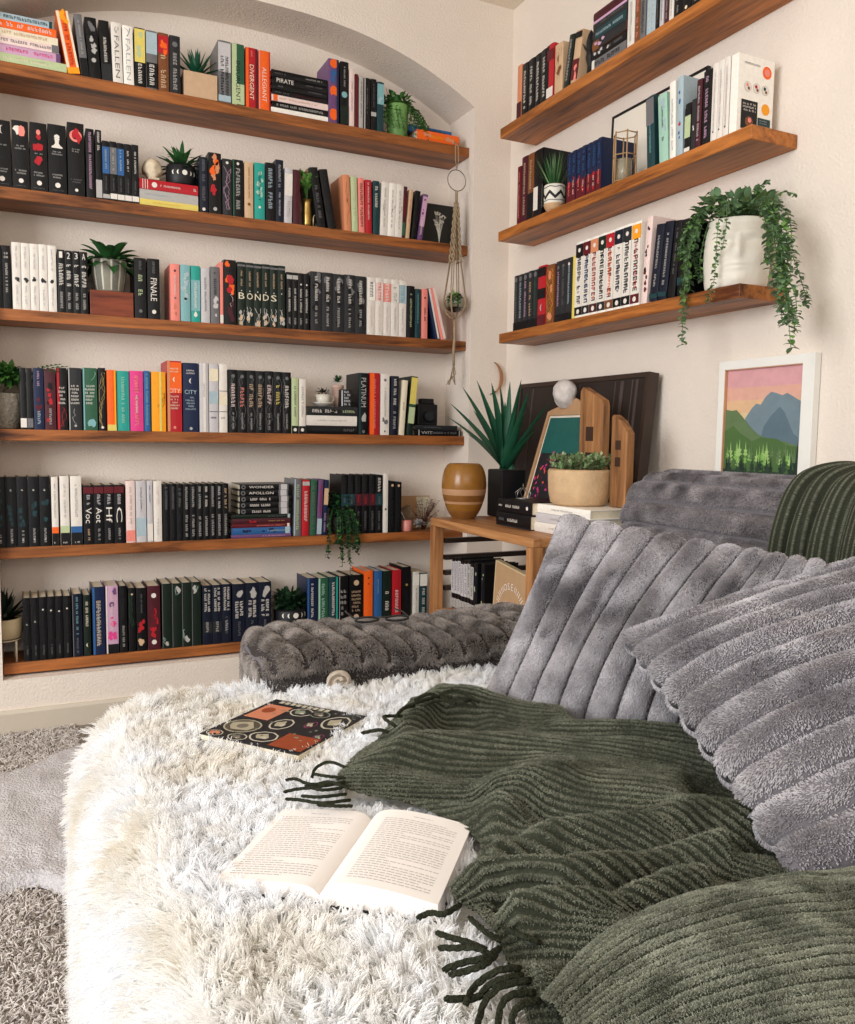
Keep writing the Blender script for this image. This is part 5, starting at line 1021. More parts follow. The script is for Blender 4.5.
# flower picture in a light wood house shaped frame
y0_, y1_ = at(545, 413, 'x', -.13)[1], at(592, 408, 'x', -.13)[1]; wv = y0_-y1_; Hf = at(570, 411, 'x', -.13)[2]-ZT
t = thing('flower_picture', 'light wood framed teal and pink flower picture behind the bowl planter', 'picture', (-.235, y0_, ZT+.001), (0, .30, -PI/2))
t.rotation_euler = (-.30, 0, -PI/2); fw = .014; Hf /= math.cos(.3); lw = mat('#b08a66', .6, 'light_oak', bump=.2, scale=60, var=.1, vscale=30)
mb = MB()
for a in ((0, fw, 0, Hf), (wv-fw, wv, 0, Hf), (fw, wv-fw, 0, fw), (fw, wv-fw, Hf-fw, Hf)): mb.box(a[0], a[1], 0, .024, a[2], a[3])
mb.add([(0, 0, Hf), (wv, 0, Hf), (wv*.55, 0, Hf+.045), (0, .024, Hf), (wv, .024, Hf), (wv*.55, .024, Hf+.045)], [(0, 1, 2), (5, 4, 3), (0, 2, 5, 3), (2, 1, 4, 5)])
obj('frame', mb, lw, t); obj('mat_border', MB().box(fw, wv-fw, .006, .009, fw, Hf-fw), mat('#d9d2c4', .7, 'cream_mount'), t)
q = MB(); q.box(fw+.008, wv-fw-.008, .0045, .0058, fw+.008, Hf-fw-.008, 0); q.box(fw+.008, wv-fw-.008, .004, .0045, Hf*.62, Hf-fw-.009, 1); rr = random.Random(11)
for i in range(120):
    x = rr.uniform(fw+.014, wv-fw-.014); z = rr.uniform(.02, Hf*.62); b_ = rr.uniform(0, 6.3)
    q.leaf((x, .0036-.00001*i, z), (math.cos(b_), 0, math.sin(b_)), rr.uniform(.01, .02), .009, 0, 2, 0, rr.choice((2, 2, 3, 4, 5)), 1., up=(0, 1, 0))
obj('painting', q, [mat('#232327', .5, 'paint_black'), mat('#1d5a55', .5, 'paint_teal', var=.1), mat('#c2387a', .5, 'paint_magenta'), mat('#d0543f', .5, 'paint_coral'), mat('#3d2c55', .5, 'paint_violet'), mat('#5d2433', .5, 'paint_wine')], t)
# pale round shell stone on the frame
w_ = at(563, 402, 'x', -.12); t = thing('felt_owl', 'pale grey white crumpled felt ball ornament on the light wood frame', 'ornament', (-.115, w_[1], ZT+Hf*math.cos(.3)+.014)); mb = MB(); n = 26; k = 18; vs = []; no = VNoise(5)
for i in range(k+1):
    v = PI*i/k
    for j in range(n): u = 2*PI*j/n; rr_ = .050*(1+.22*(float(no(4+3*math.cos(u)*math.sin(v), 4+3*math.cos(v)+2*math.sin(u)))-.5)*math.sin(v)); vs.append((.7*rr_*math.sin(v)*math.cos(u), rr_*math.sin(v)*math.sin(u), .046-rr_*math.cos(v)))
mb.add(vs, [(i*n+j, i*n+(j+1) % n, (i+1)*n+(j+1) % n, (i+1)*n+j) for i in range(k) for j in range(n)], 0, True); obj('ball', mb, mat('#c8c0bb', .9, 'felt_white', bump=.8, scale=40, var=.2, vscale=30), t)
# wooden house blocks
hw_ = wood('rustic_block', '#4a2a16', '#b07c4e', 'z', .6)
for (pl, prr, ptop, x, ds, roof) in ((579, 607, 386, -.20, 'taller rustic wooden house block with sloping top beside the flower picture', 1), (611, 632, 414, -.24, 'shorter rustic wooden house block nearest the sofa', 0)):
    a, e = at(pl, 440, 'x', x)[1], at(prr-5, 440, 'x', x)[1]; H = at((pl+prr)/2, ptop, 'x', x)[2]-zz-.001; wv = a-e
    t = thing('house_block', ds, 'ornament', (x, a, (zz if roof == 0 else ZT)+.0008), (0, 0, -PI/2)); H = H if roof == 0 else H+zz-ZT
    o1 = [(0, 0), (wv, 0), (wv, H*(.86 if roof else .80)), (wv*.55 if not roof else wv*.95, H*(.9 if roof else .93)), (wv*.1, H), (0, H*.97)]
    obj('block', MB().prism(o1, 0, .028, axis='y'), hw_, t, bevel=.003)
    obj('painted_cutouts', MB().box(wv*.3, wv*.62, -.001, 0, H*.62, H*.72).box(wv*.3, wv*.62, -.001, 0, H*.44, H*.54), mat('#3a2416', .8, 'recess_shade'), t)  # flat dark panels, the shade of cut windows put into their colour
# crescent moon on the back wall
w_ = at(497, 379, 'y', -.008); t = thing('wall_moon', 'wooden crescent moon hanging on the wall strip above the agave', 'ornament', (w_[0], -.012, w_[2])); A = []; n = 18; R = .068
for i in range(n+1): a = math.radians(68-150*i/n); A.append((R*math.cos(a)-.040, R*math.sin(a)+.004))
B = []
for i in range(1, n): a = math.radians(-82+150*i/n); B.append((R*math.cos(a)*.66-.0285, R*math.sin(a)+.004))
obj('crescent', MB().prism(A+B, -.001, .011, axis='y'), wood('crescent_wood', '#8a5c3c', '#b98a66', 'z', .5), t)
# white framed landscape
YA, YB = at(718, 420, 'x', -.02)[1], at(813, 420, 'x', -.02)[1]; ztp, zbt = 1.203, .80
t = thing('landscape_picture', 'white framed mountain and forest picture on the wall above the sofa', 'picture', (-.024, YA, zbt), (0, 0, -PI/2)); wv, H = YA-YB, ztp-zbt; fw = .03
fm = mat('#eceae4', .5, 'white_frame', var=.02); mb = MB()
for a in ((0, fw*.7, 0, H), (wv-fw*1.2, wv, 0, H), (fw*.7, wv-fw*1.2, 0, fw), (fw*.7, wv-fw*1.2, H-fw*.8, H)): mb.box(a[0], a[1], 0, .022, a[2], a[3])
obj('frame', mb, fm, t, bevel=.001); obj('inner_trim', MB().box(fw*.7, fw*.7+.003, .001, .01, fw, H-fw*.8).box(fw*.7, wv-fw*1.2, .001, .01, H-fw*.8-.002, H-fw*.8), mat('#c99a78', .5, 'copper_line'), t)
a0, a1, c0, c1 = fw*.7+.003, wv-fw*1.2, fw, H-fw*.8-.002; Wp, Hp = a1-a0, c1-c0; q = MB(); X = lambda u: a0+Wp*u; Z = lambda v: c0+Hp*v
cols = ['#d8a0a4', '#dca896', '#dcb48e', '#dcc296', '#71858f', '#5b707d', '#5f7850', '#4b6b3a', '#7fae58', '#2b4232', '#23404a', '#2f5560', '#9fc274', '#1f3329']
pmats = [mat(c, .55, 'print_'+c[1:], var=.07, scale=60, vscale=40) for c in cols]
def poly(pts, m, k): q.add([(X(u), .0105-.0006*k, Z(v)) for u, v in pts], [tuple(range(len(pts)))], m)
nb_ = 4
for i, (v0, v1) in enumerate(((.86, 1), (.76, .86), (.66, .76), (.45, .66))): poly([(0, v0), (1, v0), (1, v1), (0, v1)], i, 0)
poly([(.25, .3), (.27, .62), (.36, .7), (.41, .73), (.47, .72), (.53, .78), (.60, .815), (.68, .80), (.74, .785), (.80, .80), (.88, .77), (.97, .735), (1, .72), (1, .3)], 4, 1)
poly([(.45, .3), (.52, .55), (.62, .64), (.72, .70), (.78, .66), (.9, .5), (1, .45), (1, .3)], 5, 2)
poly([(0, .1), (0, .69), (.08, .68), (.15, .685), (.22, .64), (.28, .60), (.36, .54), (.46, .49), (.60, .46), (.8, .44), (1, .40), (1, .1)], 6, 3)
poly([(0, .1), (0, .52), (.12, .56), (.22, .50), (.38, .44), (.5, .47), (.7, .46), (.85, .41), (1, .40), (1, .1)], 7, 4)
rr = random.Random(21)
def tree(u, v, s, m, k): poly([(u-s*.12, v), (u-s*.45, v+s*.2), (u-s*.15, v+s*.25), (u-s*.33, v+s*.6), (u-s*.1, v+s*.6), (u, v+s*1.5), (u+s*.1, v+s*.6), (u+s*.33, v+s*.6), (u+s*.15, v+s*.25), (u+s*.45, v+s*.2), (u+s*.12, v)], m, k)
for i in range(34): tree(rr.uniform(.03, .97), rr.uniform(.22, .33), rr.uniform(.06, .1), rr.choice((8, 12, 6)), 5+.01*i)
for i in range(30): tree(rr.uniform(.02, .98), rr.uniform(.14, .22), rr.uniform(.05, .10), rr.choice((9, 13)), 6+.01*i)
poly([(0, 0), (1, 0), (1, .19), (.7, .21), (.4, .2), (0, .22)], 9, 7); poly([(.0, .02), (1, .0), (1, .12), (.6, .10), (.3, .12), (0, .11)], 10, 7.5); poly([(.25, .08), (.48, .08), (.5, .17), (.22, .17)], 11, 8)
tree(.97, .18, .17, 13, 8.2); tree(.9, .16, .12, 13, 8.4); tree(.05, .12, .14, 13, 8.5)
obj('landscape_print', q, pmats, t); obj('backing', MB().box(a0, a1, .0108, .018, c0, c1), fm, t)
# macrame hanger with glass globe plant
w_ = at(457, 148, 'y', YF-.022); t = thing('macrame_hanger', 'knotted rope plant hanger on a metal ring below the highest long shelf', 'plant hanger', (w_[0], YF-.024, 0)); rope = mat('#a58f72', .85, 'jute_rope', bump=.8, scale=150, var=.15); zf = lambda py: at(457, py, 'y', YF-.024)[2]
obj('cord_loop', MB().tube([(.0, .02, zf(140)), (.006, .004, zf(146)), (.007, 0, zf(160)), (0, 0, zf(170)), (-.007, 0, zf(160)), (-.006, .004, zf(146)), (0, .02, zf(140))], .0022, 6), rope, t)
rr_ = (zf(170)-zf(191))/2; zc = zf(180.5); obj('ring', MB().tube([(rr_*math.sin(2*PI*i/32), 0, zc+rr_*math.cos(2*PI*i/32)) for i in range(33)], .0018, 8), mat('#7d776c', .35, 'ring_metal', metal=.7), t)
z1, z2, z3_, z4 = zf(191), zf(203), zf(263), zf(292); Rg = .043; mb = MB()
mb.tube([(0, 0, z1), (0, 0, z2)], .006, 8)
for k in range(4):
    a = PI/4+k*PI/2; cx_, cy_ = math.cos(a), math.sin(a)
    P = [np.array((cx_*.004, cy_*.004, z2))+(np.array((cx_*.024, cy_*.02, z3_))-np.array((cx_*.004, cy_*.004, z2)))*s for s in np.linspace(0, 1, 24)]
    for s_ in (0, PI): mb.tube([p_+np.array((math.cos(i*1.2+s_)*.004, math.sin(i*1.2+s_)*.004, 0)) for i, p_ in enumerate(P)], .0038, 5)
    P2 = [np.array((cx_*.024, cy_*.02, z3_)), np.array((cx_*.04, cy_*.04, z4)), np.array((cx_*.046, cy_*.046, zf(303))), np.array((cx_*.032, cy_*.032, zf(314))), np.array((0, 0, zf(320)))]
    for s_ in (-1, 1): mb.tube([p_+np.array((-cy_, cx_, 0))*.004*s_*(1 if i < 4 else .3) for i, p_ in enumerate(cr(np.array(P2), 14))], .0022, 5)
mb.tube([(0, 0, zf(319)), (.002, 0, zf(335)), (-.002, 0, zf(352)), (0, 0, zf(366))], .0055, 7)
for i in range(7): mb.tube([(0, 0, zf(364)), (rnd.uniform(-.012, .008), rnd.uniform(-.01, .01), zf(374)), (rnd.uniform(-.03, .012), rnd.uniform(-.015, .01), zf(rnd.uniform(380, 386)))], .0017, 4)
obj('knotted_cords', mb, rope, t)
zc = zf(303); gt = thing('glass_globe', 'glass globe with a small green plant held in the rope hanger', 'plant', (w_[0], YF-.024, zc-.038))
obj('globe', MB().lathe([(0, 0), (.018, .002), (.034, .014), (.041, .036), (.036, .058), (.026, .068), (.0245, .067), (.034, .057), (.0395, .036), (.033, .016), (0, .004)], 28), mat('#e8f4e8', .03, 'clear_glass', trans=1., var=0.), gt)
obj('soil', MB().lathe([(0, .005), (.018, .006), (.032, .018), (0, .02)], 18), SOIL, gt); mb = MB(); bush(mb, (0, 0, .034), (.026, .026, .03), 120, rnd, .02, .012, 0, .3); obj('leaves', mb, [G2, leafm('#6fa04a', 'fresh_green')], gt)
# ================================================================== SOFA, THROWS AND CUSHIONS
ZS = .47
upm = mat('#77737a', .95, 'grey_upholstery', bump=.5, scale=220, var=.08, spec=.1)
sofa = thing('sofa', 'deep grey sofa along the side wall, mostly hidden under throws and cushions', 'sofa', (0, 0, 0))
def rbox(x0, x1, y0, y1, z0, z1, r=.04):
    return MB().box(x0, x1, y0, y1, z0, z1)
obj('seat_base', rbox(-1.64, -.29, -3.3, -1.42, .05, .40), upm, sofa, bevel=.04, seg=4)
obj('seat_cushion', rbox(-1.40, -.30, -3.28, -1.45, .401, .455), upm, sofa, bevel=.02, seg=3)
for x, y in ((-1.56, -1.5), (-.4, -1.5), (-1.56, -3.2), (-.4, -3.2)): obj('foot', MB().lathe([(0, 0), (.02, 0), (.028, .05), (0, .05)], 14, cx=x, cy=y), mat('#3a2a20', .5, 'dark_wood_foot'), sofa)

# ---- plush helper
plush_base = mat('#6f6b6f', 1., 'plush_base', spec=.05, var=.05)
def plush_mat(name, dark, light):
    return strand_mat(name, dark, light, 24., .8, detail=5., lo=.2, hi=.8)  # colour noise also paints in the sheen of differently brushed pile
plushm = plush_mat('plush_grey', '#878388', '#c9c5c9')
plushd = plush_mat('plush_dark', '#453e3b', '#a89f99')
def surf_normals(P):
    du = np.gradient(P, axis=1); dv = np.gradient(P, axis=0); N = np.cross(du, dv); N /= np.linalg.norm(N, axis=2, keepdims=True)+1e-9; return N
def fur_on_grid(name, P, N, count, length, m, parent, seed, lay=(0, 0, -.35), rad=(.0008, .0007, .0003), keep=None, rnd_amt=.16, k=3, wgt=None):
    rs = np.random.RandomState(seed); R, Cc = P.shape[:2]
    # area weighted cells
    A = np.linalg.norm(np.cross(P[1:, :-1]-P[:-1, :-1], P[:-1, 1:]-P[:-1, :-1]), axis=2).ravel()
    if wgt is not None: A = A*wgt[:-1, :-1].ravel()
    A = A/A.sum()
    c = rs.choice(len(A), count, p=A); i, j = c//(Cc-1), c % (Cc-1); u, v = rs.rand(count, 1), rs.rand(count, 1)
    lerp = lambda G: (G[i, j]*(1-u)+G[i, j+1]*u)*(1-v)+(G[i+1, j]*(1-u)+G[i+1, j+1]*u)*v
    p = lerp(P); n = lerp(N); n /= np.linalg.norm(n, axis=1, keepdims=True)+1e-9
    if keep is not None: q = keep(p, n); p, n = p[q], n[q]
    no = [VNoise(seed+a) for a in (1, 2, 3)]; f = 22
    fl = np.stack([no[0](p[:, 0]*f, (p[:, 1]+p[:, 2])*f), no[1](p[:, 1]*f+9, p[:, 2]*f), no[2](p[:, 2]*f, p[:, 0]*f+5)], 1)-.5
    d = n*.75+np.array(lay)+fl*1.0+rs.normal(0, rnd_amt, p.shape); d /= np.linalg.norm(d, axis=1, keepdims=True)
    L = length*rs.uniform(.7, 1.1, (len(p), 1))
    if wgt is not None: L = L*(.35+.65*np.clip(wgt[i, j], 0, 1)[:, None]) if keep is None else L; bend = fl*.6+np.array((0, 0, -.25))
    pts = [p-n*.001]
    for s in range(1, k): t_ = s/(k-1); pts.append(p+d*L*t_+bend*L*t_*t_*.6)
    return strands(name, np.stack(pts, 1), rad, m, parent)
def plush_cushion(name, label, C4, thick, nrib, count, seed, rib=.010, bend=0., back=False, cat='cushion', m=None, group=None, puff=.0, length=.0048, facing=None):
    BL, BR, TR, TL = [np.array(c, float) for c in C4]; n0 = np.cross(BR-BL, TL-BL); n0 /= np.linalg.norm(n0)
    org = (BL+BR)/2; t = thing(name, label, cat, tuple(org), group=group)
    S, T = 320, 70
    s = np.linspace(0, 1, S); u = np.linspace(0, 1, T); ss, tt = np.meshgrid(s, u)
    sb = ss+bend*(tt*tt)*np.sin(PI*ss)
    sag = .035*np.sin(PI*tt)*(2*ss-1)                     # sides pull in, corners reach out
    pos = lambda a, b_: ((1-a)*(1-b_))[..., None]*BL+(a*(1-b_))[..., None]*BR+(a*b_)[..., None]*TR+((1-a)*b_)[..., None]*TL
    w = np.linalg.norm(BR-BL); hgt = np.linalg.norm(TL-BL)
    prof = (np.clip(np.sin(PI*ss), 0, 1)**.55)*(np.clip(np.sin(PI*tt), 0, 1)**.5)
    rb = np.abs(np.sin(PI*nrib*ss))**.5
    edge = np.clip(np.minimum(tt, 1-tt)/.06, 0, 1)
    up = (TL-BL)/hgt
    out = []
    for sg in (1, -1):
        base = pos(np.clip(sb-sag*.6, -.05, 1.05), tt+.03*np.sin(PI*ss)*(tt-.5)*-1)
        off = sg*(thick/2*prof+rib*rb*(.35+.65*prof))
        P = base+off[..., None]*n0+(up*((tt-.5)*2*(1-edge))[..., None])*(rib*.5*rb[..., None])
        out.append(P-org)
    F = out[0]; B = out[1][:, ::-1]; wg = np.clip((np.abs(np.sin(PI*nrib*ss))-.10)*2.4, 0.02, 1)
    o1 = grid_obj('front_panel', F, plush_base, t); o2 = grid_obj('back_panel', B, plush_base, t)
    NF = surf_normals(F); 
    if (NF[T//2, S//2]@n0) < 0: NF = -NF
    NBk = surf_normals(B)
    if (NBk[T//2, S//2]@-n0) < 0: NBk = -NBk
    fur_on_grid('plush_pile', F, NF, count, length, m or plushm, t, seed, wgt=wg)
    edge_keep = lambda p, n_: np.ones(len(p), bool)
    fur_on_grid('back_pile', B, NBk, count//4, length, m or plushm, t, seed+50, wgt=wg)
    return t
# ---- cushion 1: upright ribbed cushion
plush_cushion('plush_cushion', 'upright grey ribbed plush cushion in the middle, nearest the side table', [(-1.045, -1.655, .475), (-.745, -2.08, .475), (-.70, -2.11, .79), (-.895, -1.69, .832)], .09, 10, 200000, 11, .026, group='grey ribbed plush cushions', bend=.14)
plush_cushion('plush_cushion', 'grey ribbed plush cushion tucked behind the upright one, only its top showing', [(-.80, -1.47, .47), (-.56, -1.86, .47), (-.53, -1.86, .765), (-.75, -1.48, .775)], .09, 10, 50000, 12, .024, group='grey ribbed plush cushions')
# ---- cushion 2: large slanted cushion in front
plush_cushion('plush_cushion', 'large slanted grey ribbed plush cushion in front on the green blanket', [(-1.035, -2.36, .52), (-.64, -2.66, .70), (-.44, -2.17, .86), (-.875, -1.875, .665)], .13, 1, 10, 13, .0) if False else None
def cushion2():
    A = np.array((-.915, -1.918, .667)); B = np.array((-1.045, -2.380, .510)); D = np.array((-.525, -2.155, .832)); Cc = D+(B-A)*1.02
    # ribs run from side AB to side DC: s runs along A->B, t runs A->D
    return plush_cushion('plush_cushion', 'large slanted grey ribbed plush cushion in front, lying on the green blanket', [B, A, D, Cc], .11, 10, 260000, 14, .029, group='grey ribbed plush cushions', bend=-.07)
cushion2()
# ---- ribbed backrest of the sofa
def path_resample(pts, n):
    P = np.array(pts, float); d = np.r_[0, np.cumsum(np.linalg.norm(np.diff(P, axis=0), axis=1))]; t = np.linspace(0, d[-1], n)
    return np.stack([np.interp(t, d, P[:, k]) for k in range(P.shape[1])], 1), d[-1]
prof, Lp = path_resample(cr(np.array([(-.285, .40), (-.30, .52), (-.305, .66), (-.30, .78), (-.27, .843), (-.20, .872), (-.10, .868), (-.045, .84), (-.03, .70), (-.03, .42)]), 200), 260)
ya, yb2 = -1.13, -3.2; NY = 120; yy = np.linspace(ya, yb2, NY); tp = np.linspace(0, Lp, 260)
nrm = np.gradient(prof, axis=0); nrm = np.stack([nrm[:, 1], -nrm[:, 0]], 1); nrm /= np.linalg.norm(nrm, axis=1, keepdims=True); 
cen = np.array((-.16, .6)); sgn = np.sign(((prof-cen)*nrm).sum(1)); nrm *= sgn[:, None]
ribp = np.abs(np.sin(PI*(tp-.012)/.058))**.45*.026
P = np.zeros((260, NY, 3)); endr = np.clip((ya-yy)/.05, 0, 1); er = np.sqrt(1-(1-endr)**2)
for j in range(NY):
    q_ = cen+(prof-cen)*(.72+.28*er[j])+nrm*(ribp*(.4+.6*er[j]))[:, None]
    P[:, j, 0] = q_[:, 0]; P[:, j, 1] = yy[j]; P[:, j, 2] = q_[:, 1]
P[:, :, 1] += .008*np.sin(PI*tp/.058)[:, None]**2*(1-er)[None]
grid_obj('backrest', P, plush_base, sofa)
N = surf_normals(P); 
if N[60, 60, 0] > 0: N = -N
cap = MB(); cap.add([tuple(P[i, 0]) for i in range(260)], [tuple(range(260))], 0); obj('backrest_end', cap, plush_base, sofa)
fur_on_grid('backrest_pile', P[:, :60], N[:, :60], 150000, .0048, plush_mat('plush_back', '#605b60', '#aaa4a6'), sofa, 31, wgt=(np.clip((np.abs(np.sin(PI*(tp-.012)/.058))-.10)*2.4, .02, 1)*((prof[:, 1] > .6) & (prof[:, 0] < -.06)))[:, None]*np.ones((1, 60))+1e-9)
# ---- low cushion at the far end
A0 = np.array((-1.375, -1.430)); ln, dp, z0, z1 = .72, .25, .440, .543
t = thing('plush_bolster', 'low rectangular dark grey ribbed plush cushion at the far end of the seat', 'cushion', (A0[0], A0[1], z0))
NU, NV = 260, 150; U, V = np.meshgrid(np.linspace(0, 1, NU), np.linspace(0, 2*PI, NV))
hy, hz_ = dp/2, (z1-z0)/2; pw_ = .42
cy = np.sign(np.cos(V))*np.abs(np.cos(V))**pw_; cz = np.sign(np.sin(V))*np.abs(np.sin(V))**pw_
e = np.clip(np.minimum(U, 1-U)/.07, 0, 1); sc = .62+.38*np.sqrt(1-(1-e)**2)
top = np.clip(np.sin(V)*1.4, 0, 1)**.7; front = np.clip(-np.cos(V)*1.3-.2, 0, 1)
rib_t = np.abs(np.sin(PI*(U*12.5+.22*np.cos(V))))**.4*.024*top; rib_f = np.abs(np.sin(PI*1.0*(np.sin(V)*1.0+.0)))**.45*.022*front
X = U*ln; Y = hy+cy*(hy*sc+rib_f); Z = hz_+cz*(hz_*sc)+rib_t+.006*np.sin(U*9)
P = np.stack([X, Y, Z], 2); plush_base_d = mat('#3d3837', 1., 'plush_base_dark', spec=.05, var=.05); grid_obj('cover', P, plush_base_d, t); N = surf_normals(P); ce = np.stack([X, np.full_like(X, hy), np.full_like(X, hz_)], 2)
if ((N*(P-ce)).sum(2)).mean() < 0: N = -N
for j, nm in ((0, 'end_panel'), (NU-1, 'end_panel')): obj(nm, MB().add([tuple(P[i, j]) for i in range(NV-1)], [tuple(range(NV-1))]), plush_base, t)
fur_on_grid('plush_pile', P, N, 130000, .0075, plushd, t, 41, lay=(0, 0, -.2), wgt=np.clip((np.abs(np.sin(PI*(U*12.5+.22*np.cos(V))))-.12)*2.4, .03, 1)*(top > .5)+1.0*(top <= .5)*np.clip((np.abs(np.sin(PI*np.sin(V)))-.12)*2.4, .1, 1))
rs = np.random.RandomState(5)
for j, nx in ((0, -1),):                        # end panel pile
    n = 5000; vv = rs.uniform(0, 2*PI, n); q = np.sqrt(rs.rand(n)); cc = np.sign(np.cos(vv))*np.abs(np.cos(vv))**pw_; cs = np.sign(np.sin(vv))*np.abs(np.sin(vv))**pw_
    p_ = np.stack([0*q, hy+cc*hy*.62*q, hz_+cs*hz_*.62*q], 1); d = np.stack([-np.ones(n)*.8, rs.normal(0, .4, n), rs.normal(-.2, .4, n)], 1)
    strands('end_pile', np.stack([p_, p_+d*.008, p_+d*.012+np.array((0, 0, -.004))], 1), [.001, .0008, .0004], plushd, t)
# sunglasses-like dark frame and the cream fabric rosette
w_ = at(382, 622, 'z', .578); t = thing('eyeglasses', 'dark thin framed glasses resting on the low ribbed cushion', 'glasses', (w_[0], w_[1], .578), (0, 0, -.15)); gm = mat('#111114', .25, 'black_acetate', spec=.6)
for s in (-1, 1): obj('lens_rim', MB().tube([(s*.034+.026*math.cos(2*PI*i/20), .002*math.sin(2*PI*i/20), .007+.005*math.sin(2*PI*i/20)) for i in range(21)], .0024, 6), gm, t); obj('temple', MB().tube([(s*.060, 0, .010), (s*.062, .06, .008), (s*.058, .11, .004)], .002, 6), gm, t)
obj('bridge', MB().tube([(-.010, 0, .010), (0, -.001, .012), (.010, 0, .010)], .002, 6), gm, t)
w_ = at(338, 680, 'y', -1.452); t = thing('fabric_rosette', 'round cream fabric rosette leaning on the front of the low cushion', 'ornament', (w_[0], -1.462, w_[2]-.0)); mb = MB()
sp = [((.004+.0021*a)*math.cos(a), .0, (.003+.0018*a)*math.sin(a)) for a in np.linspace(0, 11.5, 90)]
mb.tube(sp, [.0042+.0014*math.sin(i*.25) for i in range(90)], 8); mb.prism([(.024*math.cos(2*PI*i/24), .020*math.sin(2*PI*i/24)) for i in range(24)], .001, .010, axis='y'); obj('rosette', mb, mat('#b3a595', .9, 'felt_cream', bump=.4, scale=90), t)

# ---- green ribbed blanket
def knit_mat(name, dark, mid, light, bead=420.):
    m, t, b = nt(name); L = t.links.new; uv = node(t, 'ShaderNodeUVMap'); sx = node(t, 'ShaderNodeSeparateXYZ'); L(uv.outputs[0], sx.inputs[0])
    co = node(t, 'ShaderNodeTexCoord'); n0 = node(t, 'ShaderNodeTexNoise', Scale=300., Detail=3.); L(co.outputs['Object'], n0.inputs['Vector'])
    n1 = node(t, 'ShaderNodeTexNoise', Scale=9., Detail=4.); L(co.outputs['Object'], n1.inputs['Vector'])
    mp = node(t, 'ShaderNodeCombineXYZ'); mu = node(t, 'ShaderNodeMath', operation='MULTIPLY'); L(sx.outputs['X'], mu.inputs[0]); mu.inputs[1].default_value = bead
    L(mu.outputs[0], mp.inputs['X']); L(sx.outputs['Y'], mp.inputs['Y']); n2 = node(t, 'ShaderNodeTexNoise', Scale=1., Detail=2.); L(mp.outputs[0], n2.inputs['Vector'])
    fr = node(t, 'ShaderNodeMath', operation='SINE'); m2 = node(t, 'ShaderNodeMath', operation='MULTIPLY'); L(sx.outputs['Y'], m2.inputs[0]); m2.inputs[1].default_value = 2*PI; L(m2.outputs[0], fr.inputs[0])
    r0 = node(t, 'ShaderNodeMapRange'); L(fr.outputs[0], r0.inputs['Value']); r0.inputs['From Min'].default_value = .1; r0.inputs['From Max'].default_value = 1.
    ml = node(t, 'ShaderNodeMath', operation='MULTIPLY'); L(r0.outputs[0], ml.inputs[0]); r1 = node(t, 'ShaderNodeMapRange'); L(n2.outputs['Fac'], r1.inputs['Value']); r1.inputs['From Min'].default_value = .30; r1.inputs['From Max'].default_value = .75; L(r1.outputs[0], ml.inputs[1])
    a = node(t, 'ShaderNodeMix', data_type='RGBA'); a.inputs['A'].default_value = lin(dark); a.inputs['B'].default_value = lin(mid); L(n0.outputs['Fac'], a.inputs['Factor'])
    c = node(t, 'ShaderNodeMix', data_type='RGBA'); L(a.outputs['Result'], c.inputs['A']); c.inputs['B'].default_value = lin(light); L(ml.outputs[0], c.inputs['Factor'])
    L(c.outputs['Result'], b.inputs['Base Color']); b.inputs['Roughness'].default_value = .95; b.inputs['Specular IOR Level'].default_value = .1
    b.inputs['Sheen Weight'].default_value = .25; b.inputs['Sheen Roughness'].default_value = .4; b.inputs['Sheen Tint'].default_value = lin(light)
    ad = node(t, 'ShaderNodeMath', operation='MULTIPLY_ADD'); L(n0.outputs['Fac'], ad.inputs[0]); ad.inputs[1].default_value = .6; L(ml.outputs[0], ad.inputs[2])
    bp = node(t, 'ShaderNodeBump', Strength=.8, Distance=.0025); L(ad.outputs[0], bp.inputs['Height']); L(bp.outputs['Normal'], b.inputs['Normal'])
    return m
knit = knit_mat('chenille_green', '#1d1f19', '#434639', '#888b7a', 900.)
def dist_poly(px, py, poly):
    d = np.full(px.shape, 1e9)
    for (x0, y0), (x1, y1) in zip(poly, poly[1:]):
        vx, vy = x1-x0, y1-y0; tt_ = np.clip(((px-x0)*vx+(py-y0)*vy)/(vx*vx+vy*vy), 0, 1); d = np.minimum(d, np.hypot(px-x0-tt_*vx, py-y0-tt_*vy))
    return d
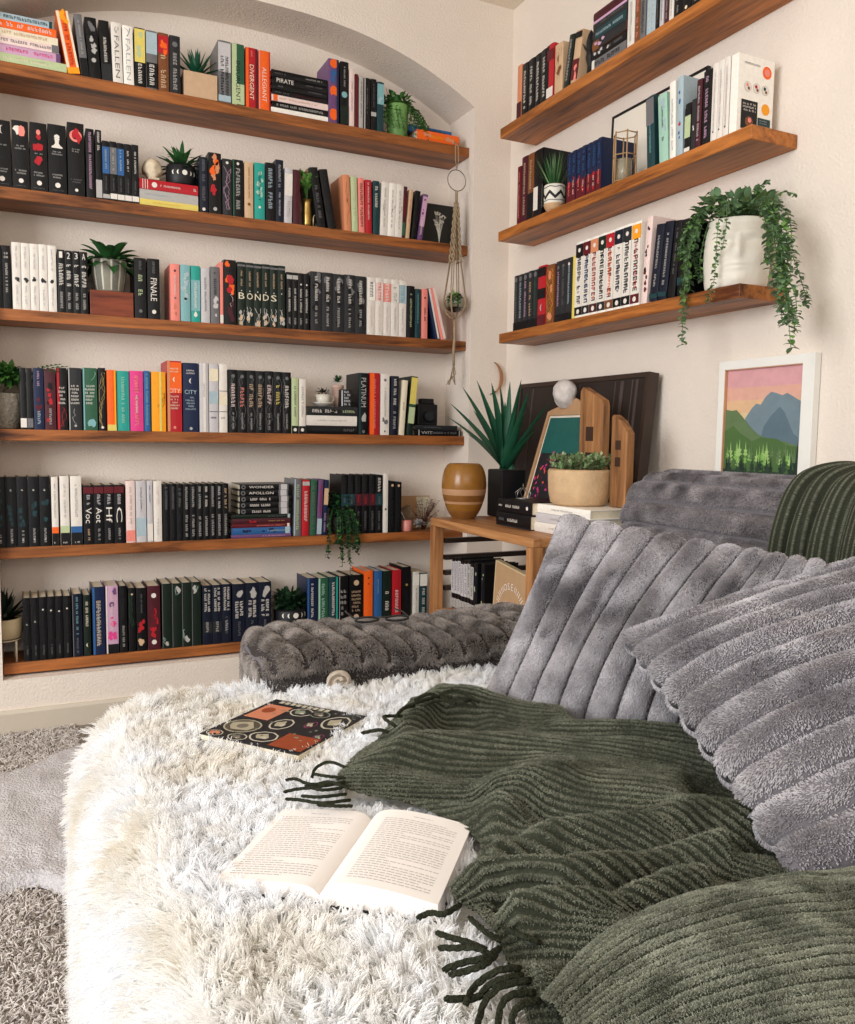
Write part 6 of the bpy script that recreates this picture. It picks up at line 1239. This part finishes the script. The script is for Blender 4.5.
def drape(name, net, znet, nv, nu, nrib, parent, ridges, seed, ribh=.0028, noise=.006, m=None, vfreq=7., edge=None):
    """net: rows of photo measurements resolved on the seat plane into metres"""
    net = np.array(net, float); zn = np.array(znet, float)
    W_ = np.array([[at(x, y, 'z', z) for (x, y), z in zip(r_, zr)] for r_, zr in zip(net, zn)])
    G = cr(W_, nv).transpose(1, 0, 2); G = cr(G, nu).transpose(1, 0, 2)
    Q = cr(net, nv).transpose(1, 0, 2); Q = cr(Q, nu).transpose(1, 0, 2)
    v, u = np.meshgrid(np.linspace(0, 1, nv), np.linspace(0, 1, nu), indexing='ij'); no = VNoise(seed); n2 = VNoise(seed+3)
    wr = v+.05*(no(u*2.2, v*2)-.5)
    h = noise*(np.abs(np.sin(wr*vfreq*PI))*2.4+2.6*(n2(u*3.1, wr*vfreq*1.3)-.5)+1.0*(n2(u*8+4, wr*vfreq*2.7+7)-.5))
    for pl, amp, wd in ridges: h += 1.6*amp*np.exp(-(dist_poly(Q[..., 0], Q[..., 1], pl)/wd)**2)
    if edge: h *= np.clip(.25+u*7, 0, 1)
    Nn = surf_normals(G); Nn = np.where(Nn[..., 2:3] < 0, -Nn, Nn)
    G = G+np.stack([0*h, 0*h, h], 2); Nn = surf_normals(G); Nn = np.where(Nn[..., 2:3] < 0, -Nn, Nn)
    rib = np.abs(np.sin(PI*v*nrib))**.8*ribh; G = G+Nn*rib[..., None]
    ul = np.linalg.norm(W_[len(W_)//2, -1]-W_[len(W_)//2, 0])
    uvm = np.stack([u*ul, v*nrib-.25+.25*0], 2); uvm[..., 1] = v*nrib-.25
    o = grid_obj(name, G, m or knit, parent, uv=uvm); return o, G
bl = thing('throw_blanket', 'dark green ribbed chenille blanket with fringe spread across the seat', 'blanket', (0, 0, 0))
net = [[(412, 700), (470, 699), (530, 716), (600, 733), (680, 738), (790, 745)],
       [(392, 728), (465, 722), (540, 736), (620, 746), (700, 752), (800, 765)],
       [(366, 752), (450, 750), (540, 756), (630, 764), (720, 778), (815, 800)],
       [(346, 772), (440, 776), (540, 780), (640, 792), (735, 812), (830, 840)],
       [(342, 790), (440, 798), (530, 806), (650, 818), (750, 842), (840, 872)],
       [(410, 806), (470, 812), (535, 826), (660, 844), (760, 868), (850, 895)],
       [(480, 846), (520, 852), (575, 860), (670, 870), (770, 890), (860, 915)],
       [(452, 897), (505, 892), (580, 893), (670, 897), (770, 910), (870, 935)],
       [(476, 915), (530, 915), (600, 918), (690, 925), (780, 940), (880, 965)],
       [(498, 945), (540, 945), (610, 950), (700, 955), (790, 970), (890, 995)],
       [(515, 985), (560, 985), (620, 990), (700, 1000), (800, 1015), (900, 1040)],
       [(530, 1030), (580, 1030), (640, 1035), (720, 1045), (810, 1060), (910, 1080)]]
zb = .500; zn = [[zb]*6 for _ in net]
for i, j, dz in ((0, 1, .02), (4, 2, .012), (4, 3, .02), (5, 3, .015), (5, 2, .008), (7, 2, .01), (8, 2, .006)): zn[i][j] += dz
ridges = [([(405, 735), (440, 703), (490, 702), (560, 722)], .016, 12), ([(345, 778), (430, 758), (530, 752), (640, 758), (720, 770)], .012, 10), ([(440, 722), (470, 728)], -.014, 16),
          ([(470, 742), (560, 742), (680, 748)], .007, 6), ([(500, 812), (540, 795), (600, 793), (670, 803)], .018, 20), ([(490, 868), (560, 852), (640, 842), (700, 832), (770, 838)], .014, 9), ([(480, 883), (580, 874), (680, 858), (760, 858)], -.010, 8),
          ([(436, 898), (500, 897), (560, 897), (640, 880), (720, 870)], .016, 8), ([(500, 915), (580, 912), (650, 897)], -.014, 9), ([(490, 940), (560, 930), (630, 915), (700, 900)], .014, 9), ([(560, 800), (520, 820), (480, 850)], .008, 14)]
o, G1_ = drape('blanket_body', net, zn, 900, 330, 84, bl, ridges, 5, noise=.0070, ribh=.0034, edge=True)
net2 = [[(545, 1002), (590, 955), (635, 926), (690, 903), (750, 888), (810, 880), (885, 866)],
        [(556, 1016), (605, 970), (655, 940), (715, 920), (775, 908), (830, 902), (900, 890)],
        [(575, 1035), (630, 995), (690, 966), (745, 950), (800, 940), (850, 935), (915, 925)],
        [(595, 1060), (655, 1030), (715, 1005), (770, 990), (820, 980), (870, 975), (930, 965)],
        [(615, 1090), (680, 1070), (740, 1050), (790, 1035), (840, 1025), (890, 1020), (945, 1010)],
        [(640, 1130), (710, 1120), (765, 1100), (815, 1085), (860, 1075), (910, 1070), (960, 1060)]]
z2 = [[.512, .522, .532, .535, .535, .535, .535], [.525, .545, .558, .562, .562, .56, .56], [.530, .555, .568, .574, .574, .57, .57], [.530, .555, .57, .576, .578, .575, .57], [.525, .55, .565, .572, .575, .57, .57], [.51, .53, .55, .56, .565, .56, .56]]
fuzz = strand_mat('chenille_fuzz', '#34372c', '#8a8c7b', 30, .9, lo=.2, hi=.8); fuzz_lit = strand_mat('chenille_fuzz_lit', '#3c4034', '#a0a291', 30, .9, lo=.2, hi=.8)  # second fuzz is the same yarn, lightened to paint in light on the near fold
def knit_fuzz(G, nrib, count, m, parent, seed, vv=None):
    N_ = surf_normals(G); N_ = np.where(N_[..., 2:3] < 0, -N_, N_) if vv is None else N_
    v_ = np.linspace(0, 1, G.shape[0])[:, None]*np.ones((1, G.shape[1])) if vv is None else vv
    wgt = np.clip(np.abs(np.sin(PI*v_*nrib))-.55, .008, 1)*2.2
    fur_on_grid('chenille_fuzz', G, N_, count, .0032, m, parent, seed, lay=(0, 0, 0), rad=(.0005, .00045, .0002), rnd_amt=.6, wgt=np.clip(wgt, 0, 1))
knit_fuzz(G1_, 84, 170000, fuzz, bl, 201)
knit_lit = knit_mat('chenille_green_lit', '#24261e', '#5a5e4e', '#a8ab98', 800.)  # lit copy of the blanket knit: brighter light on this fold is in the colour
_, G2_ = drape('folded_end', net2, z2, 340, 320, 24, bl, [([(560, 1000), (620, 950), (700, 915), (800, 895)], .004, 20)], 9, ribh=.0038, noise=.0022, m=knit_lit, vfreq=3.)
knit_fuzz(G2_, 24, 150000, fuzz_lit, bl, 203)
# rolled hem closing the near fold down onto the seat
hem = cr(np.array([at(x, y, 'z', .506) for x, y in net2[0]]), 60); hem2 = cr(np.array([at(x, y-1.5, 'z', z_) for (x, y), z_ in zip(net2[0], z2[0])]), 60)
obj('fold_edge', MB().tube(hem2+np.array((0, 0, -.010)), .011, 10), knit_lit, bl)
fringe = mat('#34362b', .95, 'fringe_yarn', bump=.9, scale=260, var=.25, spec=.05)
rr = random.Random(77)
def tassel(pts, z, r=.0032):
    r *= .8
    P = [at(x, y, 'z', z+(.004*math.sin(i*1.7))) for i, (x, y) in enumerate(pts)]; Q = cr(np.array(P), 16)
    mb = MB()
    for s in (0, 2.1, 4.2): mb.tube([q+np.array((math.cos(i*.9+s), math.sin(i*.9+s), .6*math.sin(i*.9+s)))*r*.45 for i, q in enumerate(Q)], r*.72, 6)
    obj('tassel', mb, fringe, bl)
for pts in ([(352, 770), (330, 762), (316, 768), (312, 777)], [(345, 778), (325, 776), (314, 774)], [(345, 782), (318, 787), (298, 789), (284, 792)], [(342, 788), (322, 790), (306, 786)], [(346, 794), (320, 797), (302, 796)],
            [(350, 800), (322, 803), (300, 800), (286, 799)], [(348, 788), (330, 782), (318, 784)], [(352, 806), (335, 806), (318, 805)], [(344, 784), (310, 784), (296, 779), (286, 780)]): tassel(pts, .512, .0026)
for pts in ([(395, 726), (384, 718), (388, 716), (402, 716)], [(388, 732), (380, 730), (372, 731), (362, 733)], [(404, 708), (418, 702), (440, 696), (452, 697)], [(415, 700), (428, 694), (438, 696), (450, 700)], [(440, 694), (455, 690), (468, 695), (478, 702)], [(450, 700), (462, 703), (470, 700), (476, 706)], [(424, 705), (440, 700), (456, 704)], [(396, 716), (404, 708), (414, 706)]): tassel(pts, .545, .0034)
for pts in ([(486, 950), (470, 943), (452, 938), (437, 933)], [(490, 955), (476, 948), (456, 948), (439, 948)], [(500, 948), (484, 958), (462, 963), (444, 970)], [(496, 955), (484, 965), (466, 971), (450, 975)], [(520, 968), (500, 970), (482, 980), (472, 990), (466, 1003)], [(522, 975), (500, 980), (486, 988), (476, 998), (446, 999)],
            [(530, 980), (502, 986), (486, 1000), (480, 1016), (474, 1040)], [(534, 992), (510, 996), (500, 1010), (498, 1040)], [(540, 1000), (520, 1006), (512, 1020), (516, 1045)], [(460, 905), (444, 914), (430, 913), (418, 918)], [(470, 918), (486, 932), (500, 940)], [(500, 925), (520, 935), (540, 942)]): tassel(pts, .515, .0034)
# blanket draped over the sofa back
b2 = thing('throw_blanket', 'dark green ribbed blanket draped over the sofa back at the edge of view', 'blanket', (0, 0, 0))
prf, Lb = path_resample(cr(np.array([(-.020, .80), (-.035, .885), (-.10, .912), (-.20, .915), (-.285, .885), (-.325, .80), (-.335, .68), (-.335, .52)]), 80), 150)
NU2 = 520; yy = np.linspace(-1.70, -2.55, NU2); tq = np.linspace(0, 1, 150); T_, Y_ = np.meshgrid(tq, yy, indexing='ij')
no = VNoise(91); s_ = (-Y_-1.70)
fold = (np.abs(np.sin(s_*PI/.062+2.4*no(s_*9, T_*1.4)))**.9*.026+no(s_*40, T_*3)*.007)*(.45+.55*np.clip(T_*1.3, 0, 1))
nb2 = np.gradient(prf, axis=0); nb2 = np.stack([nb2[:, 1], -nb2[:, 0]], 1); nb2 /= np.linalg.norm(nb2, axis=1, keepdims=True); nb2 *= np.sign(((prf-np.array((-.17, .7)))*nb2).sum(1))[:, None]
ribn = np.abs(np.sin(PI*s_/.0125))**.8*.0028; off = fold+ribn
P = np.stack([prf[:, 0][:, None]+nb2[:, 0][:, None]*off, Y_+(.030*np.clip(T_-.35, 0, 1)+.035*np.clip(.45-T_, 0, 1)*-2.0), prf[:, 1][:, None]+nb2[:, 1][:, None]*off], 2)
uvm = np.stack([T_*Lb, s_/.0125-.25], 2); grid_obj('blanket_body', P, knit, b2, uv=uvm)

# ---- white shag throw
sh = thing('fur_throw', 'thick white shaggy fur throw covering the end of the seat', 'throw', (0, 0, 0))
XLs, YFs, RC = -1.705, -1.315, .19
out = [(XLs, -3.15), (XLs, YFs-RC)]+[(XLs+RC-RC*math.cos(a), YFs-RC+RC*math.sin(a)) for a in np.linspace(0, PI/2, 16)[1:]]+[(-.72, YFs)]
O, LO = path_resample(out, 420); dO = np.gradient(O, axis=0); nO = np.stack([-dO[:, 1], dO[:, 0]], 1); nO /= np.linalg.norm(nO, axis=1, keepdims=True)
if nO[0, 0] > 0: nO = -nO
und = VNoise(3)
def topz(x, y): return .474+.010*(und(np.asarray(x)*7, np.asarray(y)*7)-.5)+.006*(und(np.asarray(x)*19, np.asarray(y)*19)-.5)
qp = [(0, .02), (-.004, .2), (-.002, .34), (-.010, .41), (-.028, .45), (-.06, .470), (-.10, .476)]
Q, LQ = path_resample(cr(np.array(qp), 60), 60); s1 = np.linspace(0, LO, 420)
wave = .012*(und(s1*6, s1*0)-.5)
S = np.zeros((60, 420, 3))
for i, (off_, z) in enumerate(Q):
    k_ = (1-min(1, z/.45)); S[i, :, 0] = O[:, 0]+nO[:, 0]*(off_+wave*(1+k_)*1.2); S[i, :, 1] = O[:, 1]+nO[:, 1]*(off_+wave*(1+k_)*1.2); S[i, :, 2] = z
S[-1, :, 2] = topz(S[-1, :, 0], S[-1, :, 1])
shag_base = mat('#efe9dd', 1., 'shag_backing', spec=.05, var=.04)
grid_obj('skirt', S, shag_base, sh)
inn = S[-1]; gx = np.linspace(0, 1, 60); Tm = np.zeros((60, 420, 3))
ctr = np.stack([np.clip(inn[:, 0], -.72, -.72), np.clip(inn[:, 1], -3.15, -2.2)], 1)
for i, g in enumerate(gx):
    Tm[i, :, 0] = inn[:, 0]*(1-g)+ctr[:, 0]*g; Tm[i, :, 1] = inn[:, 1]*(1-g)+ctr[:, 1]*g; Tm[i, :, 2] = topz(Tm[i, :, 0], Tm[i, :, 1])*min(1, 1)
    if i == 0: Tm[i] = inn
grid_obj('top_panel', Tm, shag_base, sh)
# objects pressed into the pile
def quad_rect(TL, TR, BL, z):
    a = at(*TL, 'z', z); b_ = at(*TR, 'z', z); c = at(*BL, 'z', z); u_ = (b_-a); hgt = (c-a); w = np.linalg.norm(u_); u_ /= w; v_ = hgt-u_*(hgt@u_); h = np.linalg.norm(v_); v_ /= h
    return a, u_, v_, w, h
ZB = .488
nb_a, nb_u, nb_v, nb_w, nb_h = quad_rect((276, 699), (367, 716), (212, 736), ZB+.008)
def inside_rect(x, y, a, u_, v_, w, h, m_=0): 
    dx, dy = x-a[0], y-a[1]; s = dx*u_[0]+dy*u_[1]; t_ = dx*v_[0]+dy*v_[1]; return (s > -m_) & (s < w+m_) & (t_ > -m_) & (t_ < h+m_)
bk_tl, bk_tr = at(283, 806, 'z', ZB+.01), at(472, 821, 'z', ZB+.022); bk_bl = at(221, 890, 'z', ZB+.01); bk_br = at(437, 889, 'z', ZB+.022)
bu = (bk_tr-bk_tl); bu[2] = 0; bw = np.linalg.norm(bu); bu /= bw; bv = bk_bl-bk_tl; bv[2] = 0; bv -= bu*(bv@bu); bh = np.linalg.norm(bv); bv /= bh; bh = .180
bpoly = [tuple(G1_[i, 0, :2]) for i in range(0, 900, 15)]+[(-.6, -2.6), (-.6, -1.6)]
def in_poly(x, y, poly):
    r = np.zeros(len(x), bool); n = len(poly)
    for i in range(n):
        (x0, y0), (x1, y1) = poly[i], poly[(i+1) % n]; c = ((y0 > y) != (y1 > y)); 
        with np.errstate(divide='ignore', invalid='ignore'): r ^= c & (x < (x1-x0)*(y-y0)/(y1-y0+1e-12)+x0)
    return r
rs = np.random.RandomState(17)
def shag(p, n, L, seed, name, k=5, clump=.0105, rad=(.0009, .0010, .0009, .0007, .0003)):
    no = [VNoise(seed+a) for a in (0, 1, 2)]; f = 26
    fl = np.stack([no[0](p[:, 0]*f, p[:, 1]*f+p[:, 2]*f), no[1](p[:, 0]*f+7, p[:, 1]*f-p[:, 2]*f), .5+0*p[:, 0]], 1)-.5
    d = n+fl*.7+rs.normal(0, .16, p.shape); d[:, :2] += np.array((-.06, -.10)); d /= np.linalg.norm(d, axis=1, keepdims=True)
    ck = np.floor(p/clump).astype(int); hsh = (ck[:, 0]*73856093 ^ ck[:, 1]*19349663 ^ ck[:, 2]*83492791) & 0xffff; r2 = np.random.RandomState(seed+9).rand(65536, 4)[hsh]
    cc = (ck+.5)*clump+(r2[:, :3]-.5)*clump*.8; Lc = L*(.7+.5*r2[:, 3:4])*rs.uniform(.8, 1.1, (len(p), 1))
    cd_ = (r2[:, :3]-.5)*.9; pts = []
    for s in range(k):
        t_ = s/(k-1); q = p+d*Lc*t_+(cd_*Lc*.45)*t_*t_+np.array((0, 0, -1))*Lc*.20*t_**2.2
        pull = (cc-p); pull -= n*(pull*n).sum(1, keepdims=True); q = q+pull*.85*t_**1.2; pts.append(q)
    return strands(name, np.stack(pts, 1), rad, shagm, sh)
m, t, bs = nt('shag_white'); L_ = t.links.new; co = node(t, 'ShaderNodeTexCoord'); hi_ = node(t, 'ShaderNodeHairInfo'); nz = node(t, 'ShaderNodeTexNoise', Scale=7., Detail=3.); L_(co.outputs['Object'], nz.inputs['Vector'])
rp = node(t, 'ShaderNodeValToRGB'); e_ = rp.color_ramp.elements; e_[0].position = .30; e_[0].color = lin('#f4f0e8'); e_[1].position = .55; e_[1].color = lin('#fcfdff'); L_(nz.outputs['Fac'], rp.inputs['Fac']); L_(rp.outputs['Color'], bs.inputs['Base Color'])
bs.inputs['Roughness'].default_value = .55; bs.inputs['Specular IOR Level'].default_value = .35
tr = node(t, 'ShaderNodeBsdfTranslucent'); L_(rp.outputs['Color'], tr.inputs['Color']); mxs = node(t, 'ShaderNodeMixShader'); mxs.inputs['Fac'].default_value = .45
L_(bs.outputs[0], mxs.inputs[1]); L_(tr.outputs[0], mxs.inputs[2]); L_(mxs.outputs[0], t.nodes['Material Output'].inputs['Surface']); shagm = m
n = 230000; x = rs.uniform(XLs+.05, -.85, n); y = rs.uniform(-2.72, YFs-.05, n)
cxr = XLs+RC; cyr = YFs-RC; corner = (x < cxr) & (y > cyr) & (np.hypot(x-cxr, y-cyr) > RC-.06)
keep = ~corner & ~inside_rect(x, y, nb_a, nb_u, nb_v, nb_w, nb_h, -.007) & ~inside_rect(x, y, bk_tl, bu, bv, bw, bh, -.008)
blk_ = in_poly(x, y, bpoly); near = in_poly(x+.028, y, bpoly) & in_poly(x+.02, y+.02, bpoly) & in_poly(x+.02, y-.02, bpoly)
keep &= ~(blk_ & in_poly(x-.05, y, bpoly) & in_poly(x, y+.05, bpoly) & in_poly(x-.04, y+.03, bpoly) & in_poly(x-.04, y-.04, bpoly)) & ~((y > -1.44) & (x > -1.37))
x, y = x[keep], y[keep]; p = np.stack([x, y, topz(x, y)-.002], 1); under = in_poly(x, y, bpoly)
nn = np.tile(np.array((0, 0, 1.)), (len(p), 1)); shag(p[~under], nn[~under], .026, 61, 'shag_pile'); shag(p[under], nn[under]*.3+np.array((-.9, 0, 0)), .014, 63, 'flattened_pile')
n = 110000; i_ = rs.randint(0, 59, n); 
lo = np.searchsorted(s1, 0.35); j_ = rs.randint(lo, 419, n); u_, v_ = rs.rand(n, 1), rs.rand(n, 1)
p = (S[i_, j_]*(1-u_)+S[i_, j_+1]*u_)*(1-v_)+(S[i_+1, j_]*(1-u_)+S[i_+1, j_+1]*u_)*v_
NS = surf_normals(S); ce = np.array((-1.2, -2.2, .2)); 
if ((NS[10]*(S[10]-ce)).sum()) < 0: NS = -NS
keep = ~((p[:, 0] > -1.36) & (p[:, 1] > -1.46)); p = p[keep]; nn = NS[i_, j_][keep]; shag(p, nn, .032, 71, 'skirt_pile')

# ---- sticker covered notebook
t = thing('sticker_notebook', 'black notebook covered with round and square stickers lying in the fur', 'notebook', tuple(nb_a-np.array((0, 0, .012))))
M_ = Matrix((tuple(nb_u)+(0,), tuple(-nb_v)+(0,), (0, 0, 1, 0), (0, 0, 0, 1))).transposed(); t.rotation_euler = M_.to_euler()
w, h = nb_w, nb_h
obj('cover', MB().box(0, w, -h, 0, 0, .0015).box(0, w, -h, 0, .0105, .012), mat('#1c1c1f', .5, 'matte_black_cover'), t, bevel=.0006); obj('page_block', MB().box(.002, w-.001, -h+.002, -.002, .0016, .0104), pagem, t)
q = MB(); ms = [mat(c, .55, 'sticker_'+c[1:]) for c in ('#a59d86', '#c27a5c', '#8f4020', '#6c655a', '#232324', '#8a2c5c', '#7d8674', '#b9b2a2', '#4d473d')]
def blob(cx, cy, rx, ry, m_, k, n=20, wob=0.): q.add([(w*cx+w*rx*math.cos(2*PI*i/n)*(1+wob*math.sin(5*i)), -h*cy+h*ry*math.sin(2*PI*i/n)*(1+wob*math.cos(3*i)), .0121+.00008*k) for i in range(n)], [tuple(range(n))], m_)
def sq(x0, x1, y0, y1, m_, k): q.add([(w*x0, -h*y1, .0121+.00008*k), (w*x1, -h*y1, .0121+.00008*k), (w*x1, -h*y0, .0121+.00008*k), (w*x0, -h*y0, .0121+.00008*k)], [(0, 1, 2, 3)], m_)
sq(.04, .30, .14, .50, 1, 1); blob(.14, .28, .06, .07, 2, 2); blob(.20, .70, .17, .15, 0, 1); blob(.20, .70, .155, .135, 8, 2); blob(.20, .70, .12, .10, 0, 3, 9, .2); blob(.20, .70, .05, .05, 3, 4)
for cx, cy, rx, ry, mm in ((.44, .20, .11, .10, 7), (.62, .17, .10, .08, 6), (.47, .52, .10, .13, 7), (.52, .82, .13, .11, 7), (.86, .28, .12, .16, 7), (.10, .93, .08, .06, 7), (.33, .92, .09, .07, 7), (.70, .42, .05, .08, 5), (.92, .62, .045, .06, 5)):
    blob(cx, cy, rx, ry, mm, 3, 18, .05); blob(cx, cy, rx*.86, ry*.86, 4, 4, 18, .05); blob(cx-.01, cy, rx*.5, ry*.5, rnd.choice((0, 3, 6, 1)), 5, 9, .25); blob(cx+.02, cy+.02, rx*.22, ry*.22, 7, 6, 7, .2)
sq(.66, .98, .66, .95, 2, 5); blob(.10, .93, .05, .04, 1, 6); rr = random.Random(2)
for i in range(26): x = rr.uniform(.02, .94); y = rr.uniform(.03, .95); sq(x, x+rr.uniform(.01, .04), y, y+rr.uniform(.01, .03), rr.choice((0, 3, 6)), 7+i*.02)
for i in range(9): sq(.10+i*.062, .145+i*.062, .03, .09, 7, 8)
obj('stickers', q, ms, t)
# ---- open book
t = thing('open_book', 'open paperback lying face up on the white fur beside the green blanket', 'book', (bk_tl[0], bk_tl[1], ZB-.004))
M_ = Matrix((tuple(bu)+(0,), tuple(-bv)+(0,), (0, 0, 1, 0), (0, 0, 0, 1))).transposed(); t.rotation_euler = M_.to_euler(); W2, H2 = bw, bh; g = .485*W2
left = [(0, .010), (.15*g, .0125), (.5*g, .017), (.8*g, .0195), (.93*g, .017), (g, .010)]
right = [(g, .010), (g+.02*W2, .018), (g+.07*W2, .026), (g+.18*W2, .029), (g+.35*W2, .026), (W2, .020)]
pap = mat('#ebe5e1', .8, 'book_paper', var=.03, scale=30, spec=.15, vscale=8)
for nm, pf, x1 in (('left_pages', left, 0), ('right_pages', right, W2)):
    pf = cr(np.array(pf), 40); ol = [tuple(a) for a in pf]+([(g, .002), (.0, .002)] if nm[0] == 'l' else [(W2, .002), (g, .002)]); obj(nm, MB().prism(ol, -H2, 0, axis='y', smooth=False), pap, t)
obj('cover', MB().prism([(-.002, 0), (W2+.002, 0), (W2+.002, .0018), (-.002, .0018)], -H2-.002, .002, axis='y'), mat('#26262a', .5, 'book_cover_dark'), t)
ink = mat('#a09a96', .8, 'ink_grey', var=.1); q = MB(); rr = random.Random(6)
for pf, a0, a1 in ((cr(np.array(left), 60), .085*g, .86*g), (cr(np.array(right), 60), g+.10*W2, W2-.05*W2)):
    zf_ = lambda x: float(np.interp(x, pf[:, 0], pf[:, 1]))+.0003; nl = 31
    for li in range(nl):
        y = -H2*(.075+.87*li/nl); x = a0; end = a1 if rr.random() > .22 else a0+(a1-a0)*rr.uniform(.3, .85)
        if li == 0: x = (a0+a1)/2-.012; end = x+.024
        if li == 1: continue
        while x < end:
            wd_ = min(rr.uniform(.003, .0085), end-x); q.add([(x, y-.0011, zf_(x)), (x+wd_, y-.0011, zf_(x+wd_)), (x+wd_, y, zf_(x+wd_)), (x, y, zf_(x))], [(0, 1, 2, 3)]); x += wd_+.0013
obj('page_lettering', q, ink, t)
# pale rug lying on the carpet beside the seat
rg = [(-20, 778), (0, 774), (30, 766), (60, 752), (100, 738)]; r2 = [(-20, 905), (10, 890), (40, 884), (70, 896), (110, 900)]
A_ = cr(np.array([at(x, y, 'z', .012) for x, y in rg]), 60); B_ = cr(np.array([at(x, y, 'z', .012) for x, y in r2]), 60); gz = np.linspace(0, 1, 50)[:, None, None]
P = A_[None]*(1-gz)+B_[None]*gz; nr = VNoise(44); P[..., 2] = .018+.016*nr(P[..., 0]*14, P[..., 1]*14)+.006*nr(P[..., 0]*40, P[..., 1]*40); P[0, :, 2] = .004; P[-1, :, 2] = .004; P[1, :, 2] = .014
o = grid_obj('rug', P, mat('#cfcbcd', .95, 'pale_rug_weave', bump=.9, scale=170, var=.14, vscale=120, spec=.05)); tag(o, 'crumpled pale grey cloth rug on the carpet beside the white fur', 'rug')
# ================================================================== LIGHT
w = bpy.data.worlds.new('World'); bpy.context.scene.world = w; w.use_nodes = True
bg = w.node_tree.nodes['Background']; bg.inputs['Color'].default_value = (1., .97, .93, 1); bg.inputs['Strength'].default_value = .62
def area(name, loc, target, size, sy, power, col):
    l = bpy.data.lights.new(name, 'AREA'); l.shape = 'RECTANGLE'; l.size = size; l.size_y = sy; l.energy = power; l.color = col
    o = bpy.data.objects.new(name, l); C.objects.link(o); o.location = loc
    o.rotation_euler = (Vector(target)-Vector(loc)).to_track_quat('-Z', 'Y').to_euler(); return o
area('assumed_window_light', (-4.1, -2.4, 1.7), (-.2, -1., 1.2), 1.8, 1.5, 105, (.97, .985, 1.))  # bare area light for daylight assumed from the left; no window is built
area('added_rear_light', (-1.9, -4.8, 2.0), (-1., 0, 1.0), 2.4, 1.3, 24, (1., .96, .9))  # unseen area light added behind the camera; no opening is built there
vs = bpy.context.scene.view_settings; vs.view_transform = 'Standard'; vs.look = 'None'; vs.gamma = 1; vs.use_curve_mapping = False; vs.exposure = 0.
bpy.context.scene.cycles.max_bounces = 8; bpy.context.scene.cycles.diffuse_bounces = 5
